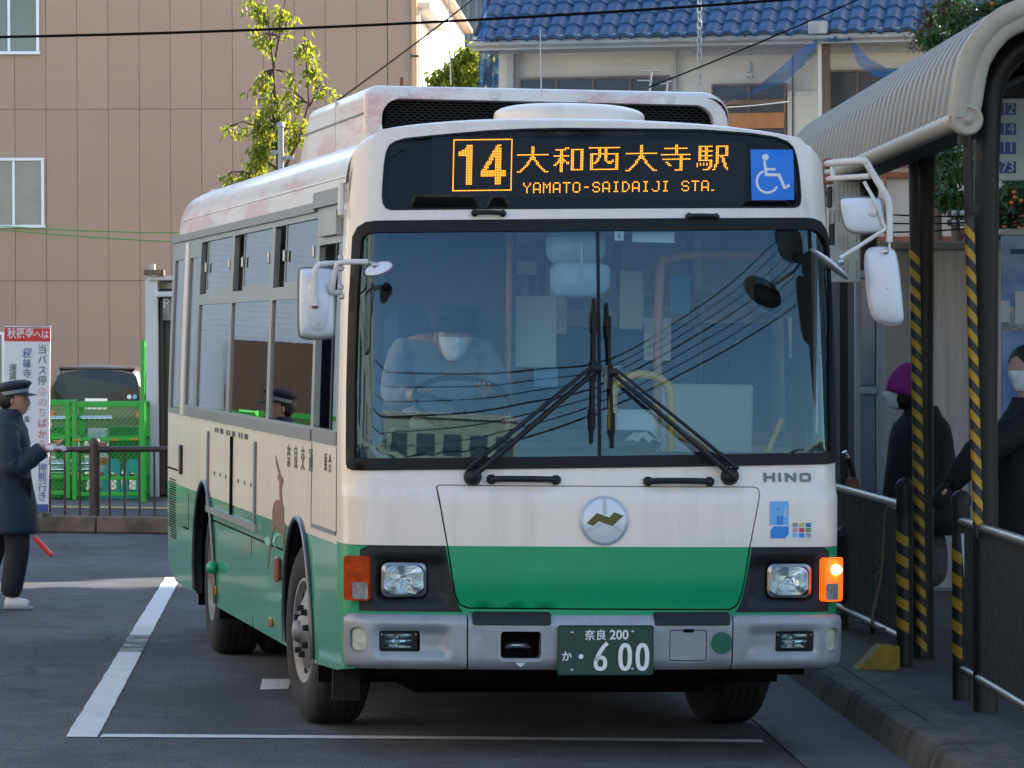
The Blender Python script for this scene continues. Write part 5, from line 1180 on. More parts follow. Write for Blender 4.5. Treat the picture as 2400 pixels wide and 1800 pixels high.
for j in range(7):
    for i in range(38):
        o = link('roof_tile', tme, 'roof_tile', rfo); o.location = (i * tw + random.uniform(-.004, .004), j * te * math.cos(PIT), ez + j * te * math.sin(PIT) + random.uniform(-.004, .004))
mb = MB(); mb.box((L_ / 2, .09, ez - .06), (L_ + .2, .06, .22), .01); mb.build('fascia', 'soffit', hs)
mb = MB(); mb.box((L_ / 2, .48, ez - .16), (L_ + .2, .9, .02)); mb.build('eave_soffit', 'soffit', hs)
mb = MB(); vs = []
for x in (-.15, L_ + .1): vs += [(x, .0 + .055 * math.cos(a), ez - .06 + .055 * math.sin(a)) for a in [math.pi + math.pi * k / 8 for k in range(9)]]
mb.add(vs, [(k, k + 1, 10 + k, 9 + k) for k in range(8)], 0, True); mb.build('gutter', 'gutter_grey', hs)
gbk = MB().box((0, 0, 0), (.02, .07, .05), .004).mesh('gutter_bracket')
for k in range(16): o = link('gutter_bracket', gbk, 'dark_metal', hs); o.location = (.3 + .64 * k, .04, ez - .05)
mb = MB(); mb.box((L_ / 2, 1.05, ez / 2 - .05), (L_ - .2, .3, ez - .25)); hw = mb.build('wall', 'house_wall', hs)
WY = .88
def hbox(u0, v0, u1, v1, y, d, m, nm, b=.0):
    a = HB.px(u0, v0, y); c = HB.px(u1, v1, y); mb = MB(); mb.box(((a.x + c.x) / 2, y, (a.z + c.z) / 2), (abs(c.x - a.x), d, abs(a.z - c.z)), b); return mb.build(nm, m, hs)
def hwin(u0, v0, u1, v1, m='dark_room', pans=2, par=None):
    o = hbox(u0, v0, u1, v1, WY - .02, .05, m, 'window'); a = HB.px(u0, v0, WY); c = HB.px(u1, v1, WY)
    for k in range(pans + 1):
        mb = MB(); mb.box((lerp(a.x, c.x, k / pans), WY - .05, (a.z + c.z) / 2), (.035, .05, a.z - c.z + .03), .004); mb.build('frame', 'wood_old', o)
    for z in (a.z, c.z): mb = MB(); mb.box(((a.x + c.x) / 2, WY - .055, z), (c.x - a.x, .06, .035), .004); mb.build('frame', 'wood_old', o)
hwin(1221, 186, 1567, 330, pans=4); hwin(1672, 200, 1842, 330, pans=2); hwin(1943, 168, 2150, 330, pans=3)
hbox(1690, 266, 1838, 300, WY - .07, .03, 'wood_orange', 'board'); hbox(1672, 236, 1842, 243, WY - .07, .03, 'wood_old', 'window_rail')
hbox(1590, 115, 2160, 121, WY - .03, .03, 'gutter_grey', 'wall_batten'); hbox(1578, 90, 1586, 240, WY - .03, .03, 'wall_shadow' if 'wall_shadow' in M else 'gutter_grey', 'wall_post')
hbox(1187, 100, 1206, 240, WY - .06, .08, 'gutter_grey', 'wall_post', .01); hbox(1846, 215, 1918, 330, WY - .04, .03, 'house_wall', 'wall_panel'); hbox(1856, 130, 1860, 330, WY - .06, .03, 'dark_metal', 'cable')
a = HB.px(1932, 75, .3); b = HB.px(1945, 330, .3); mb = MB(); mb.cyl((a.x, .3, ez - .12), (b.x, .3, 0), .085, .09, n=12); mb.build('wall_column', 'wood_old', hs)
a = HB.px(1921, 75, .15); b = HB.px(1928, 330, .15); mb = MB(); mb.cyl((a.x, .15, ez - .12), (b.x, .15, 0), .03, n=8); mb.build('downpipe', 'pipe_white', hs)
hbox(1895, 50, 1940, 80, .02, .14, 'gutter_grey', 'rainwater_head', .02)
a = HB.px(1757, 170, WY - .1); mb = MB(); mb.cyl(a, a + Vector((0, 0, .16)), .04, n=10); mb.box(a - Vector((0, 0, .06)), (.1, .1, .04)); mb.build('wall_lamp', 'gutter_grey', hs)
# blue nets
def net_mat(name, col, dens_):
    m = bpy.data.materials.new(name); m.use_nodes = True; n = m.node_tree.nodes; l = m.node_tree.links; b = n['Principled BSDF']; b.inputs['Base Color'].default_value = (*col, 1); b.inputs['Roughness'].default_value = .8
    tr = n.new('ShaderNodeBsdfTransparent'); mx = n.new('ShaderNodeMixShader'); mx.inputs[0].default_value = dens_; l.new(tr.outputs[0], mx.inputs[1]); l.new(b.outputs[0], mx.inputs[2]); l.new(mx.outputs[0], n['Material Output'].inputs[0]); M[name] = m
net_mat('net_blue', (.015, .11, .30), .62); net_mat('net_thin', (.03, .12, .26), .12)
def net(uvs0, uvs1, y, m, n=24, sag=.0):
    mb = MB()
    def pt(path, t):
        f = t * (len(path) - 1); i = min(int(f), len(path) - 2); return lerp(path[i][0], path[i + 1][0], f - i), lerp(path[i][1], path[i + 1][1], f - i)
    def fn(a, b):
        p, q = pt(uvs0, a), pt(uvs1, a); u, v = lerp(p[0], q[0], b), lerp(p[1], q[1], b); w_ = HB.px(u, v, y + .05 * math.sin(9 * a + 4 * b) + .03 * math.sin(23 * a)); return w_
    mb.grid(fn, n, 8); mb.build('net', m, hs)
net([(1915, 80), (1850, 140), (1760, 215), (1675, 248)], [(1918, 92), (1902, 135), (1845, 190), (1690, 245)], .0, 'net_blue')
net([(1925, 82), (1960, 84), (1990, 82)], [(1930, 96), (1960, 100), (1992, 92)], .0, 'net_blue')
net([(1988, 85), (2040, 140), (2080, 160), (2160, 158)], [(1992, 100), (2010, 150), (2050, 180), (2160, 185)], .0, 'net_blue')
net([(1124, 100), (1150, 101), (1170, 104)], [(1122, 210), (1145, 212), (1168, 214)], .15, 'net_blue')
net([(1130, 0), (1128, 50), (1126, 96)], [(1142, -10), (1139, 50), (1140, 100)], -.1, 'net_blue')
net([(1170, 90), (1400, 80), (1700, 66), (1920, 55)], [(1172, 230), (1400, 230), (1700, 225), (1900, 225)], -.12, 'net_thin', 60)
# rain chain
rc = thing('rain_chain', 'pale knotted rain chain hanging before the blue tiled roof', 'rain chain', loc=HB.M @ HB.px(1640, 215, -.5))
lk = MB(); lk.tube([Vector((.035 * math.cos(2 * math.pi * k / 14) * (1 if True else 0), 0, .075 * math.sin(2 * math.pi * k / 14))) for k in range(14)], .010, 5, closed=True); lkm = lk.mesh('link')
top = HB.M @ HB.px(1640, -25, -.5); base = HB.M @ HB.px(1641, 215, -.5); n = 13
for k in range(n):
    o = link('link', lkm, 'gutter_grey', rc); p = base.lerp(top, (k + .5) / n) - base; o.location = p; o.rotation_euler = (0, 0, R(70 * (k % 2) - 20)); o.scale = (1, 1, 1)
# television aerials
def aerial(u, v, d, L, label, els):
    base = EYE + ray(u, v) * (d / ray(u, v).y); t = thing('television_aerial', label, 'aerial', loc=base, group='television aerials on the roof')
    mb = MB(); mb.cyl((0, 0, -1.2), (.12, 0, L), .014, n=6); mb.build('mast', 'gutter_grey', t)
    for z, w_ in els: mb = MB(); mb.cyl((-w_ + .12 * z / L, 0, z), (w_ + .12 * z / L, .0, z), .010, n=6); mb.build('element', 'gutter_grey', t)
aerial(1505, 200, 56, .20, 'larger pale television aerial above the bus roof', ((.19, .11), (.06, .10)))
aerial(1543, 202, 57, .06, 'smaller pale television aerial beside the larger one above the bus roof', ((.06, .06), (.03, .05)))
# ---- buildings out of view: they shade the stop and show in the glass
mat('lap_siding', (.74, .75, .75), .55, var=.05, vscale=2)
SB = Frame(-14.4, 58., .15, R(20), 0)
sb = thing('siding_house', 'white lap sided house left of the yard seen reflected in bus windows', 'house', SB)
mb = MB(); mb.box((0, 4.1, 4), (12, 8, 8)); mb.build('wall', 'lap_siding', sb)
bm_ = MB(); bm_.add([(-6, -.011, 0), (6, -.011, 0), (6, -.004, .075), (-6, -.004, .075), (-6, 0, 0), (6, 0, 0)], [(0, 1, 2, 3), (4, 5, 1, 0)]); bme = bm_.mesh('siding_board')
for k in range(74): o = link('siding_board', bme, 'lap_siding', sb); o.location = (0, 0, .075 * k)
mat('metal_brown', (.16, .085, .05), .6); mb = MB(); mb.box((0, -.04, 6.8), (12, .1, 2.4)); mb.build('upper_cladding', mat('clad_grey', (.30, .285, .26), .6, var=.12, vscale=1.2, stretch=(6, 6, .1)), sb)
for x in (2.7, 4.9): mb = MB(); mb.box((x, -.06, .95), (1.3, .08, 1.9)); mb.build('door', 'metal_brown', sb)
mat('station_wall', (.52, .48, .36), .7, var=.1, vscale=.5); mat('station_dark', (.05, .05, .05), .5)
# unseen block on the right, put in so its mass keeps the bus stop in shade
def block(name, label, fr, sx_, sy_, h, m, floors, wins, wm='office_glass'):
    t = thing(name, label, 'building', fr); mb = MB(); mb.box((sx_ / 2, sy_ / 2, h / 2), (sx_, sy_, h)); mb.build('wall', m, t)
    mb = MB(); mb.box((sx_ / 2, sy_ / 2, h + .15), (sx_ + .3, sy_ + .3, .3), .03); mb.build('parapet', 'cream_wall', t)
    wmh = MB().box((0, 0, 0), (1.5, .06, 1.4), .02).mesh('window'); fh = h / floors
    for f in range(floors):
        for k in range(wins): o = link('window', wmh, wm, t); o.location = ((k + .5) * sx_ / wins, -.02, (f + .55) * fh)
        mb = MB(); mb.box((sx_ / 2, -.03, f * fh + .12), (sx_, .1, .18)); mb.build('floor_band', 'cream_wall', t)
    return t
block('shading_block', 'pale apartment block right of the bus shelter outside the picture', Frame(9.5, 20., .15, 0), 22, 22.2, 16, 'cream_wall', 5, 8)
block('shading_slab', 'narrow shop building right of the house outside the picture', Frame(9.5, 44.9, .15, .0), 1.5, 15, 9.1, 'white_wall', 3, 1)  # thin slab shaped to shade the road and leave a sunlit streak
st_b = block('station_building', 'long pale station building behind the photographer seen in the windscreen', Frame(13., -34., 0, R(180) - .10), 16, 12, 10., 'station_wall', 3, 7)
br = thing('footbridge', 'pale curved footbridge behind the photographer seen in the windscreen', 'bridge', loc=(0, 0, 0))
def bridge_pt(t, z, w_): 
    a = lerp(R(200), R(330), t); return Vector((14 + (22 + w_) * math.cos(a), -8 + (22 + w_) * math.sin(a) * .8, z))
mb = MB(); 
for z0, z1, w0, w1 in ((4.6, 5.7, 0, 0), (4.6, 4.6, 0, 2.5), (4.6, 5.7, 2.5, 2.5)):
    mb.grid(lambda a, b: bridge_pt(a, lerp(z0, z1, b), lerp(w0, w1, b)), 40, 2, sm=False)
mb.build('deck', 'station_wall', br)
for k in range(14):
    mb = MB(); p = bridge_pt(k / 13, 0, 1.2); mb.cyl(p, p + Vector((0, 0, 4.6)), .16, n=10); mb.build('pillar', 'frame_white', br)

lbk = block('bounce_building', 'cream building left of the photographer lit by the sun and seen in the windscreen edge', Frame(-13.5, -16., 0, R(90)), 48, 10, 11., 'cream_wall', 4, 14)  # added so its sunlit wall throws warm light onto the bus
# ================================================================ bus shelter and platform (right)
mat('shelter_roof', (.20, .175, .145), .5, .1, var=.25, vscale=3); mat('shelter_beige', (.34, .30, .235), .5, var=.08, vscale=5); mat('post_brown', (.016, .013, .012), .45, var=.15, vscale=6, spec=.3)
mat('tape_yellow', (.40, .225, .008), .5, var=.12, vscale=8); mat('tape_black', (.014, .014, .016), .5); mat('rail_dark', (.016, .015, .015), .5, .0, var=.1, vscale=9, spec=.3); mat('rail_hi', (.11, .105, .10), .3, .6)
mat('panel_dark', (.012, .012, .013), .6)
SH = Frame(2.31, 21., .146, .015, LEAN)
sh = thing('bus_shelter', 'bus shelter with curved ribbed metal roof on dark brown posts', 'shelter', SH)
y_n = -.65; e0 = SH.px(2240, 275, y_n); EX, EZ = e0.x, e0.z
PRO = [(0, 0), (.005, .05), (.014, .10), (.030, .20), (.052, .285), (.085, .345), (.115, .39), (.17, .45), (.23, .49), (.31, .525), (.45, .57), (.65, .605), (.95, .62)]
PRO = PRO + [(1.9 - x, z) for x, z in reversed(PRO[:-1])]
PW = .262; pan = MB(); n = len(PRO)
def nrm(i):
    a, b = PRO[max(i - 1, 0)], PRO[min(i + 1, n - 1)]; t = Vector((b[0] - a[0], b[1] - a[1])).normalized(); return Vector((-t.y, t.x))
sec = [(0, 0), (PW * .06, .022), (PW * .14, .032), (PW * .50, .032), (PW * .58, .022), (PW * .64, .0), (PW, 0)]
vs = []
for i in range(n):
    for (y, o_) in sec: nn = nrm(i); vs.append((EX + PRO[i][0] + nn.x * o_, y, EZ + PRO[i][1] + nn.y * o_))
k = len(sec); pan.add(vs, [(i * k + j, i * k + j + 1, (i + 1) * k + j + 1, (i + 1) * k + j) for i in range(n - 1) for j in range(k - 1)], 0, True); pme = pan.mesh('roof_panel')
for j in range(40): o = link('roof_panel', pme, 'shelter_roof', sh); o.location = (0, y_n + j * PW, 0)
LR = 40 * PW
mb = MB(); pr = [(math.cos(a) * .045, math.sin(a) * .05) for a in [2 * math.pi * q / 14 for q in range(14)]]
mb.tube([(EX + .008, y_n - .02, EZ - .015), (EX + .008, y_n + LR, EZ - .015)], .048, 12); mb.tube([(EX + 1.9, y_n - .02, EZ - .015), (EX + 1.9, y_n + LR, EZ - .015)], .048, 12); mb.mi = [0] * len(mb.f)
g0 = MB(); g0.tube([(EX + .008, y_n - .02, EZ - .015), (EX + .008, y_n + LR, EZ - .015)], .048, 12); g0.build('eave_gutter', 'shelter_beige', sh)
g0 = MB(); g0.tube([(EX + 1.9, y_n - .02, EZ - .015), (EX + 1.9, y_n + LR, EZ - .015)], .048, 12); g0.build('eave_gutter', 'shelter_beige', sh)
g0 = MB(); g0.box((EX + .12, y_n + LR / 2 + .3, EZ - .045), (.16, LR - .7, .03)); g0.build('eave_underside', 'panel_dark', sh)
# end arch: moulded band with a scroll
band = [(-.035, .0), (-.03, .035), (.0, .042), (.045, .040), (.05, .028), (.06, .030), (.10, .028), (.115, .01), (.115, -.03)]
ar = MB(); vs = []
for i in range(n):
    nn = nrm(i)
    for (d_, y) in band: vs.append((EX + PRO[i][0] - nn.x * d_, y_n - y, EZ + PRO[i][1] - nn.y * d_))
k = len(band); ar.add(vs, [(i * k + j, (i + 1) * k + j, (i + 1) * k + j + 1, i * k + j + 1) for i in range(n - 1) for j in range(k - 1)], 0, True); ea = ar.build('end_arch', 'shelter_beige', sh)
for xx in (EX + .04, EX + 1.86):
    sc = MB(); sc.lathe([(0, .042), (.018, .042), (.022, .034), (.052, .034), (.058, .042), (.07, .040), (.076, .02), (.076, -.03)], (xx + .012, y_n, EZ - .012), (0, -1, 0), 26); sc.build('scroll', 'shelter_beige', ea)
# dark tubular frames: posts curving into arches
def post_x(y): return 0.
def frame_tube(y, xoff, r_):
    pts = [(xoff, y, 0), (xoff, y, 1.5), (xoff + .01, y, EZ - .25), (xoff + .02, y, EZ + .02)]
    for (a, b) in PRO[3:-3]: pts.append((lerp(xoff + .03, EX + 1.9 - .2, (a - .03) / 1.84), y, EZ - .02 + b * .78))
    pts += [(EX + 1.72, y, EZ + .0), (EX + 1.72, y, 1.5), (EX + 1.72, y, 0)]
    mb = MB(); mb.tube(pts, r_, 14); return mb.build('post', 'post_brown', sh)
PY = [-.20, 3.35, 6.9]
for y, xo_ in zip(PY, (-.012, .078, .11)): frame_tube(y, xo_, .061)
for x in (.6, 1.3): mb = MB(); mb.tube([(x + EX * .2, y_n + .05, EZ + .40), (x + EX * .2, y_n + LR, EZ + .40)], .03, 8); mb.build('purlin', 'post_brown', sh)
# rain pipes wrapped in black and yellow tape
def rain_pipe(u0, v0, u1, v1, y, r_, vt, flip=1):
    a = SH.px(u0, v0, y); b = SH.px(u1, v1, y); mb = MB(); mb.cyl(a, b, r_, n=14); p = mb.build('rain_pipe', 'post_brown', sh)
    t0 = SH.px(u0, vt, y).z; L = t0 - b.z; ax = (a - b).normalized(); start = b + ax * 0.02; per = .098
    lat = MB(); lat.tube([start, start + ax * (L - .02)], r_ + .0018, 16); lat.build('tape', 'tape_black', p)
    n_ = int(L / per); e1 = ax.orthogonal().normalized(); e2 = ax.cross(e1)
    sl = MB(); 
    for j in range(25):
        th = 2 * math.pi * j / 24; d_ = (e1 * math.cos(th) + e2 * math.sin(th)); xx = d_.x
        for h in (0, .048): sl.v.append(tuple(d_ * (r_ + .0032) + ax * (h - xx * .030)))
    sl.f = [(2 * j, 2 * j + 2, 2 * j + 3, 2 * j + 1) for j in range(24)]; sl.mi = [0] * 24; sl.sm = [True] * 24; sme = sl.mesh('tape_stripe')
    for j in range(n_): o = link('tape_stripe', sme, 'tape_yellow', p); o.location = start + ax * (per * j + .035)
rain_pipe(2266, 296, 2293, 1260, -.36, .022, 512); rain_pipe(2139, 330, 2160, 1540, 3.20, .027, 597); rain_pipe(2006, 400, 2022, 1160, 6.75, .016, 660)
mb = MB(); mb.cyl(SH.px(2262, 285, -.36), SH.px(2262, 340, -.36), .036, n=12); mb.build('pipe_socket', 'post_brown', sh)
mb = MB(); q = SH.px(2278, 490, -.36); mb.cyl(q + Vector((0, 0, .02)), q - Vector((0, 0, .02)), .034, n=12); mb.build('pipe_collar', 'post_brown', sh)
# route board
rb_f = Frame(0, 0); yb = .55
a = SH.px(2339, 231, yb); b = SH.px(2339, 424, yb)
rb = thing('route_board', 'hanging white route board with blue numbers 12 14 11 73', 'sign', SH)
mat('board_white', (.40, .41, .40), .6); mat('board_blue', (.012, .035, .16), .5)
mb = MB(); mb.box((a.x + .55, yb, (a.z + b.z) / 2), (1.1, .03, a.z - b.z), .006); mb.build('board', 'board_white', rb)
for num, v in (('12', 255), ('14', 302), ('11', 347), ('73', 392)):
    q = SH.px(2362, v, yb - .02); mb = MB(); mb.box((q.x, yb - .018, q.z), (.082, .006, .058), .001); mb.build('number_tile', 'board_blue', rb); text('route_number', num, .072, FRONT(q.x, yb - .023, q.z), 'board_white', rb, ext=.0008, sx=.95)
    text('route_text', {'12': 'JR奈良駅', '14': 'JR奈良駅', '11': '高の原駅', '73': '西大寺駅'}[num], .06, FRONT(q.x + .26, yb - .018, q.z + .008), 'board_blue', rb, ext=.0006)
mb = MB(); mb.cyl((a.x + .2, yb, a.z), (a.x + .2, yb, EZ + .4), .01, n=6); mb.cyl((a.x + .9, yb, a.z), (a.x + .9, yb, EZ + .4), .01, n=6); mb.build('hanger', 'rail_dark', rb)
# picture poster further right
pf = thing('picture_panel', 'blue sky and town picture panel at the right edge', 'poster', SH); yp = 3.0
a = SH.px(2346, 552, yp); b = SH.px(2346, 772, yp)
mat('poster_sky', (.05, .14, .36), .4, col2=(.30, .40, .55), vscale=3.); mat('poster_white', (.45, .46, .46), .5); mat('poster_town', (.28, .27, .25), .6, var=.4, vscale=22)
mb = MB(); mb.box((a.x + .7, yp, (a.z + b.z) / 2 - .3), (1.4, .03, a.z - b.z + .6), .004); mb.build('panel', 'poster_sky', pf)
mb = MB(); mb.box((a.x + .7, yp, a.z + .02), (1.42, .045, .035), .004); mb.build('frame', 'poster_white', pf)
mb = MB(); mb.box((a.x + .7, yp - .017, b.z + .06), (1.38, .004, .14)); mb.build('printed_town', 'poster_town', pf)
mb = MB(); mb.box((a.x + .7, yp - .019, a.z - .09), (1.3, .003, .028)); mb.build('printed_band', 'board_blue', pf)
for k in range(4):
    mb = MB(); mb.box((a.x + .02 + .08 * k, yp - .02, b.z + .10 + .02 * (k % 2)), (.05, .004, .12 + .06 * (k % 3))); mb.build('printed_block', 'poster_white', pf)
for xx in (a.x + .04, a.x + 1.36): mb = MB(); mb.box((xx, yp + .04, (a.z) / 2), (.05, .05, a.z)); mb.build('leg', 'rail_dark', pf)
# timetable boards behind the mirrors
tb = thing('timetable_board', 'white notice board with columns of small print behind bus mirrors', 'sign', SH); yt = 5.6
a = SH.px(1938, 425, yt); b = SH.px(2016, 662, yt)
mb = MB(); mb.box(((a.x + b.x) / 2, yt, (a.z + b.z) / 2), (b.x - a.x, .03, a.z - b.z), .006); mb.build('board', mat('notice_cream', (.60, .58, .50), .6), tb)
random.seed(3)
for c_ in range(7):
    for r_ in range(4):
        if random.random() < .25: continue
        x = lerp(a.x, b.x, (c_ + .6) / 7.4); z1 = lerp(a.z, b.z, r_ / 4 + .03); z0 = lerp(a.z, b.z, r_ / 4 + random.uniform(.14, .22)); nn = max(2, int((z1 - z0) / .014))
        mb = MB()
        for k in range(nn):
            zc = lerp(z1, z0, (k + .5) / nn); mb.box((x, yt - .017, zc + .002), (.012, .002, .002)); mb.box((x + random.uniform(-.002, .002), yt - .017, zc - .003), (.002, .002, .007))
        mb.build('print_column', 'board_blue', tb)
mb = MB(); mb.box(((a.x + b.x) / 2, yt + .03, b.z / 2), (.05, .05, b.z)); mb.build('leg', 'rail_dark', tb)
gp = thing('grey_screen', 'plain grey screen panel below the notice board beside the bus', 'screen', SH)
a = SH.px(1935, 664, 5.9); b = SH.px(2003, 1106, 5.9); mb = MB(); mb.box(((a.x + b.x) / 2, 5.9, a.z / 2 + .02), (b.x - a.x, .04, a.z), .006); mb.build('panel', mat('screen_grey', (.155, .15, .152), .6, var=.06, vscale=3), gp)
mb = MB(); mb.box(((a.x + b.x) / 2, 5.9, a.z + .03), (b.x - a.x + .04, .06, .03), .004); mb.build('top_rail', 'shelter_beige', gp)
# glazed wind break
wb = thing('wind_break', 'glazed wind break with pale metal frame behind the striped pipe', 'screen', SH); yw = 6.4
mat('alu_pale', (.36, .39, .42), .45, .3, var=.06, vscale=5)
X0, X1, X2 = SH.px(2010, 900, yw).x, SH.px(2056, 900, yw).x, SH.px(2076, 900, yw).x; zt = SH.px(2030, 650, yw).z; zm = SH.px(2030, 915, yw).z
for (c, d) in (((X0, yw, zt / 2), (.035, .05, zt)), (((X1 + X2) / 2, yw, zt / 2), (X2 - X1, .06, zt)), (((X0 + X1) / 2, yw, zm), (X1 - X0, .05, .05)), (((X0 + X2) / 2, yw, zt + .02), (X2 - X0 + .05, .07, .05)), (((X0 + X1) / 2, yw, .06), (X1 - X0, .05, .06))):
    mb = MB(); mb.box(c, d, .006); mb.build('frame', 'alu_pale', wb)
mat('hazy_pane', (.17, .225, .285), .18, var=.12, vscale=3, coat=.4)
for z0, z1 in ((.09, zm - .03), (zm + .03, zt - .01)): mb = MB(); mb.box(((X0 + X1) / 2, yw, (z0 + z1) / 2), (X1 - X0 - .03, .012, z1 - z0)); mb.build('pane', 'hazy_pane', wb)
# wall behind the platform
WF = Frame(2.05, 31., .146, -.02, LEAN); wl_ = thing('platform_wall', 'pale grey streaked wall behind the waiting people', 'wall', WF)
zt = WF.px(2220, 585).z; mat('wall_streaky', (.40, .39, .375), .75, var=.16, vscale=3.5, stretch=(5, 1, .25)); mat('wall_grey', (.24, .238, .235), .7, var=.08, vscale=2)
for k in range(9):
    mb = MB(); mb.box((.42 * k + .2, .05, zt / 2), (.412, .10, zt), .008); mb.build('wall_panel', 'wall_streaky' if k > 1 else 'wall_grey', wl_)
mb = MB(); mb.box((1.9, .04, zt + .03), (4.0, .18, .06), .01); mb.build('coping', 'wall_grey', wl_)
# rusty lattice and pale wall beyond
LB = Frame(2.2, 40, .15, 0, LEAN); lb = thing('pale_outbuilding', 'pale outbuilding wall with rusty lattice bars behind the citrus tree', 'building', LB)
mb = MB(); mb.box((3.65, .4, 1.85), (5.1, .3, 3.7)); mb.build('wall', 'cream_wall', lb)
mat('rust_bar', (.26, .10, .055), .8, var=.3, vscale=8)
for v in (382, 408, 560, 590): z = LB.px(2180, v).z; mb = MB(); mb.box((3.6, .2, z), (5., .05, .055)); mb.build('rail', 'rust_bar', lb)
for k in range(9): mb = MB(); mb.box((1.3 + .42 * k, .18, 2.9), (.022, .03, 1.55)); mb.build('bar', 'rust_bar', lb)
# ---- platform railings
def railing(fr, y0, y1, label, xo=0., bars=.085, zr=(.145, 1.0), tape=True, name='platform_railing', cap=True, postr=.046, ys=None):
    t = thing(name, label, 'railing', fr)
    for z, r_ in ((zr[1], .026), (zr[0], .024)): mb = MB(); mb.cyl((xo, y0, z), (xo, y1, z), r_, n=12); mb.build('rail', 'rail_hi', t)
    n_ = int(abs(y1 - y0) / bars); bme = MB().box((0, 0, 0), (.010, .030, zr[1] - zr[0])).mesh('bar')
    for k in range(1, n_): o = link('bar', bme, 'rail_dark', t); o.location = (xo, lerp(y0, y1, k / n_), (zr[0] + zr[1]) / 2)
    for yy in (ys or (y0,)):
        mb = MB(); mb.cyl((xo, yy, 0), (xo, yy, zr[1] + .10), postr, n=16); p = mb.build('post', 'rail_dark', t)
        mb = MB(); mb.lathe([(0, .055), (.03, .045), (.050, .018), (.052, -.02)], (xo, yy, zr[1] + .10), (0, 0, 1), 18); mb.build('post_cap', 'rail_dark', p)
        if tape:
            lo, hi = zr[0] + .03, zr[1] - .06; lat = MB(); lat.cyl((xo, yy, lo), (xo, yy, hi), postr + .0015, n=18); lat.build('tape', 'tape_black', p)
            per = .117; sl = MB(); R_ = postr + .003
            for j in range(15):
                th = R(180 + 0 + 10 * j - 30); d_ = Vector((math.cos(th), math.sin(th), 0))
                for h in (0, .055): sl.v.append(tuple(d_ * R_ + Vector((0, 0, h - j / 14 * .06))))
            sl.f = [(2 * j, 2 * j + 2, 2 * j + 3, 2 * j + 1) for j in range(14)]; sl.mi = [0] * 14; sl.sm = [True] * 14; sme = sl.mesh('tape_stripe')
            for j in range(int((hi - lo) / per)): o = link('tape_stripe', sme, 'tape_yellow', p); o.location = (xo, yy, lo + .065 + per * j)
    return t
g1 = GROUND.pz(2254, 1640, .146); g2 = GROUND.pz(2121, 1562, .146)
R1F = Frame(g1.x, g1.y, .146, .020, LEAN); rl1 = railing(R1F, 0, -6, 'dark barred platform railing at the right edge, nearest the camera', zr=(.16, .89))
nt_ = MB(); q = R1F.px(2252, 1300, -.06)
nt_ = MB(); a = R1F.px(2258, 1250, -.10); b = R1F.px(2277, 1412, -.10); nt_.box(((a.x + b.x) / 2, -.10, (a.z + b.z) / 2), (.040, .004, a.z - b.z), rot=Matrix.Rotation(R(-4), 3, 'Y')); no_ = nt_.build('notice', 'poster_white', rl1)
for f, h in ((.85, .12), (.38, .40)): mb = MB(); mb.box((a.x + .018, -.104, lerp(b.z, a.z, f)), (.026, .002, (a.z - b.z) * h)); mb.build('notice_picture', mat('notice_brown%d' % int(h * 100), (.26, .17, .09), .7, var=.3, vscale=30), no_)
R2F = Frame(g2.x, g2.y, .146, .048, LEAN); railing(R2F, 0, 8, 'dark barred platform railing beside the bus, beyond the yellow wedge', zr=(.15, .88), ys=(0., 4.0, 8.0))
mb = MB(); mb.add([(.02, .15, .15), (.02, 8, .15), (.02, 8, .86), (.02, .15, .86)], [(0, 1, 2, 3)]);
rope = thing('rope', 'dark twisted rope hanging from the striped railing post', 'rope', R2F); mb = MB(); pts = []
for k in range(30):
    t = k / 29; pts.append((-.10 - .06 * t + .03 * math.sin(t * 3), .1 + .02 * math.sin(9 * t), lerp(.86, .14, t)))
mb.tube(curve([(-.045, 0, .86), (-.10, .05, .84), (-.12, .08, .5), (-.17, .08, .25), (-.10, .05, .2)], 10), .010, 6); mb.build('strand', 'wood_old', rope)
mb = MB(); mb.tube([(-.12 + .012 * math.cos(8 * t_ / 3) - .04 * t_ / 14, .08 + .012 * math.sin(8 * t_ / 3), lerp(.82, .24, t_ / 14)) for t_ in range(15)], .007, 6); mb.build('strand', 'dark_metal', rope)
# yellow wedge
wq = GROUND.pz(2062, 1571, .146); wd = thing('kerb_wedge', 'worn yellow rubber wedge lying on the platform edge', 'wedge', loc=(wq.x, wq.y, .146), yaw=.05)
mat('wedge_yellow', (.25, .17, .010), .75, var=.35, vscale=9, bump=.3, bscale=30)
mb = MB(); prf = [(-.128, 0), (.092, 0), (.098, .10), (.085, .126), (.01, .130), (-.012, .116), (-.095, .026)]
mb.prism(prf, Matrix(((1, 0, 0, 0), (0, 0, 1, 0), (0, 1, 0, 0), (0, 0, 0, 1))), .22); wm_ = mb.build('body', 'wedge_yellow', wd)
for k in range(3): mb = MB(); mb.box((.105, .05 + .06 * k, .065), (.02, .02, .12), .004); mb.build('rib', 'wedge_yellow', wd)

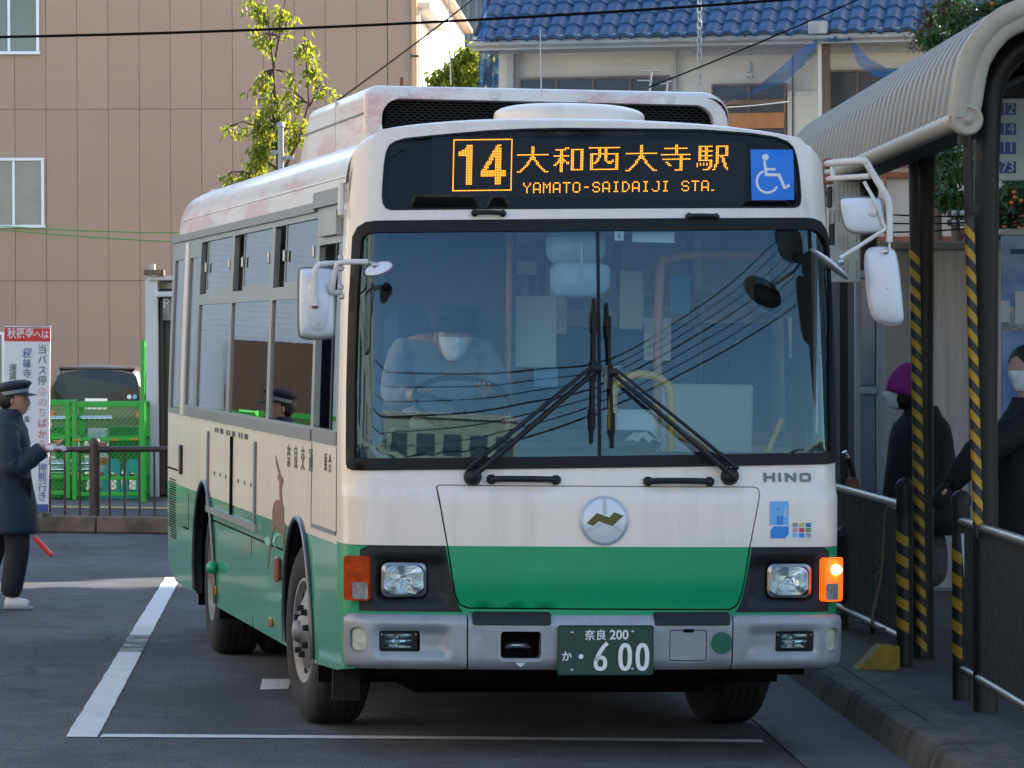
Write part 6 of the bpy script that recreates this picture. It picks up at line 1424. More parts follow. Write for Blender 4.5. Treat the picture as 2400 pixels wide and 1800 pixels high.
# shopping walker parked against the railing
cq = GROUND.px(1990, 1160, 26.2); cw = thing('shopping_walker', 'dark shopping walker handle rising behind the railing beside the bus', 'walker', loc=(cq.x, 26.2, .146))
hz_ = GROUND.px(1990, 1062, 26.2).z - .146
mb = MB(); mb.tube(curve([(.03, 0, .35), (.03, 0, hz_ - .22), (.01, 0, hz_ - .08), (-.02, -.02, hz_)], 6), .016, 8); mb.build('handle_bar', 'rail_dark', cw)
mb = MB(); mb.cyl((-.012, -.02, hz_ - .03), (-.035, -.03, hz_ + .01), .018, n=10); mb.build('grip', 'steel', cw)
mb = MB(); mb.ell((.02, 0, hz_ - .20), (.045, .05, .06), 12, 8); mb.build('brake_housing', 'rust', cw)
mb = MB(); mb.box((.04, .1, .42), (.26, .3, .46), .05); mb.build('bag', 'black_cloth_bag' if 'black_cloth_bag' in M else mat('black_cloth_bag', (.012, .012, .014), .8), cw)
for dx in (-.08, .16): mb = MB(); mb.lathe([(0, .015), (.06, .015), (.07, 0), (.06, -.015), (0, -.015)], (dx, .05, .07), (1, 0, 0), 16); mb.build('wheel', 'tyre', cw)
# ================================================================ left side: railing, sign, cages, hut, van
mat('fence_brown', (.060, .042, .034), .45, .2, var=.15, vscale=6); mat('cage_green', (.030, .42, .045), .42, var=.12, vscale=4); mat('cage_green_dark', (.018, .26, .035), .5); mat('bin_green', (.012, .30, .020), .45, var=.08, vscale=3)
mat('teal', (.010, .42, .45), .45, var=.1, vscale=5); mat('cone_red', (.55, .07, .03), .5); mat('cone_white', (.62, .62, .62), .5); mat('hut_white', (.62, .62, .62), .5, var=.05, vscale=2); mat('hut_dark', (.045, .035, .03), .4); mat('bright_orange', (.62, .26, .02), .5)
FF = Frame(-4.04, 42.0, .15, 0, LEAN); ff = thing('roadside_railing', 'dark brown pipe railing with vertical bars across the road', 'railing', FF)
zt, zb = FF.px(226, 1053).z, FF.px(226, 1214).z
for x0_, x1_ in ((-8, -.0), (0., 5.2)):
    for z in (zt, zb): mb = MB(); mb.cyl((x0_, 0, z), (x1_, 0, z), .027, n=12); mb.build('rail', 'fence_brown', ff)
bme = MB().cyl((0, 0, zb), (0, 0, zt), .012, n=8).mesh('bar')
for k in range(-55, 36):
    if k % 14: o = link('bar', bme, 'fence_brown', ff); o.location = (.145 * k, 0, 0)
for x in (-4.06, -2.03, 0, 2.03, 4.06):
    mb = MB(); mb.cyl((x, 0, 0), (x, 0, zt + .085), .052, n=16); p = mb.build('post', 'fence_brown', ff)
    mb = MB(); mb.lathe([(0, .03), (.035, .024), (.056, .0), (.056, -.03)], (x, 0, zt + .085), (0, 0, 1), 16); mb.build('post_cap', 'fence_brown', p)
    for z in (zt, zb): mb = MB(); mb.cyl((x - .14, 0, z), (x + .14, 0, z), .034, n=12); mb.build('sleeve', 'fence_brown', p)
# temple direction sign
zLM, zLL = Zm(0, 740, .2169), Zm(0, 1000, .2893)
SG = Frame(-4.72, 41.86, .15, 0, 0.); sg_ = thing('direction_sign', 'tall white direction sign with red header and vertical Japanese text', 'sign', SG)
a = SG.px(*zLM(48, 125)); b = SG.px(*zLM(548, 125)); zb = SG.px(*zLL(380, 690)).z; mat('sign_white', (.70, .71, .74), .55); mat('sign_red', (.60, .025, .030), .5); mat('ink_blue', (.05, .09, .28), .5); mat('ink_red', (.62, .10, .13), .5); mat('ink_pink', (.66, .36, .36), .5); mat('ink_grey', (.10, .10, .11), .5)
mb = MB(); mb.box(((a.x + b.x) / 2, 0, (a.z + zb) / 2), (b.x - a.x, .03, a.z - zb), .004); mb.build('board', 'sign_white', sg_)
zr = SG.px(*zLM(300, 278)).z; mb = MB(); mb.box(((a.x + b.x) / 2, -.017, (a.z + zr) / 2 - .003), (b.x - a.x - .004, .006, a.z - zr - .01)); mb.build('header', 'sign_red', sg_)
mb = MB(); mb.box(((a.x + b.x) / 2, 0, a.z + .008), (b.x - a.x + .01, .05, .022), .006); mb.build('top_rail', 'steel', sg_)
zq = SG.px(*zLL(380, 628)).z; mb = MB(); mb.box(((a.x + b.x) / 2, -.017, (zq + zb) / 2), (b.x - a.x - .004, .006, zq - zb)); mb.build('footer', 'ink_blue', sg_)
def chr_(ch, uv, h, m, sx=1., bold=0.): q = SG.px(*uv, -.021); text('sign_character', ch, h, FRONT(q.x, -.021, q.z), m, sg_, ext=.0008, sx=sx, bold=bold)
for ch, x in (('秋', 127), ('篠', 222), ('寺', 318)): chr_(ch, zLM(x, 198), .112, 'sign_white', .78, .0012)
for ch, x in (('へ', 408), ('は', 488)): chr_(ch, zLM(x, 208), .092, 'sign_white', .8, .001)
for ch, y, m in (('当', 365, 'ink_grey'), ('バ', 480, 'ink_grey'), ('ス', 595, 'ink_grey'), ('停', 705, 'ink_grey'), ('②', 825, 'ink_pink'), ('の', 938, 'ink_pink'), ('り', 1050, 'ink_pink'), ('ば', 1165, 'ink_red'), ('か', 1285, 'ink_red'), ('ら', 1400, 'ink_red')): chr_(ch, zLM(455, y), .098, m, .95)
chr_('﹁', zLM(470, 1500), .09, 'ink_blue'); chr_('押', zLL(342, 340), .098, 'ink_blue', .95)
for ch, y in (('熊', 415), ('行', 498), ('き', 570)): chr_(ch, zLL(342, y), .098, 'ink_blue', .95)
for ch, y in (('﹁', 345), ('秋', 420), ('篠', 525), ('寺', 630)): chr_(ch, zLM(290, y), .094, 'ink_blue', .95)
for ch, y in (('前', 740), ('﹂', 810), ('で', 915), ('下', 1020), ('車', 1125)): chr_(ch, zLM(290, y), .07, 'ink_grey', .9)
for ch, y in (('運', 570), ('賃', 660)): chr_(ch, zLM(138, y), .085, 'ink_grey', .95)
for xx in (a.x + .02, b.x - .02):
    mb = MB(); mb.cyl((xx, .0, 0), (xx, 0, zb), .011, n=8); mb.build('leg', 'steel', sg_); mb = MB(); mb.box((xx, 0, .02), (.05, .34, .04), .01); mb.build('foot', 'fence_brown', sg_)
# mesh cages
def cage(fr, w_, d_, h, label, mids=(.62, .22), grp='green mesh cages'):
    t = thing('mesh_cage', label, 'cage', fr, group=grp)
    for x in (0, w_):
        for y in (0, d_): mb = MB(); mb.box((x, y, h / 2), (.050, .050, h), .006); mb.build('post', 'cage_green', t)
    for z in (h - .03, .06) + tuple(h * m for m in mids):
        for y in (0, d_): mb = MB(); mb.box((w_ / 2, y, z), (w_ - .05, .036, .055 if z > h - .1 else .042), .005); mb.build('rail', 'cage_green', t)
        for x in (0, w_): mb = MB(); mb.box((x, d_ / 2, z), (.036, d_ - .05, .042), .005); mb.build('rail', 'cage_green_dark', t)
    for y in (-.004, d_):
        mb = MB(); st = .056; n_ = int((w_ + h) / st)
        for k in range(n_):
            c = k * st
            for sgn in (1, -1):
                p = []
                x0_ = max(0, c - h); x1_ = min(w_, c)
                if x1_ <= x0_: continue
                q0 = (x0_, c - x0_); q1 = (x1_, c - x1_)
                if sgn < 0: q0 = (w_ - q0[0], q0[1]); q1 = (w_ - q1[0], q1[1])
                mb.tube([(q0[0], y, q0[1]), (q1[0], y, q1[1])], .0026, 3, False, 0, False, False)
        mb.build('wire_mesh', 'cage_green', t, kind='stuff')
    return t
CG = Frame((178 - 1200) / FOC * 46.2, 46.2, .15, 0, LEAN); hC = CG.px(250, 942).z; wC = CG.px(338, 1000).x
cage(CG, wC - .03, .8, hC, 'green mesh cage holding teal barriers beside the white hut')
cage(Frame((178 - 1200) / FOC * 46.2 - 1.05, 46.2, .15, 0, LEAN), .98, .8, hC, 'green mesh cage behind the white direction sign')
for k in range(3): cage(Frame((178 - 1200) / FOC * 46.2 - 2.15 - 1.1 * k, 46.2 + .1 * k, .15, 0, LEAN), .98, .8, hC, ('nearest', 'middle', 'farthest')[k] + ' of three green mesh cages left of the direction sign')
fp_ = thing('folded_gate', 'tall bright green mesh gate seen edge on beside the white hut', 'gate', Frame((339 - 1200) / FOC * 45.6, 45.6, .15, 0, LEAN)); fF = Frame((339 - 1200) / FOC * 45.6, 45.6, .15, 0, LEAN); hF = fF.px(338, 797).z
mb = MB(); mb.box((0, 0, hF / 2), (.045, .05, hF), .006); mb.build('post', 'cage_green', fp_); mb = MB(); mb.box((.004, .25, hF / 2), (.02, .03, hF), .006); mb.build('post', 'cage_green', fp_)
for z in (.1, .6, 1.1, hF - .05): mb = MB(); mb.box((.004, .13, z), (.02, .25, .04), .004); mb.build('rail', 'cage_green', fp_)
for k in range(12): mb = MB(); mb.box((.004, .02, .12 + .145 * k), (.050, .06, .012)); mb.build('hinge_band', 'cage_green_dark', fp_)
# things in and behind the cages
def at(u, v, d): r_ = ray(u, v); return EYE + r_ * (d / r_.y)
for i, (u0, u1, v0, v1, lab) in enumerate(((96, 150, 1124, 1178, 'left of two bright green plastic bins inside the cage'), (152, 196, 1124, 1178, 'right of two bright green plastic bins inside the cage'))):
    p0 = at(u0, v1, 46.5); p1 = at(u1, v0, 46.5); t = thing('plastic_bin', lab, 'bin', loc=(p0.x, 46.5, .16), group='green plastic bins'); w_ = p1.x - p0.x; h = p1.z - .16
    mb = MB(); vs = [(0.02, 0, 0), (w_ - .02, 0, 0), (w_ - .02, .4, 0), (.02, .4, 0), (0, 0, h), (w_, 0, h), (w_, .42, h), (0, .42, h)]; mb.add(vs, [(0, 1, 5, 4), (1, 2, 6, 5), (2, 3, 7, 6), (3, 0, 4, 7), (3, 2, 1, 0)]); mb.build('body', 'bin_green', t)
    mb = MB(); mb.box((w_ / 2, .21, h), (w_ + .02, .45, .03), .006); mb.build('lid', 'bin_green', t)
    for z in (.10, .2): mb = MB(); mb.box((w_ / 2, -.003, z), (w_ - .03, .012, .014)); mb.build('rib', 'cage_green_dark', t)
def barrier(u0, lab):
    p = at(u0, 1200, 46.55); t = thing('plastic_barrier', lab, 'barrier', loc=(p.x, 46.55, .155), group='teal plastic barriers')
    w_, h = .21, .42; out = [(0, 0), (w_, 0), (w_ * 1.0, h * .8), (w_ * .86, h), (w_ * .42, h), (w_ * .26, h * .85)]
    hole = circ(w_ * .62, h * .34, w_ * .2, h * .14, 14)
    mb = MB(); MX = Matrix(((1, 0, 0, 0), (0, 0, 1, 0), (0, 1, 0, 0), (0, 0, 0, 1)))
    mb.prism([(0, 0), (w_ * .36, 0), (w_ * .40, h * .2), (w_ * .42, h * .5), (w_ * .5, h * .7), (w_ * .42, h), (w_ * .26, h * .85)], MX, .18); mb.prism([(w_ * .36, 0), (w_, 0), (w_, h * .2), (w_ * .40, h * .2)], MX, .18); mb.prism([(w_ * .82, h * .2), (w_, h * .2), (w_, h * .8), (w_ * .86, h), (w_ * .42, h), (w_ * .5, h * .7), (w_ * .84, h * .62)], MX, .18); mb.build('body', 'teal', t)
    mb = MB(); mb.box((w_ * .8, -.01, h * .55), (.05, .02, .05), .006); mb.build('catch', 'bright_orange', t)
    return t
barrier(234, 'left of two teal plastic barriers in the green cage'); barrier(280, 'right of two teal plastic barriers in the green cage')
b2 = at(236, 1150, 47.0)
pc = thing('banded_pole', 'red and white banded cone pole behind the railing post', 'cone', loc=(at(240, 1190, 46.8).x, 46.8, .15))
hh = at(240, 1020, 46.8).z - .15
mb = MB(); mb.box((0, 0, .02), (.30, .30, .04), .01); mb.build('base', 'cone_red', pc)
for k in range(8): mb = MB(); z0, z1 = .04 + k * (hh - .04) / 8, .04 + (k + 1) * (hh - .04) / 8; mb.cyl((0, 0, z0), (0, 0, z1), lerp(.085, .03, k / 8), lerp(.085, .03, (k + 1) / 8), n=14); mb.build('band', 'cone_red' if k % 2 == 0 else 'cone_white', pc)
for i, (u0, u1, v, lab) in enumerate(((100, 262, 981, 'upper silver pipe lying across the green cage'), (100, 215, 1087, 'middle silver pipe lying across the green cage'), (100, 212, 1101, 'lowest silver pipe lying across the green cage'))):
    p, q = at(u0, v, 46.45), at(u1, v - 1, 46.45); mb = MB(); mb.cyl((0, 0, 0), q - p, .026, n=10); o = mb.build('steel_pipe', 'chrome', label=lab, cat='pipe', group='silver pipes in the cage'); o.location = p
# crates stacked deeper in the cage
random.seed(11)
mat('stow_grey', (.20, .20, .19), .7, var=.4, vscale=6); mat('stow_white', (.55, .56, .58), .7, var=.1, vscale=6); mat('stow_green', (.020, .20, .035), .6, var=.3, vscale=8)
for i, (u0, u1, v0, v1, d, m, lab) in enumerate(((205, 250, 1005, 1040, 46.9, 'stow_white', 'white folded sheet behind the green wire mesh'), (255, 330, 1000, 1090, 47.3, 'stow_green', 'dark green crate behind the right half of the cage'), (130, 178, 1000, 1075, 47.3, 'stow_green', 'dark green crate behind the left half of the cage'), (262, 322, 1085, 1100, 46.8, 'stow_grey', 'flat grey brown board lying above the teal barriers'))):
    p, q = at(u0, v1, d), at(u1, v0, d); t = thing('stored_box', lab, 'box', loc=(p.x, d, p.z)); mb = MB(); w_, h = q.x - p.x, q.z - p.z
    mb.box((w_ / 2, .15, h / 2), (w_, .3, h), .01); mb.build('body', m, t)
    for k in range(3): mb = MB(); mb.box((w_ * (k + .5) / 3, -.004, h * .5), (w_ * .26, .012, h * .6), .003); mb.build('panel', m, t)
for i, (u, v) in enumerate(((134, 1034), (180, 1032), (270, 1031), (315, 1030))):
    p = at(u, v, 46.1); mb = MB(); mb.box((0, 0, 0), (.085, .03, .022), .006); o = mb.build('clamp', 'bright_orange', label=('first', 'second', 'third', 'fourth')[i] + ' orange clamp from the left on the green cage', cat='clamp', group='orange clamps'); o.location = p
# pale hut
HT = Frame((346 - 1200) / FOC * 47.2, 47.2, .15, 0, LEAN); ht = thing('ticket_hut', 'white panelled hut with dark doorway partly hidden by the bus', 'hut', HT)
hz = HT.px(350, 652).z; x1_ = HT.px(371, 900).x; x2_ = HT.px(393, 900).x
mb = MB(); mb.box((x1_ / 2, .9, hz / 2), (x1_, 1.8, hz), .008); mb.build('corner_wall', 'hut_white', ht)
mb = MB(); mb.box((x1_ + 1.0, 1.0, hz / 2 - .05), (1.98, 1.6, hz - .12), .008); mb.build('doorway', 'hut_dark', ht)
mb = MB(); mb.box((x1_ + .03, .16, hz / 2 - .1), (.05, .1, hz - .25), .008); mb.build('door_frame', 'fence_brown', ht)
mb = MB(); mb.box((x1_ + 1.0, .95, hz + .0), (2.2, 2.0, .05), .01); mb.build('roof', 'hut_white', ht)
q = HT.px(371, 690); mb = MB(); mb.box((q.x + .5, -.02, q.z - .0), (1.05, .2, .06), .012); mb.build('sign_cover', 'hut_white', ht)
mb = MB(); mb.box((q.x + .52, .05, q.z - .16), (.95, .06, .25), .006); mb.build('sign_face', 'stow_grey', ht); text('sign_logo', 'P', .14, FRONT(HT.px(389, 712).x, .015, HT.px(389, 712).z), 'sign_white', ht, ext=.001)
mb = MB(); mb.box((.10, -.02, hz + .06), (.22, .2, .06), .006); mb.build('roof_beam', 'wood_old', ht); mb = MB(); mb.cyl((.06, .2, hz), (.06, .2, hz + .16), .035, n=8); mb.build('vent_pipe', 'gutter_grey', ht)
# minivan in the yard, rear toward us
VN = Frame((226 - 1200) / FOC * 64, 64., .15, .05, 0); vn = thing('parked_van', 'dark bronze minivan seen from behind above the green cage', 'van', VN)
zr_ = VN.px(226, 856).z; hwr = abs(VN.px(330, 900).x - VN.px(122, 900).x) / 2; cxv = (VN.px(330, 900).x + VN.px(122, 900).x) / 2
mat('van_paint', (.085, .062, .045), .3, .4, coat=.6); mat('van_glass', (.008, .010, .014), .12, spec=.35)
def vring(y, top, w0, z0=.28):
    pts = [(-w0 * 1.06, z0), (-w0 * 1.10, .55), (-w0 * 1.08, .95), (-w0 * .985, top - .22), (-w0 * .93, top - .09), (-w0 * .80, top - .03), (-w0 * .4, top), (0, top + .012), (w0 * .4, top), (w0 * .80, top - .03), (w0 * .93, top - .09), (w0 * .985, top - .22), (w0 * 1.08, .95), (w0 * 1.10, .55), (w0 * 1.06, z0)]
    return [Vector((cxv + a, y + (.10 * (1 if b > .95 else 0) * (b - .95)), b)) for a, b in pts]
rg = [vring(0, zr_ - .06, hwr * .97), vring(.08, zr_ - .01, hwr), vring(.6, zr_, hwr), vring(3.0, zr_, hwr), vring(3.5, zr_ - .25, hwr), vring(4.1, 1.0, hwr), vring(4.6, .85, hwr * .95)]
mb = MB(); n = 15; mb.add([p for r_ in rg for p in r_], [(i * n + k, i * n + k + 1, (i + 1) * n + k + 1, (i + 1) * n + k) for i in range(6) for k in range(n - 1)], 0, True); mb.add(rg[0], [tuple(range(n))]); mb.build('body', 'van_paint', vn)
wz0, wz1 = VN.px(226, 942).z, VN.px(226, 868).z
wp = chaikin([(-hwr * .96, wz0 - .05), (hwr * .96, wz0 - .05), (hwr * .93, wz0 + .2), (hwr * .86, wz1), (-hwr * .86, wz1), (-hwr * .93, wz0 + .2)], 2)
mb = MB(); mb.add([(cxv + a, -.015 + .10 * max(0, b - .95), b) for a, b in wp], [tuple(range(len(wp)))]); mb.build('rear_window', 'van_glass', vn)
mb = MB(); mb.box((cxv, .05, wz1 + .03), (hwr * 1.75, .16, .035), .012); mb.build('spoiler', 'van_paint', vn)
for sgn in (-1, 1):
    mb = MB(); mb.box((cxv + sgn * hwr * 1.02, -.01, .50), (.14, .06, .3), .02); mb.build('tail_lamp', 'cone_red', vn)
    for y in (.8, 3.6): mb = MB(); mb.lathe([(0, .0), (.2, 0), (.31, -.02), (.32, -.1), (.3, -.2)], (cxv + sgn * hwr * 1.08, y, .32), (sgn, 0, 0), 24); mb.build('wheel', 'tyre', vn)
for u, m in ((303, 'sticker_white'), (316, 'sticker_pale')): q = VN.px(u, 930, -.03); mb = MB(); mb.prism(circ(0, 0, .034, n=14), FRONT(q.x, q.y + .03 + .10 * max(0, q.z - .95) - .05, q.z), .002); mb.build('window_sticker', m, vn)
mb = MB(); mb.box((cxv, -.03, .45), (hwr * 2.1, .12, .22), .04); mb.build('rear_bumper', 'van_paint', vn); mb = MB(); mb.box((cxv, -.03, .75), (.33, .02, .165), .004); mb.build('number_plate', 'plate_white', vn)
# ================================================================ people
mat('skin', (.42, .24, .17), .6, var=.08, vscale=12); mat('navy_coat', (.014, .026, .048), .75, var=.25, vscale=7, bump=.3, bscale=16); mat('navy_trousers', (.010, .012, .020), .8, var=.2, vscale=7, bump=.2, bscale=12); mat('shoe_white', (.62, .62, .62), .6); mat('glove', (.64, .66, .70), .8); mat('cap_cloth', (.014, .018, .028), .7); mat('cap_band', (.22, .25, .28), .6); mat('black_cloth', (.006, .006, .007), .85, var=.3, vscale=6, bump=.3, bscale=14); mat('hair', (.012, .010, .009), .6); mat('mask_white', (.66, .67, .70), .8); mat('magenta_knit', (.25, .012, .17), .9, var=.15, vscale=30, bump=.5, bscale=90); mat('check_cloth', (.10, .10, .11), .85, col2=(.03, .03, .035), vscale=60); mat('baton_red', (.75, .02, .03), .35, coat=.4)
def skin_mesh(name, J, edges, root, lv=2):
    """J: {joint: (x, y, z, radius)} -> one continuous smooth mesh"""
    names = list(J); me = bpy.data.meshes.new(name); me.from_pydata([J[k][:3] for k in names], [(names.index(a), names.index(b)) for a, b in edges], [])
    ob = bpy.data.objects.new(name, me); COL.objects.link(ob); ob.modifiers.new('skin', 'SKIN')
    for i, k in enumerate(names):
        sv = me.skin_vertices[0].data[i]; r_ = J[k][3]; sv.radius = r_ if isinstance(r_, tuple) else (r_, r_); sv.use_root = (k == root)
    ss = ob.modifiers.new('sub', 'SUBSURF'); ss.levels = lv; ss.render_levels = lv
    dg = bpy.context.evaluated_depsgraph_get(); out = bpy.data.meshes.new_from_object(ob.evaluated_get(dg)); bpy.data.objects.remove(ob)
    for p in out.polygons: p.use_smooth = True
    out.materials.clear(); out.name = name
    return out
def chain(*k): return list(zip(k, k[1:]))
def hand(J, E_, w_, d, side, tag_, curl=.3):
    """five fingers rooted in the palm at wrist point w_, pointing along d"""
    w_ = Vector(w_); d = Vector(d).normalized(); s_ = Vector(side).normalized(); n = d.cross(s_)
    pm = w_ + d * .05; J[tag_ + 'p'] = (*pm, .024); 
    for i, (o, L) in enumerate(((-.030, .055), (-.010, .068), (.010, .072), (.030, .062))):
        b = w_ + d * .085 + s_ * o; k1 = b + d * L * .5 - n * curl * .02; k2 = k1 + d * L * .35 - n * curl * .05
        J[f'{tag_}b{i}'] = (*b, .010); J[f'{tag_}m{i}'] = (*k1, .009); J[f'{tag_}t{i}'] = (*k2, .0075); E_ += [(tag_ + 'p', f'{tag_}b{i}')] + chain(f'{tag_}b{i}', f'{tag_}m{i}', f'{tag_}t{i}')
    t0 = w_ + d * .035 + s_ * -.038; t1 = t0 + d * .035 - s_ * .02; J[tag_ + 'th0'] = (*t0, .012); J[tag_ + 'th1'] = (*t1, .009); E_ += chain(tag_ + 'p', tag_ + 'th0', tag_ + 'th1')
def head_mesh(name, c, r_, face, m, parent=None, region=None):
    """head with brow, nose, mouth, chin and ears; face = horizontal look direction"""
    f = Vector(face).normalized(); up = Vector((0, 0, 1)); s_ = f.cross(up).normalized(); c = Vector(c)
    mb = MB()
    def fn(a, b):
        th = 2 * math.pi * a; ph = math.pi * b; x = math.sin(ph) * math.cos(th); y = math.sin(ph) * math.sin(th); z = math.cos(ph)
        k = 1. + .10 * max(0, x) * max(0, -z) - .12 * max(0, -z) * abs(y)
        fx_ = x * 1.0 * k; fy = y * .78 * (1 - .18 * max(0, -z)); fz = z * 1.22
        nose = math.exp(-((y / .16) ** 2 + ((z + .12) / .20) ** 2)) * max(0, x) * .22; brow = math.exp(-((z - .12) / .10) ** 2) * max(0, x) * .05; eye = -math.exp(-(((abs(y) - .34) / .14) ** 2 + ((z - .02) / .09) ** 2)) * max(0, x) * .07; mouth = -math.exp(-((y / .28) ** 2 + ((z + .46) / .05) ** 2)) * max(0, x) * .05; chin = math.exp(-((y / .3) ** 2 + ((z + .82) / .16) ** 2)) * max(0, x) * .22
        fx_ += nose + brow + eye + mouth + chin
        return c + f * fx_ * r_ + s_ * fy * r_ + up * fz * r_
    if region: mb.grid(lambda a, b: c + (fn(lerp(-70, 70, a) / 360, lerp(.50, .84, b)) - c) * 1.045, 16, 10); return mb
    mb.grid(fn, 36, 26, closed_u=True)
    for sgn in (-1, 1): mb.ell(c + s_ * sgn * r_ * .80 - f * r_ * .05 - up * r_ * .05, (r_ * .12, r_ * .12, r_ * .30), 10, 8)
    return mb
def join_person(name, body, extra, mats, label, loc):
    import bmesh
    bm = bmesh.new(); bm.from_mesh(body); tmp = bpy.data.meshes.new('t'); 
    for mb, k in extra:
        t = mb.mesh('t'); n0 = len(bm.faces); bm.from_mesh(t); bm.faces.ensure_lookup_table()
    me = bpy.data.meshes.new(name); bm.to_mesh(me); bm.free()
    for p in me.polygons: p.use_smooth = True
    o = link(name, me, mats, None, label=label, cat='person'); o.location = loc
    return o
def coat_mesh(rings, sleeves):
    mb = MB(); n = 24; vs = []
    for (x, y, z, rx, ry) in rings: vs += [(x + rx * math.cos(2 * math.pi * k / n) * (1 + .03 * math.sin(3 * k + z * 20)), y + ry * math.sin(2 * math.pi * k / n), z) for k in range(n)]
    m = len(rings); mb.add(vs, [(i * n + k, i * n + (k + 1) % n, (i + 1) * n + (k + 1) % n, (i + 1) * n + k) for i in range(m - 1) for k in range(n)] + [tuple(reversed(range(n)))], 0, True)
    for pts in sleeves:
        c = curve([p[:3] for p in pts], 5); rr = [interp([(i, p[3]) for i, p in enumerate(pts)], k / 5) * (1 + .06 * math.sin(k * 2.1)) for k in range(len(c))]; mb.tube(c, rr, 14)
    return smooth_clean(mb.mesh('coat'), .0005)
BODY_E = chain('hip', 'waist', 'chest', 'neck', 'head0') + chain('chest', 'sL', 'eL', 'wL') + chain('chest', 'sR', 'eR', 'wR') + chain('hip', 'hL', 'kL', 'aL', 'tL') + chain('hip', 'hR', 'kR', 'aR', 'tR')
def person(label, loc, J, face, headc, headr, outfit, gloves=False):
    J = dict(J); E_ = list(BODY_E)
    for s_, w_ in (('L', 'wL'), ('R', 'wR')):
        e = Vector(J['e' + s_][:3]); w3 = Vector(J[w_][:3]); d = (w3 - e).normalized(); sd = d.cross(Vector((0, 0, 1)))
        if sd.length < .2: sd = d.cross(Vector((0, 1, 0)))
        hand(J, E_, w3, d, sd, 'g' + s_); E_.append((w_, 'g' + s_ + 'p'))
    body = skin_mesh('person', J, E_, 'hip'); hd = head_mesh('head', headc, headr, face, 'skin')
    o = join_person('person', body, [(hd, 0)], ['skin'], label, loc)
    for it in outfit(J):
        if len(it) == 4: link(it[0], coat_mesh(it[2], it[3]), it[1], o)
        else: nm, m, sub, ed, root, lv = it; link(nm, skin_mesh(nm, sub, ed, root, lv), m, o)
    return o
# ---- guard walking at the left edge
gx = (22 - 1200) / FOC * 30.; GL = (gx, 30., 0)
GJ = {'hip': (0, 0, .90, .13), 'waist': (-.01, 0, 1.04, .12), 'chest': (.0, 0, 1.24, (.10, .12)), 'neck': (.01, 0, 1.40, .055), 'head0': (.03, 0, 1.48, .06),
      'sL': (-.02, .16, 1.30, .045), 'eL': (-.04, .23, 1.07, .045), 'wL': (-.03, .24, .86, .034), 'sR': (.0, -.16, 1.30, .045), 'eR': (.05, -.25, 1.07, .048), 'wR': (.30, -.22, 1.175, .034),
      'hL': (0, .09, .86, .095), 'kL': (-.10, .10, .47, .062), 'aL': (-.21, .10, .10, .042), 'tL': (-.10, .10, .035, .035), 'hR': (.02, -.09, .86, .095), 'kR': (.09, -.09, .47, .062), 'aR': (.03, -.09, .075, .042), 'tR': (.14, -.10, .035, .035)}
def guard_outfit(J):
    j = lambda k, r_, dz=0, dx=0: (J[k][0] + dx, J[k][1], J[k][2] + dz, r_)
    C = {'hem': (.03, 0, .56, (.20, .235)), 'hip': (.02, 0, .80, (.19, .215)), 'waist': (-.0, 0, 1.02, (.165, .20)), 'chest': j('chest', (.165, .215), .0), 'col': (.0, 0, 1.36, .10), 'neckc': (.01, 0, 1.41, .085), 'sL': j('sL', .10), 'eL': j('eL', .082), 'cL': (.10, .245, .93, .062), 'sR': j('sR', .10), 'eR': j('eR', .085), 'cR': (.235, -.225, 1.165, .062)}
    T = {'hip': (.0, 0, .86, .15), 'hL': j('hL', .12, -.03), 'kL': j('kL', .095), 'aL': j('aL', .082, -.0), 'hR': j('hR', .12, -.03), 'kR': j('kR', .098), 'aR': j('aR', .085)}
    S1 = {'a': (-.25, .10, .075, .045), 'b': (-.15, .10, .055, .046), 'c': (-.06, .10, .035, .036)}; S2 = {'a': (-.01, -.10, .055, .046), 'b': (.08, -.10, .048, .048), 'c': (.18, -.10, .036, .038)}
    G = {'w': (.285, -.223, 1.17, .036), 'p': (.335, -.212, 1.185, .034)}
    Ge = [('w', 'p')]
    hand(G, Ge, (.295, -.22, 1.175), (.9, .1, .15), (0, 1, .2), 'f', .5); Ge.append(('p', 'fp'))
    for k in G:
        if k[0] == 'f': G[k] = (*G[k][:3], G[k][3] * 1.35)
    RG = [(.03, 0, .55, .195, .235), (.03, 0, .58, .20, .24), (.02, 0, .75, .19, .225), (.0, 0, .95, .17, .205), (-.01, 0, 1.08, .165, .205), (-.01, 0, 1.22, .165, .215), (-.01, 0, 1.31, .145, .20), (.0, 0, 1.37, .105, .13), (.01, 0, 1.42, .085, .085), (.015, 0, 1.455, .078, .078)]
    SL = [[(-.02, .17, 1.31, .10), (-.03, .24, 1.20, .088), (-.02, .26, 1.06, .080), (-.02, .25, .95, .068), (-.02, .245, .88, .060)], [(0, -.17, 1.31, .10), (.02, -.24, 1.20, .09), (.07, -.26, 1.05, .084), (.17, -.25, 1.09, .070), (.27, -.225, 1.17, .060)]]
    return [('coat', 'navy_coat', RG, SL), ('trousers', 'navy_trousers', T, chain('hip', 'hL', 'kL', 'aL') + chain('hip', 'hR', 'kR', 'aR'), 'hip', 2), ('shoe', 'shoe_white', S1, chain('a', 'b', 'c'), 'b', 2), ('shoe', 'shoe_white', S2, chain('a', 'b', 'c'), 'b', 2), ('white_glove', 'glove', G, Ge, 'p', 2)]
guard = person('walking guard in navy coat, peaked cap and white gloves at the left edge', GL, GJ, (1, -.15, -.05), (.045, 0, 1.515), .094, guard_outfit)
guard.scale = (.955,) * 3
for s0, s1, yy in ((-.02, .20, -.10),): sl_ = MB(); sl_.box(((s0 + s1) / 2, yy, .012), (s1 - s0, .085, .024), .010); sl_.build('shoe_sole', 'cap_band', guard)
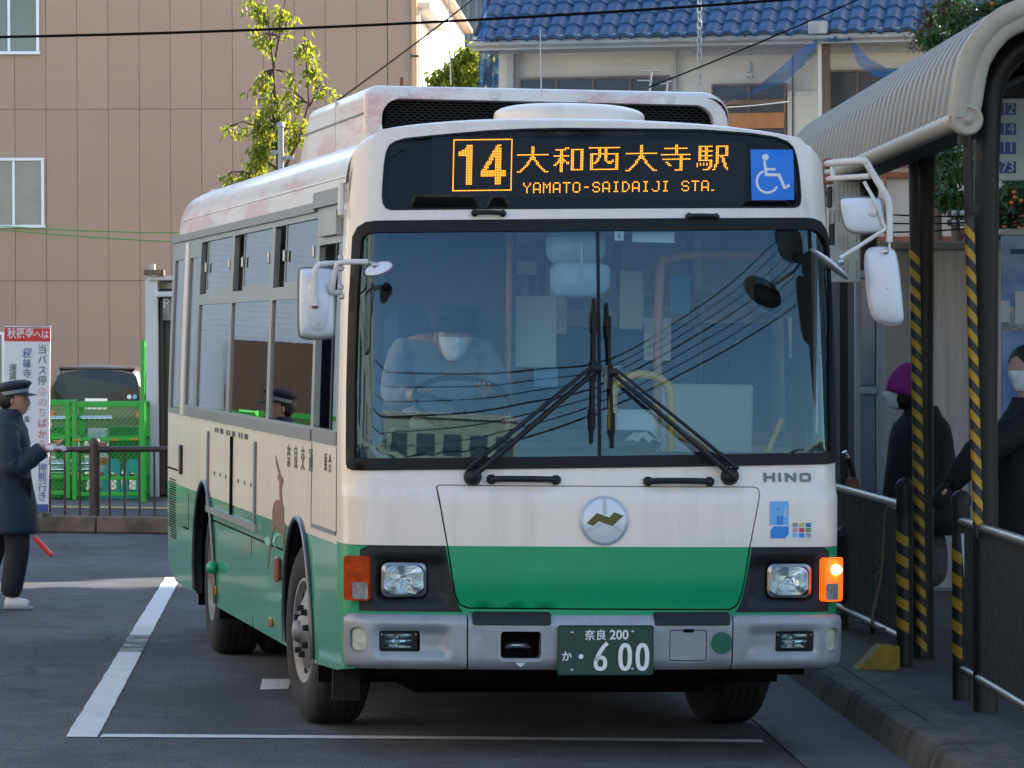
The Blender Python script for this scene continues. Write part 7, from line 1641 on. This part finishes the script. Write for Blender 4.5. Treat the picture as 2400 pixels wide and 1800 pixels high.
cap = MB(); tl = Matrix.Rotation(R(-9), 3, 'Y'); cc = Vector((.035, 0, 1.60))
cap.lathe([(.0, .062), (.08, .058), (.128, .040), (.134, .022), (.115, .002), (.103, -.012), (.101, -.045)], cc, tl @ Vector((0, 0, 1)), 28); cp = cap.build('cap', 'cap_cloth', guard)
bd_ = MB(); bd_.lathe([(.1045, -.006), (.1045, -.034)], cc, tl @ Vector((0, 0, 1)), 28); bd_.build('cap_band', 'cap_band', cp)
vz = MB(); vz.grid(lambda a, b: cc + tl @ Vector(((.10 + .075 * b) * math.cos(R(-62 + 124 * a)), (.10 + .03 * b) * math.sin(R(-62 + 124 * a)), -.042 - .028 * b)), 14, 4); vz.build('cap_visor', 'cap_cloth', cp)
hr = MB(); hr.ell((.0, 0, 1.53), (.092, .083, .085), 18, 12); hr.build('hair', 'hair', guard)
p0, p1 = GROUND.px(80, 1258, 29.8), GROUND.px(119, 1300, 29.8)
mb = MB(); mb.cyl((0, 0, 0), p1 - p0, .0165, n=14); mb.ell(p1 - p0, (.0165, .0165, .0165), 12, 8); o = mb.build('signal_baton', 'baton_red', label='red signal baton held low below the guard\'s coat hem', cat='baton'); o.location = p0
# ---- people waiting under the shelter
def stand_joints(f=1., tall=1.):
    z = lambda v: v * tall
    return {'hip': (0, 0, z(.90), .13), 'waist': (0, 0, z(1.03), .12), 'chest': (0, 0, z(1.24), (.10, .12)), 'neck': (0, 0, z(1.40), .055), 'head0': (f * .02, 0, z(1.48), .06), 'sL': (0, .16, z(1.30), .05), 'eL': (0, .23, z(1.06), .048), 'wL': (f * .14, .2, z(.98), .034), 'sR': (0, -.16, z(1.30), .05), 'eR': (0, -.23, z(1.06), .048), 'wR': (f * .14, -.2, z(.98), .034), 'hL': (0, .09, z(.86), .095), 'kL': (0, .10, z(.47), .062), 'aL': (0, .10, z(.10), .042), 'tL': (f * .14, .10, .03, .035), 'hR': (0, -.09, z(.86), .095), 'kR': (0, -.09, z(.47), .062), 'aR': (0, -.09, z(.10), .042), 'tR': (f * .14, -.10, .03, .035)}
def waiting_outfit(skirt=True, f=1., tall=1., wide=1.):
    def fn(J):
        j = lambda k, r_: (*J[k][:3], r_)
        zz = .62 if skirt else .55
        C = {'hem': (0, 0, zz * tall, (.24 * wide, .26 * wide)), 'hip': (0, 0, .86 * tall, (.21 * wide, .24 * wide)), 'waist': (0, 0, 1.05 * tall, (.19 * wide, .22 * wide)), 'chest': (0, 0, 1.24 * tall, (.18 * wide, .22 * wide)), 'col': (0, 0, 1.36 * tall, .10), 'sL': j('sL', .105), 'eL': j('eL', .09), 'cL': j('wL', .06), 'sR': j('sR', .105), 'eR': j('eR', .09), 'cR': j('wR', .06)}
        RG = [(0, 0, z_ * tall, a_ * wide, b_ * wide) for z_, a_, b_ in ((zz, .235, .26), (.75, .225, .25), (.95, .20, .235), (1.1, .185, .23), (1.22, .18, .225), (1.31, .155, .205), (1.37, .11, .13), (1.43, .085, .085))]
        SL = [[(*J['s' + q][:3], .10), (lerp(J['s' + q][0], J['e' + q][0], .5), lerp(J['s' + q][1], J['e' + q][1], .5) * 1.06, lerp(J['s' + q][2], J['e' + q][2], .5), .09), (*J['e' + q][:3], .082), (*J['w' + q][:3], .055)] for q in 'LR']
        out = [('coat', 'black_cloth', RG, SL)]
        if skirt: out.append(('skirt', 'check_cloth', {'a': (0, 0, .70, (.17, .18)), 'b': (0, 0, .45, (.19, .20)), 'c': (0, 0, .24, (.19, .20))}, chain('a', 'b', 'c'), 'a', 2))
        else: out.append(('trousers', 'navy_trousers', {'hip': (0, 0, .86 * tall, .15), 'hL': j('hL', .115), 'kL': j('kL', .085), 'aL': j('aL', .07), 'hR': j('hR', .115), 'kR': j('kR', .085), 'aR': j('aR', .07)}, chain('hip', 'hL', 'kL', 'aL') + chain('hip', 'hR', 'kR', 'aR'), 'hip', 2))
        for s_ in ('L', 'R'): a = Vector(J['a' + s_][:3]); t = Vector(J['t' + s_][:3]); out.append(('shoe', 'hair' if not skirt else 'black_cloth', {'a': (a.x - f * .04, a.y, .05, .045), 'b': (lerp(a.x, t.x, .5), t.y, .045, .046), 'c': (t.x, t.y, .035, .038)}, chain('a', 'b', 'c'), 'b', 2))
        return out
    return fn
PA = (GROUND.px(2160, 1000, 26.6).x, 26.6, .146)
JA = stand_joints(-1., .97); JA['wR'] = (-.05, -.24, .84, .034); JA['wL'] = (-.05, .24, .84, .034)
pa = person('waiting person in magenta knit hat and black coat behind the striped post', PA, JA, (-1, -.15, 0), (-.135, 0, 1.475), .092, waiting_outfit(True, -1., .97, 1.12))
kn = MB(); kc = Vector((-.115, 0, 1.49)); kn.lathe([(0, .168), (.03, .158), (.065, .125), (.098, .06), (.110, .0), (.112, -.03), (.100, -.035)], kc, Vector((.22, 0, 1)), 24); kn.build('knit_hat', 'magenta_knit', pa)
head_mesh('m', (-.135, 0, 1.475), .092, (-1, -.15, 0), 'skin', region=1).build('face_mask', 'mask_white', pa); hr = MB(); hr.ell((-.10, 0, 1.46), (.095, .092, .10), 16, 10); hr.build('hair', 'hair', pa)
PBx = (GROUND.px(2410, 900, 23.2).x, 23.2, .146)
JB = stand_joints(-1., 1.04); JB['eR'] = (-.30, -.22, 1.18, .048); JB['wR'] = (-.42, -.18, 1.02, .034)
pbp = person('waiting person in white mask and black clothes at the right edge', PBx, JB, (-.75, -.66, 0), (-.02, 0, 1.63), .098, waiting_outfit(False, -1., 1.04))
hr = MB(); hr.ell((.0, .01, 1.675), (.108, .098, .098), 18, 12); hr.build('hair', 'hair', pbp); head_mesh('m', (-.02, 0, 1.63), .098, (-.75, -.66, 0), 'skin', region=1).build('face_mask', 'mask_white', pbp)
mk = MB(); mk.ell((-.46, -.17, .965), (.05, .05, .09), 14, 10, rot=Matrix.Rotation(R(35), 3, 'Y')); mk.build('glove', 'black_cloth', pbp)
# ---- bus driver
dm = BUS.M; hd = BUS.px(1062, 790, .98)
DJ = {'hip': (-.56, 1.24, 1.42, .14), 'waist': (-.56, 1.24, 1.55, .13), 'chest': (-.56, 1.20, 1.76, (.14, .17)), 'neck': (-.55, 1.16, 1.90, .055), 'head0': (hd.x, hd.y + .02, hd.z - .05, .06), 'sL': (-.36, 1.17, 1.84, .07), 'eL': (-.31, .98, 1.62, .05), 'wL': (-.40, .78, 1.66, .036), 'sR': (-.76, 1.17, 1.84, .07), 'eR': (-.83, .98, 1.62, .05), 'wR': (-.76, .76, 1.64, .036), 'hL': (-.48, 1.18, 1.40, .09), 'kL': (-.44, .82, 1.36, .07), 'aL': (-.44, .70, 1.02, .045), 'tL': (-.44, .60, .97, .035), 'hR': (-.64, 1.18, 1.40, .09), 'kR': (-.68, .82, 1.36, .07), 'aR': (-.68, .70, 1.02, .045), 'tR': (-.68, .60, .97, .035)}
def driver_outfit(J):
    j = lambda k, r_: (*J[k][:3], r_)
    return [('shirt', 'shirt', {'hip': j('hip', .165), 'waist': j('waist', .165), 'chest': j('chest', (.165, .20)), 'col': (-.555, 1.17, 1.88, .075), 'sL': j('sL', .09), 'eL': j('eL', .072), 'cL': j('wL', .05), 'sR': j('sR', .09), 'eR': j('eR', .072), 'cR': j('wR', .05)}, chain('hip', 'waist', 'chest', 'col') + chain('chest', 'sL', 'eL', 'cL') + chain('chest', 'sR', 'eR', 'cR'), 'waist', 2), ('trousers', 'navy_trousers', {'hip': j('hip', .17), 'hL': j('hL', .10), 'kL': j('kL', .085), 'aL': j('aL', .06), 'hR': j('hR', .10), 'kR': j('kR', .085), 'aR': j('aR', .06)}, chain('hip', 'hL', 'kL', 'aL') + chain('hip', 'hR', 'kR', 'aR'), 'hip', 2)]
drv = person('bus driver in white shirt, dark cap and white mask behind the windscreen', (0, 0, 0), DJ, (.05, -1, 0), tuple(hd), .10, driver_outfit); drv.matrix_world = dm
cap = MB(); cc = hd + Vector((0, 0, .085)); cap.lathe([(0, .062), (.08, .058), (.126, .042), (.130, .022), (.108, .0), (.104, -.04)], cc, (0, -.08, 1), 24); cp = cap.build('cap', 'cap_cloth', drv); vz = MB(); vz.grid(lambda a, b: cc + Vector(((.10 + .03 * b) * math.sin(R(-60 + 120 * a)), -(.10 + .07 * b) * math.cos(R(-60 + 120 * a)), -.038 - .025 * b)), 12, 3); vz.build('cap_visor', 'cap_cloth', cp)
head_mesh('m', tuple(hd), .10, (.05, -1, 0), 'skin', region=1).build('face_mask', 'mask_white', drv); hr = MB(); hr.ell(hd + Vector((0, .025, .03)), (.092, .095, .10), 16, 10); hr.build('hair', 'hair', drv)
# ================================================================ vegetation and wires
def leaf_mat(name, c1, c2, trans=.5):
    m = bpy.data.materials.new(name); m.use_nodes = True; n = m.node_tree.nodes; l = m.node_tree.links; b = n['Principled BSDF']; b.inputs['Roughness'].default_value = .42
    g = n.new('ShaderNodeNewGeometry'); cr = n.new('ShaderNodeValToRGB'); cr.color_ramp.elements[0].color = (*c1, 1); cr.color_ramp.elements[1].color = (*c2, 1); l.new(g.outputs['Random Per Island'], cr.inputs[0]); l.new(cr.outputs[0], b.inputs['Base Color'])
    t = n.new('ShaderNodeBsdfTranslucent'); hs_ = n.new('ShaderNodeHueSaturation'); hs_.inputs['Value'].default_value = 1.9; hs_.inputs['Hue'].default_value = .485; l.new(cr.outputs[0], hs_.inputs['Color']); l.new(hs_.outputs[0], t.inputs[0]); mx = n.new('ShaderNodeMixShader'); mx.inputs[0].default_value = trans; l.new(b.outputs[0], mx.inputs[1]); l.new(t.outputs[0], mx.inputs[2]); l.new(mx.outputs[0], n['Material Output'].inputs[0]); M[name] = m
leaf_mat('leaf_cherry', (.09, .14, .012), (.24, .26, .018), .55); leaf_mat('leaf_dark', (.016, .045, .010), (.05, .10, .022), .25); leaf_mat('leaf_red', (.09, .03, .025), (.06, .075, .03), .3); leaf_mat('leaf_citrus', (.018, .05, .014), (.045, .095, .025), .3)
mat('bark', (.09, .06, .042), .85, var=.3, vscale=12, bump=.4, bscale=40); mat('fruit', (.42, .075, .010), .45); mat('twig_red', (.16, .08, .06), .8)
def leaf(mb, p, d, L, w_):
    d = d.normalized(); s_ = d.cross(Vector((random.uniform(-1, 1), random.uniform(-1, 1), random.uniform(-1, 1)))).normalized(); n = d.cross(s_)
    a = p; b = p + d * L * .45 + s_ * w_ / 2 + n * w_ * .18; c = p + d * L; e = p + d * L * .45 - s_ * w_ / 2 + n * w_ * .18; f = p + d * L * .5
    mb.add([a, b, c, e, f], [(0, 1, 4), (1, 2, 4), (4, 2, 3), (0, 4, 3)])
def tree(name, label, base, stems, clusters, L, w_, lm, droop=.8, twig=True, cat='tree', d0=None, group=None):
    """stems: list of polylines (world points + radius); clusters: (world centre, radii, number of leaves)"""
    t = thing(name, label, cat, loc=base, group=group); tb = MB(); B = Vector(base)
    for pts in stems: tb.tube([Vector(p[:3]) - B for p in pts], [p[3] for p in pts], 7)
    cb = MB(); tips = [Vector(p[:3]) for pts in stems for p in pts[1:]]
    for (c, r_, n_) in clusters:
        n_ = int(n_ * (.62 if name == 'cherry_tree' else 1)); c = Vector(c); near = min(tips, key=lambda q: (q - c).length)
        tw = max(2, int(n_ / 14)); ends = []
        for k in range(tw):
            while True:
                q = Vector((random.uniform(-1, 1), random.uniform(-1, 1), random.uniform(-1, 1)))
                if q.length < 1: break
            e = c + Vector((q.x * r_[0], q.y * r_[1], q.z * r_[2])); ends.append(e)
            if twig: st = near.lerp(e, .12); mid = st.lerp(e, .55) + Vector((0, 0, .05)); tb.tube([st - B, mid - B, e - B], [.010, .007, .003], 4, False)
        for k in range(n_):
            e = random.choice(ends); src = near.lerp(e, random.uniform(.62, 1.05)) if twig else e
            p = src + Vector((random.gauss(0, .05), random.gauss(0, .05), random.gauss(0, .04))) * (1 if L < .12 else 1.3)
            d = Vector((random.gauss(0, .6), random.gauss(0, .6), random.gauss(-droop, .45))); leaf(cb, p - B, d, L * random.uniform(.7, 1.25), w_ * random.uniform(.75, 1.2))
    tb.build('trunk', 'bark', t); cb.build('crown', lm, t); return t
def A_(u, v, d): r_ = ray(u, v); p = EYE + r_ * (d / r_.y); return p
random.seed(21)
D = 52.; S_ = D / FOC
def C_(u, v, ru, rv, n_, d=D): return (A_(u, v, d), (ru * d / FOC, max(.25, ru * d / FOC), rv * d / FOC), n_)
def st(pts, d=D): return [(*A_(u, v, d), r_) for u, v, r_ in pts]
tree('cherry_tree', 'slender sunlit tree with yellow green leaves behind the bus roof', (A_(655, 430, D).x, D, .15),
     [st([(668, 1200, .05), (662, 700, .042), (655, 430, .032), (648, 290, .022), (641, 160, .014), (630, 60, .009), (606, -40, .004)]), st([(641, 165, .02), (655, 80, .012), (672, -20, .006)]), st([(655, 420, .026), (700, 330, .015), (724, 240, .010), (716, 120, .009), (714, 70, .005)]), st([(650, 300, .022), (610, 300, .014), (570, 285, .008), (535, 295, .004)]), st([(655, 400, .02), (600, 360, .012), (575, 400, .006)]), st([(724, 250, .014), (745, 215, .008), (770, 205, .005)])],
     [C_(610, 35, 30, 40, 190), C_(668, 40, 26, 42, 170), C_(625, 100, 30, 30, 130), C_(590, 20, 14, 22, 40), C_(600, 205, 36, 28, 200), C_(630, 235, 30, 25, 120), C_(660, 225, 22, 22, 80), C_(716, 120, 20, 34, 150), C_(728, 170, 24, 36, 150), C_(690, 190, 20, 10, 40), C_(760, 215, 26, 24, 80), C_(640, 280, 60, 22, 220), C_(600, 310, 45, 25, 200), C_(640, 340, 55, 40, 420), C_(610, 390, 40, 35, 300), C_(550, 298, 24, 14, 60), C_(585, 425, 30, 20, 120), C_(690, 300, 34, 28, 220), C_(530, 425, 18, 10, 40), C_(655, 420, 50, 30, 220), C_(700, 250, 16, 14, 40)], .100, .042, 'leaf_cherry')
tree('garden_tree', 'small sunlit tree between the white wall and the blue roofed house', (A_(1090, 300, 74).x, 74, .15), [st([(1100, 900, .10), (1095, 300, .07), (1090, 200, .04), (1085, 120, .02)], 74), st([(1095, 260, .04), (1040, 180, .02), (1020, 165, .008)], 74), st([(1095, 260, .04), (1150, 160, .02), (1180, 110, .008)], 74)],
     [C_(1085, 150, 36, 34, 420, 74), C_(1045, 180, 32, 25, 320, 74), C_(1110, 180, 40, 30, 420, 74), C_(1115, 115, 22, 22, 160, 74), C_(1160, 170, 30, 50, 380, 74), C_(1020, 195, 20, 14, 120, 74), C_(1075, 210, 50, 20, 260, 74), C_(1180, 130, 16, 30, 140, 74)], .13, .06, 'leaf_cherry')
tree('flowering_shrub', 'tall reddish green shrub above the shelter roof', (A_(2280, 300, 38).x, 38, .15), [st([(2280, 900, .07), (2275, 300, .05), (2260, 100, .03), (2200, 20, .012)], 38), st([(2275, 200, .03), (2340, 60, .015), (2390, 0, .01)], 38), st([(2262, 110, .02), (2180, 110, .008)], 38)],
     [C_(2250, 40, 55, 45, 700, 38), C_(2330, 20, 60, 35, 700, 38), C_(2200, 95, 40, 30, 380, 38), C_(2380, 0, 40, 40, 420, 38), C_(2270, 90, 50, 30, 420, 38)], .055, .030, 'leaf_dark', .5)
tree('bare_vine', 'reddish bare twiggy vine at the end of the blue tiled roof', (A_(2185, 300, 40).x, 40, .15), [st([(2200, 900, .05), (2195, 200, .03), (2180, 60, .014), (2160, -10, .006)], 40), st([(2190, 90, .014), (2205, 10, .008), (2215, -30, .004)], 40), st([(2192, 130, .012), (2165, 100, .005), (2150, 95, .003)], 40), st([(2185, 50, .008), (2195, -10, .004)], 40)], [C_(2180, 60, 34, 50, 330, 40), C_(2160, 90, 24, 24, 170, 40), C_(2205, 30, 20, 40, 200, 40)], .032, .022, 'leaf_red', .3, cat='vine')
tree('citrus_tree', 'dark citrus tree with orange fruit between the shelter posts', (A_(2235, 700, 35).x, 35, .15), [st([(2250, 1100, .06), (2245, 600, .05), (2235, 480, .03), (2220, 380, .014)], 35), st([(2245, 560, .03), (2330, 470, .015), (2390, 420, .01)], 35), st([(2240, 500, .02), (2190, 440, .01)], 35)],
     [C_(2210, 350, 36, 24, 150, 35), C_(2240, 400, 46, 36, 260, 35), C_(2215, 450, 30, 30, 120, 35), C_(2250, 470, 36, 36, 200, 35), C_(2370, 470, 34, 50, 420, 35), C_(2390, 430, 30, 40, 260, 35), C_(2360, 520, 30, 34, 260, 35)], .095, .048, 'leaf_citrus', .6)
ct = bpy.data.objects.get('citrus_tree'); fme = MB().ell((0, 0, 0), (.018, .018, .017), 12, 8).mesh('fruit'); random.seed(5)
for k in range(12): u, v = random.uniform(2345, 2400), random.uniform(450, 550); o = link('fruit', fme, 'fruit', ct); o.location = A_(u, v, 34.6 + random.uniform(-.1, .3)) - ct.location
fs = bpy.data.objects.get('flowering_shrub'); o = link('fruit', fme, 'fruit', fs); o.location = A_(2325, 9, 37.4) - fs.location
# grey pole behind the bus
p = A_(661, 292, 47.); t = thing('steel_pole', 'short grey steel pole rising behind the bus roof', 'pole', loc=(p.x, 47., .15), lean=LEAN); mb = MB(); mb.cyl((.05, 0, 0), (.05, 0, p.z - .15), .032, n=12); mb.build('shaft', 'gutter_grey', t); mb = MB(); mb.lathe([(0, .03), (.04, .02), (.042, -.03)], (.05, 0, p.z - .15), (0, 0, 1), 14); mb.build('pole_cap', 'gutter_grey', t)
for z, dx in ((-.3, -.06), (-.36, .09)): mb = MB(); mb.box((.05 + dx, 0, p.z - .15 + z), (.10, .05, .04), .006); mb.build('bracket', 'gutter_grey', t)
# overhead wires
mat('wire_black', (.008, .008, .009), .95, spec=.05)
def wire(label, a, b, r_, sag, m='wire_black', n_=40):
    a, b = A_(*a), A_(*b); mb = MB(); mb.tube([a.lerp(b, k / n_) - a - Vector((0, 0, 4 * sag * (k / n_) * (1 - k / n_))) for k in range(n_ + 1)], r_, 6); o = mb.build('overhead_wire', m, label=label, cat='wire', group='overhead wires'); o.location = a
wire('thick black wire sagging across the top of the picture', (-700, 92, 34), (2500, -58, 34), .011, .135)
wire('black wire rising steeply from behind the bus to the top centre', (760, 258, 40), (1190, -66, 44), .010, .02)
wire('thin black wire slanting across the house wall on the right', (1520, 205, 45), (2080, -32, 45), .008, .02)
wire('upper thin green wire across the panelled wall at left', (-200, 512, 60), (500, 545, 60), .007, .06, 'cage_green_dark'); wire('lower thin green wire across the panelled wall at left', (-200, 515, 60), (500, 570, 60), .007, .05, 'cage_green_dark')
wire('pale rope stretched across the dark house window', (1640, 254, 58), (1850, 238, 59), .010, .02, 'gutter_grey')
for i in range(3): wire(('upper', 'middle', 'lowest')[i] + ' service wire running out beyond the shelter at right', (1990, 495 + 24 * i, 33), (2420, 500 + 9 * i, 30), .006, .03)
# meter boxes and insulators by the citrus tree
for i, (u, v) in enumerate(((2246, 500), (2246, 522))):
    p = A_(u, v, 32.); t = thing('insulator_pair', ('upper', 'lower')[i] + ' pair of pale round insulators beside the striped pipe', 'insulator', loc=p)
    for dx in (-.03, .03): mb = MB(); mb.lathe([(0, .022), (.014, .02), (.022, .0), (.015, -.03)], (dx, 0, 0), (0, -1, 0), 14); mb.build('insulator', 'gutter_grey', t)
    mb = MB(); mb.box((0, .03, 0), (.16, .03, .05), .006); mb.build('bracket', 'dark_metal', t)

for i in range(7):
    pts = [Vector((x + .5 * i, -14 - .8 * i, z + dz * i)) for x, z, dz in ((-14, 5.6, .75), (-4, 5.2, .72), (3.4, 5.5, .66), (8, 6.2, .60), (12.8, 7.3, .52), (19, 9.2, .60), (26, 11.8, .74), (36, 16.5, 1.))]
    mb = MB(); mb.tube([p - pts[0] for p in curve(pts, 6)], .022 if i % 3 else .036, 5); o = mb.build('overhead_wire', 'wire_black', label=('first', 'second', 'third', 'fourth', 'fifth', 'sixth', 'seventh')[i] + ' dark wire from below reflected across the windscreen', cat='wire', group='wires behind the photographer'); o.location = pts[0]
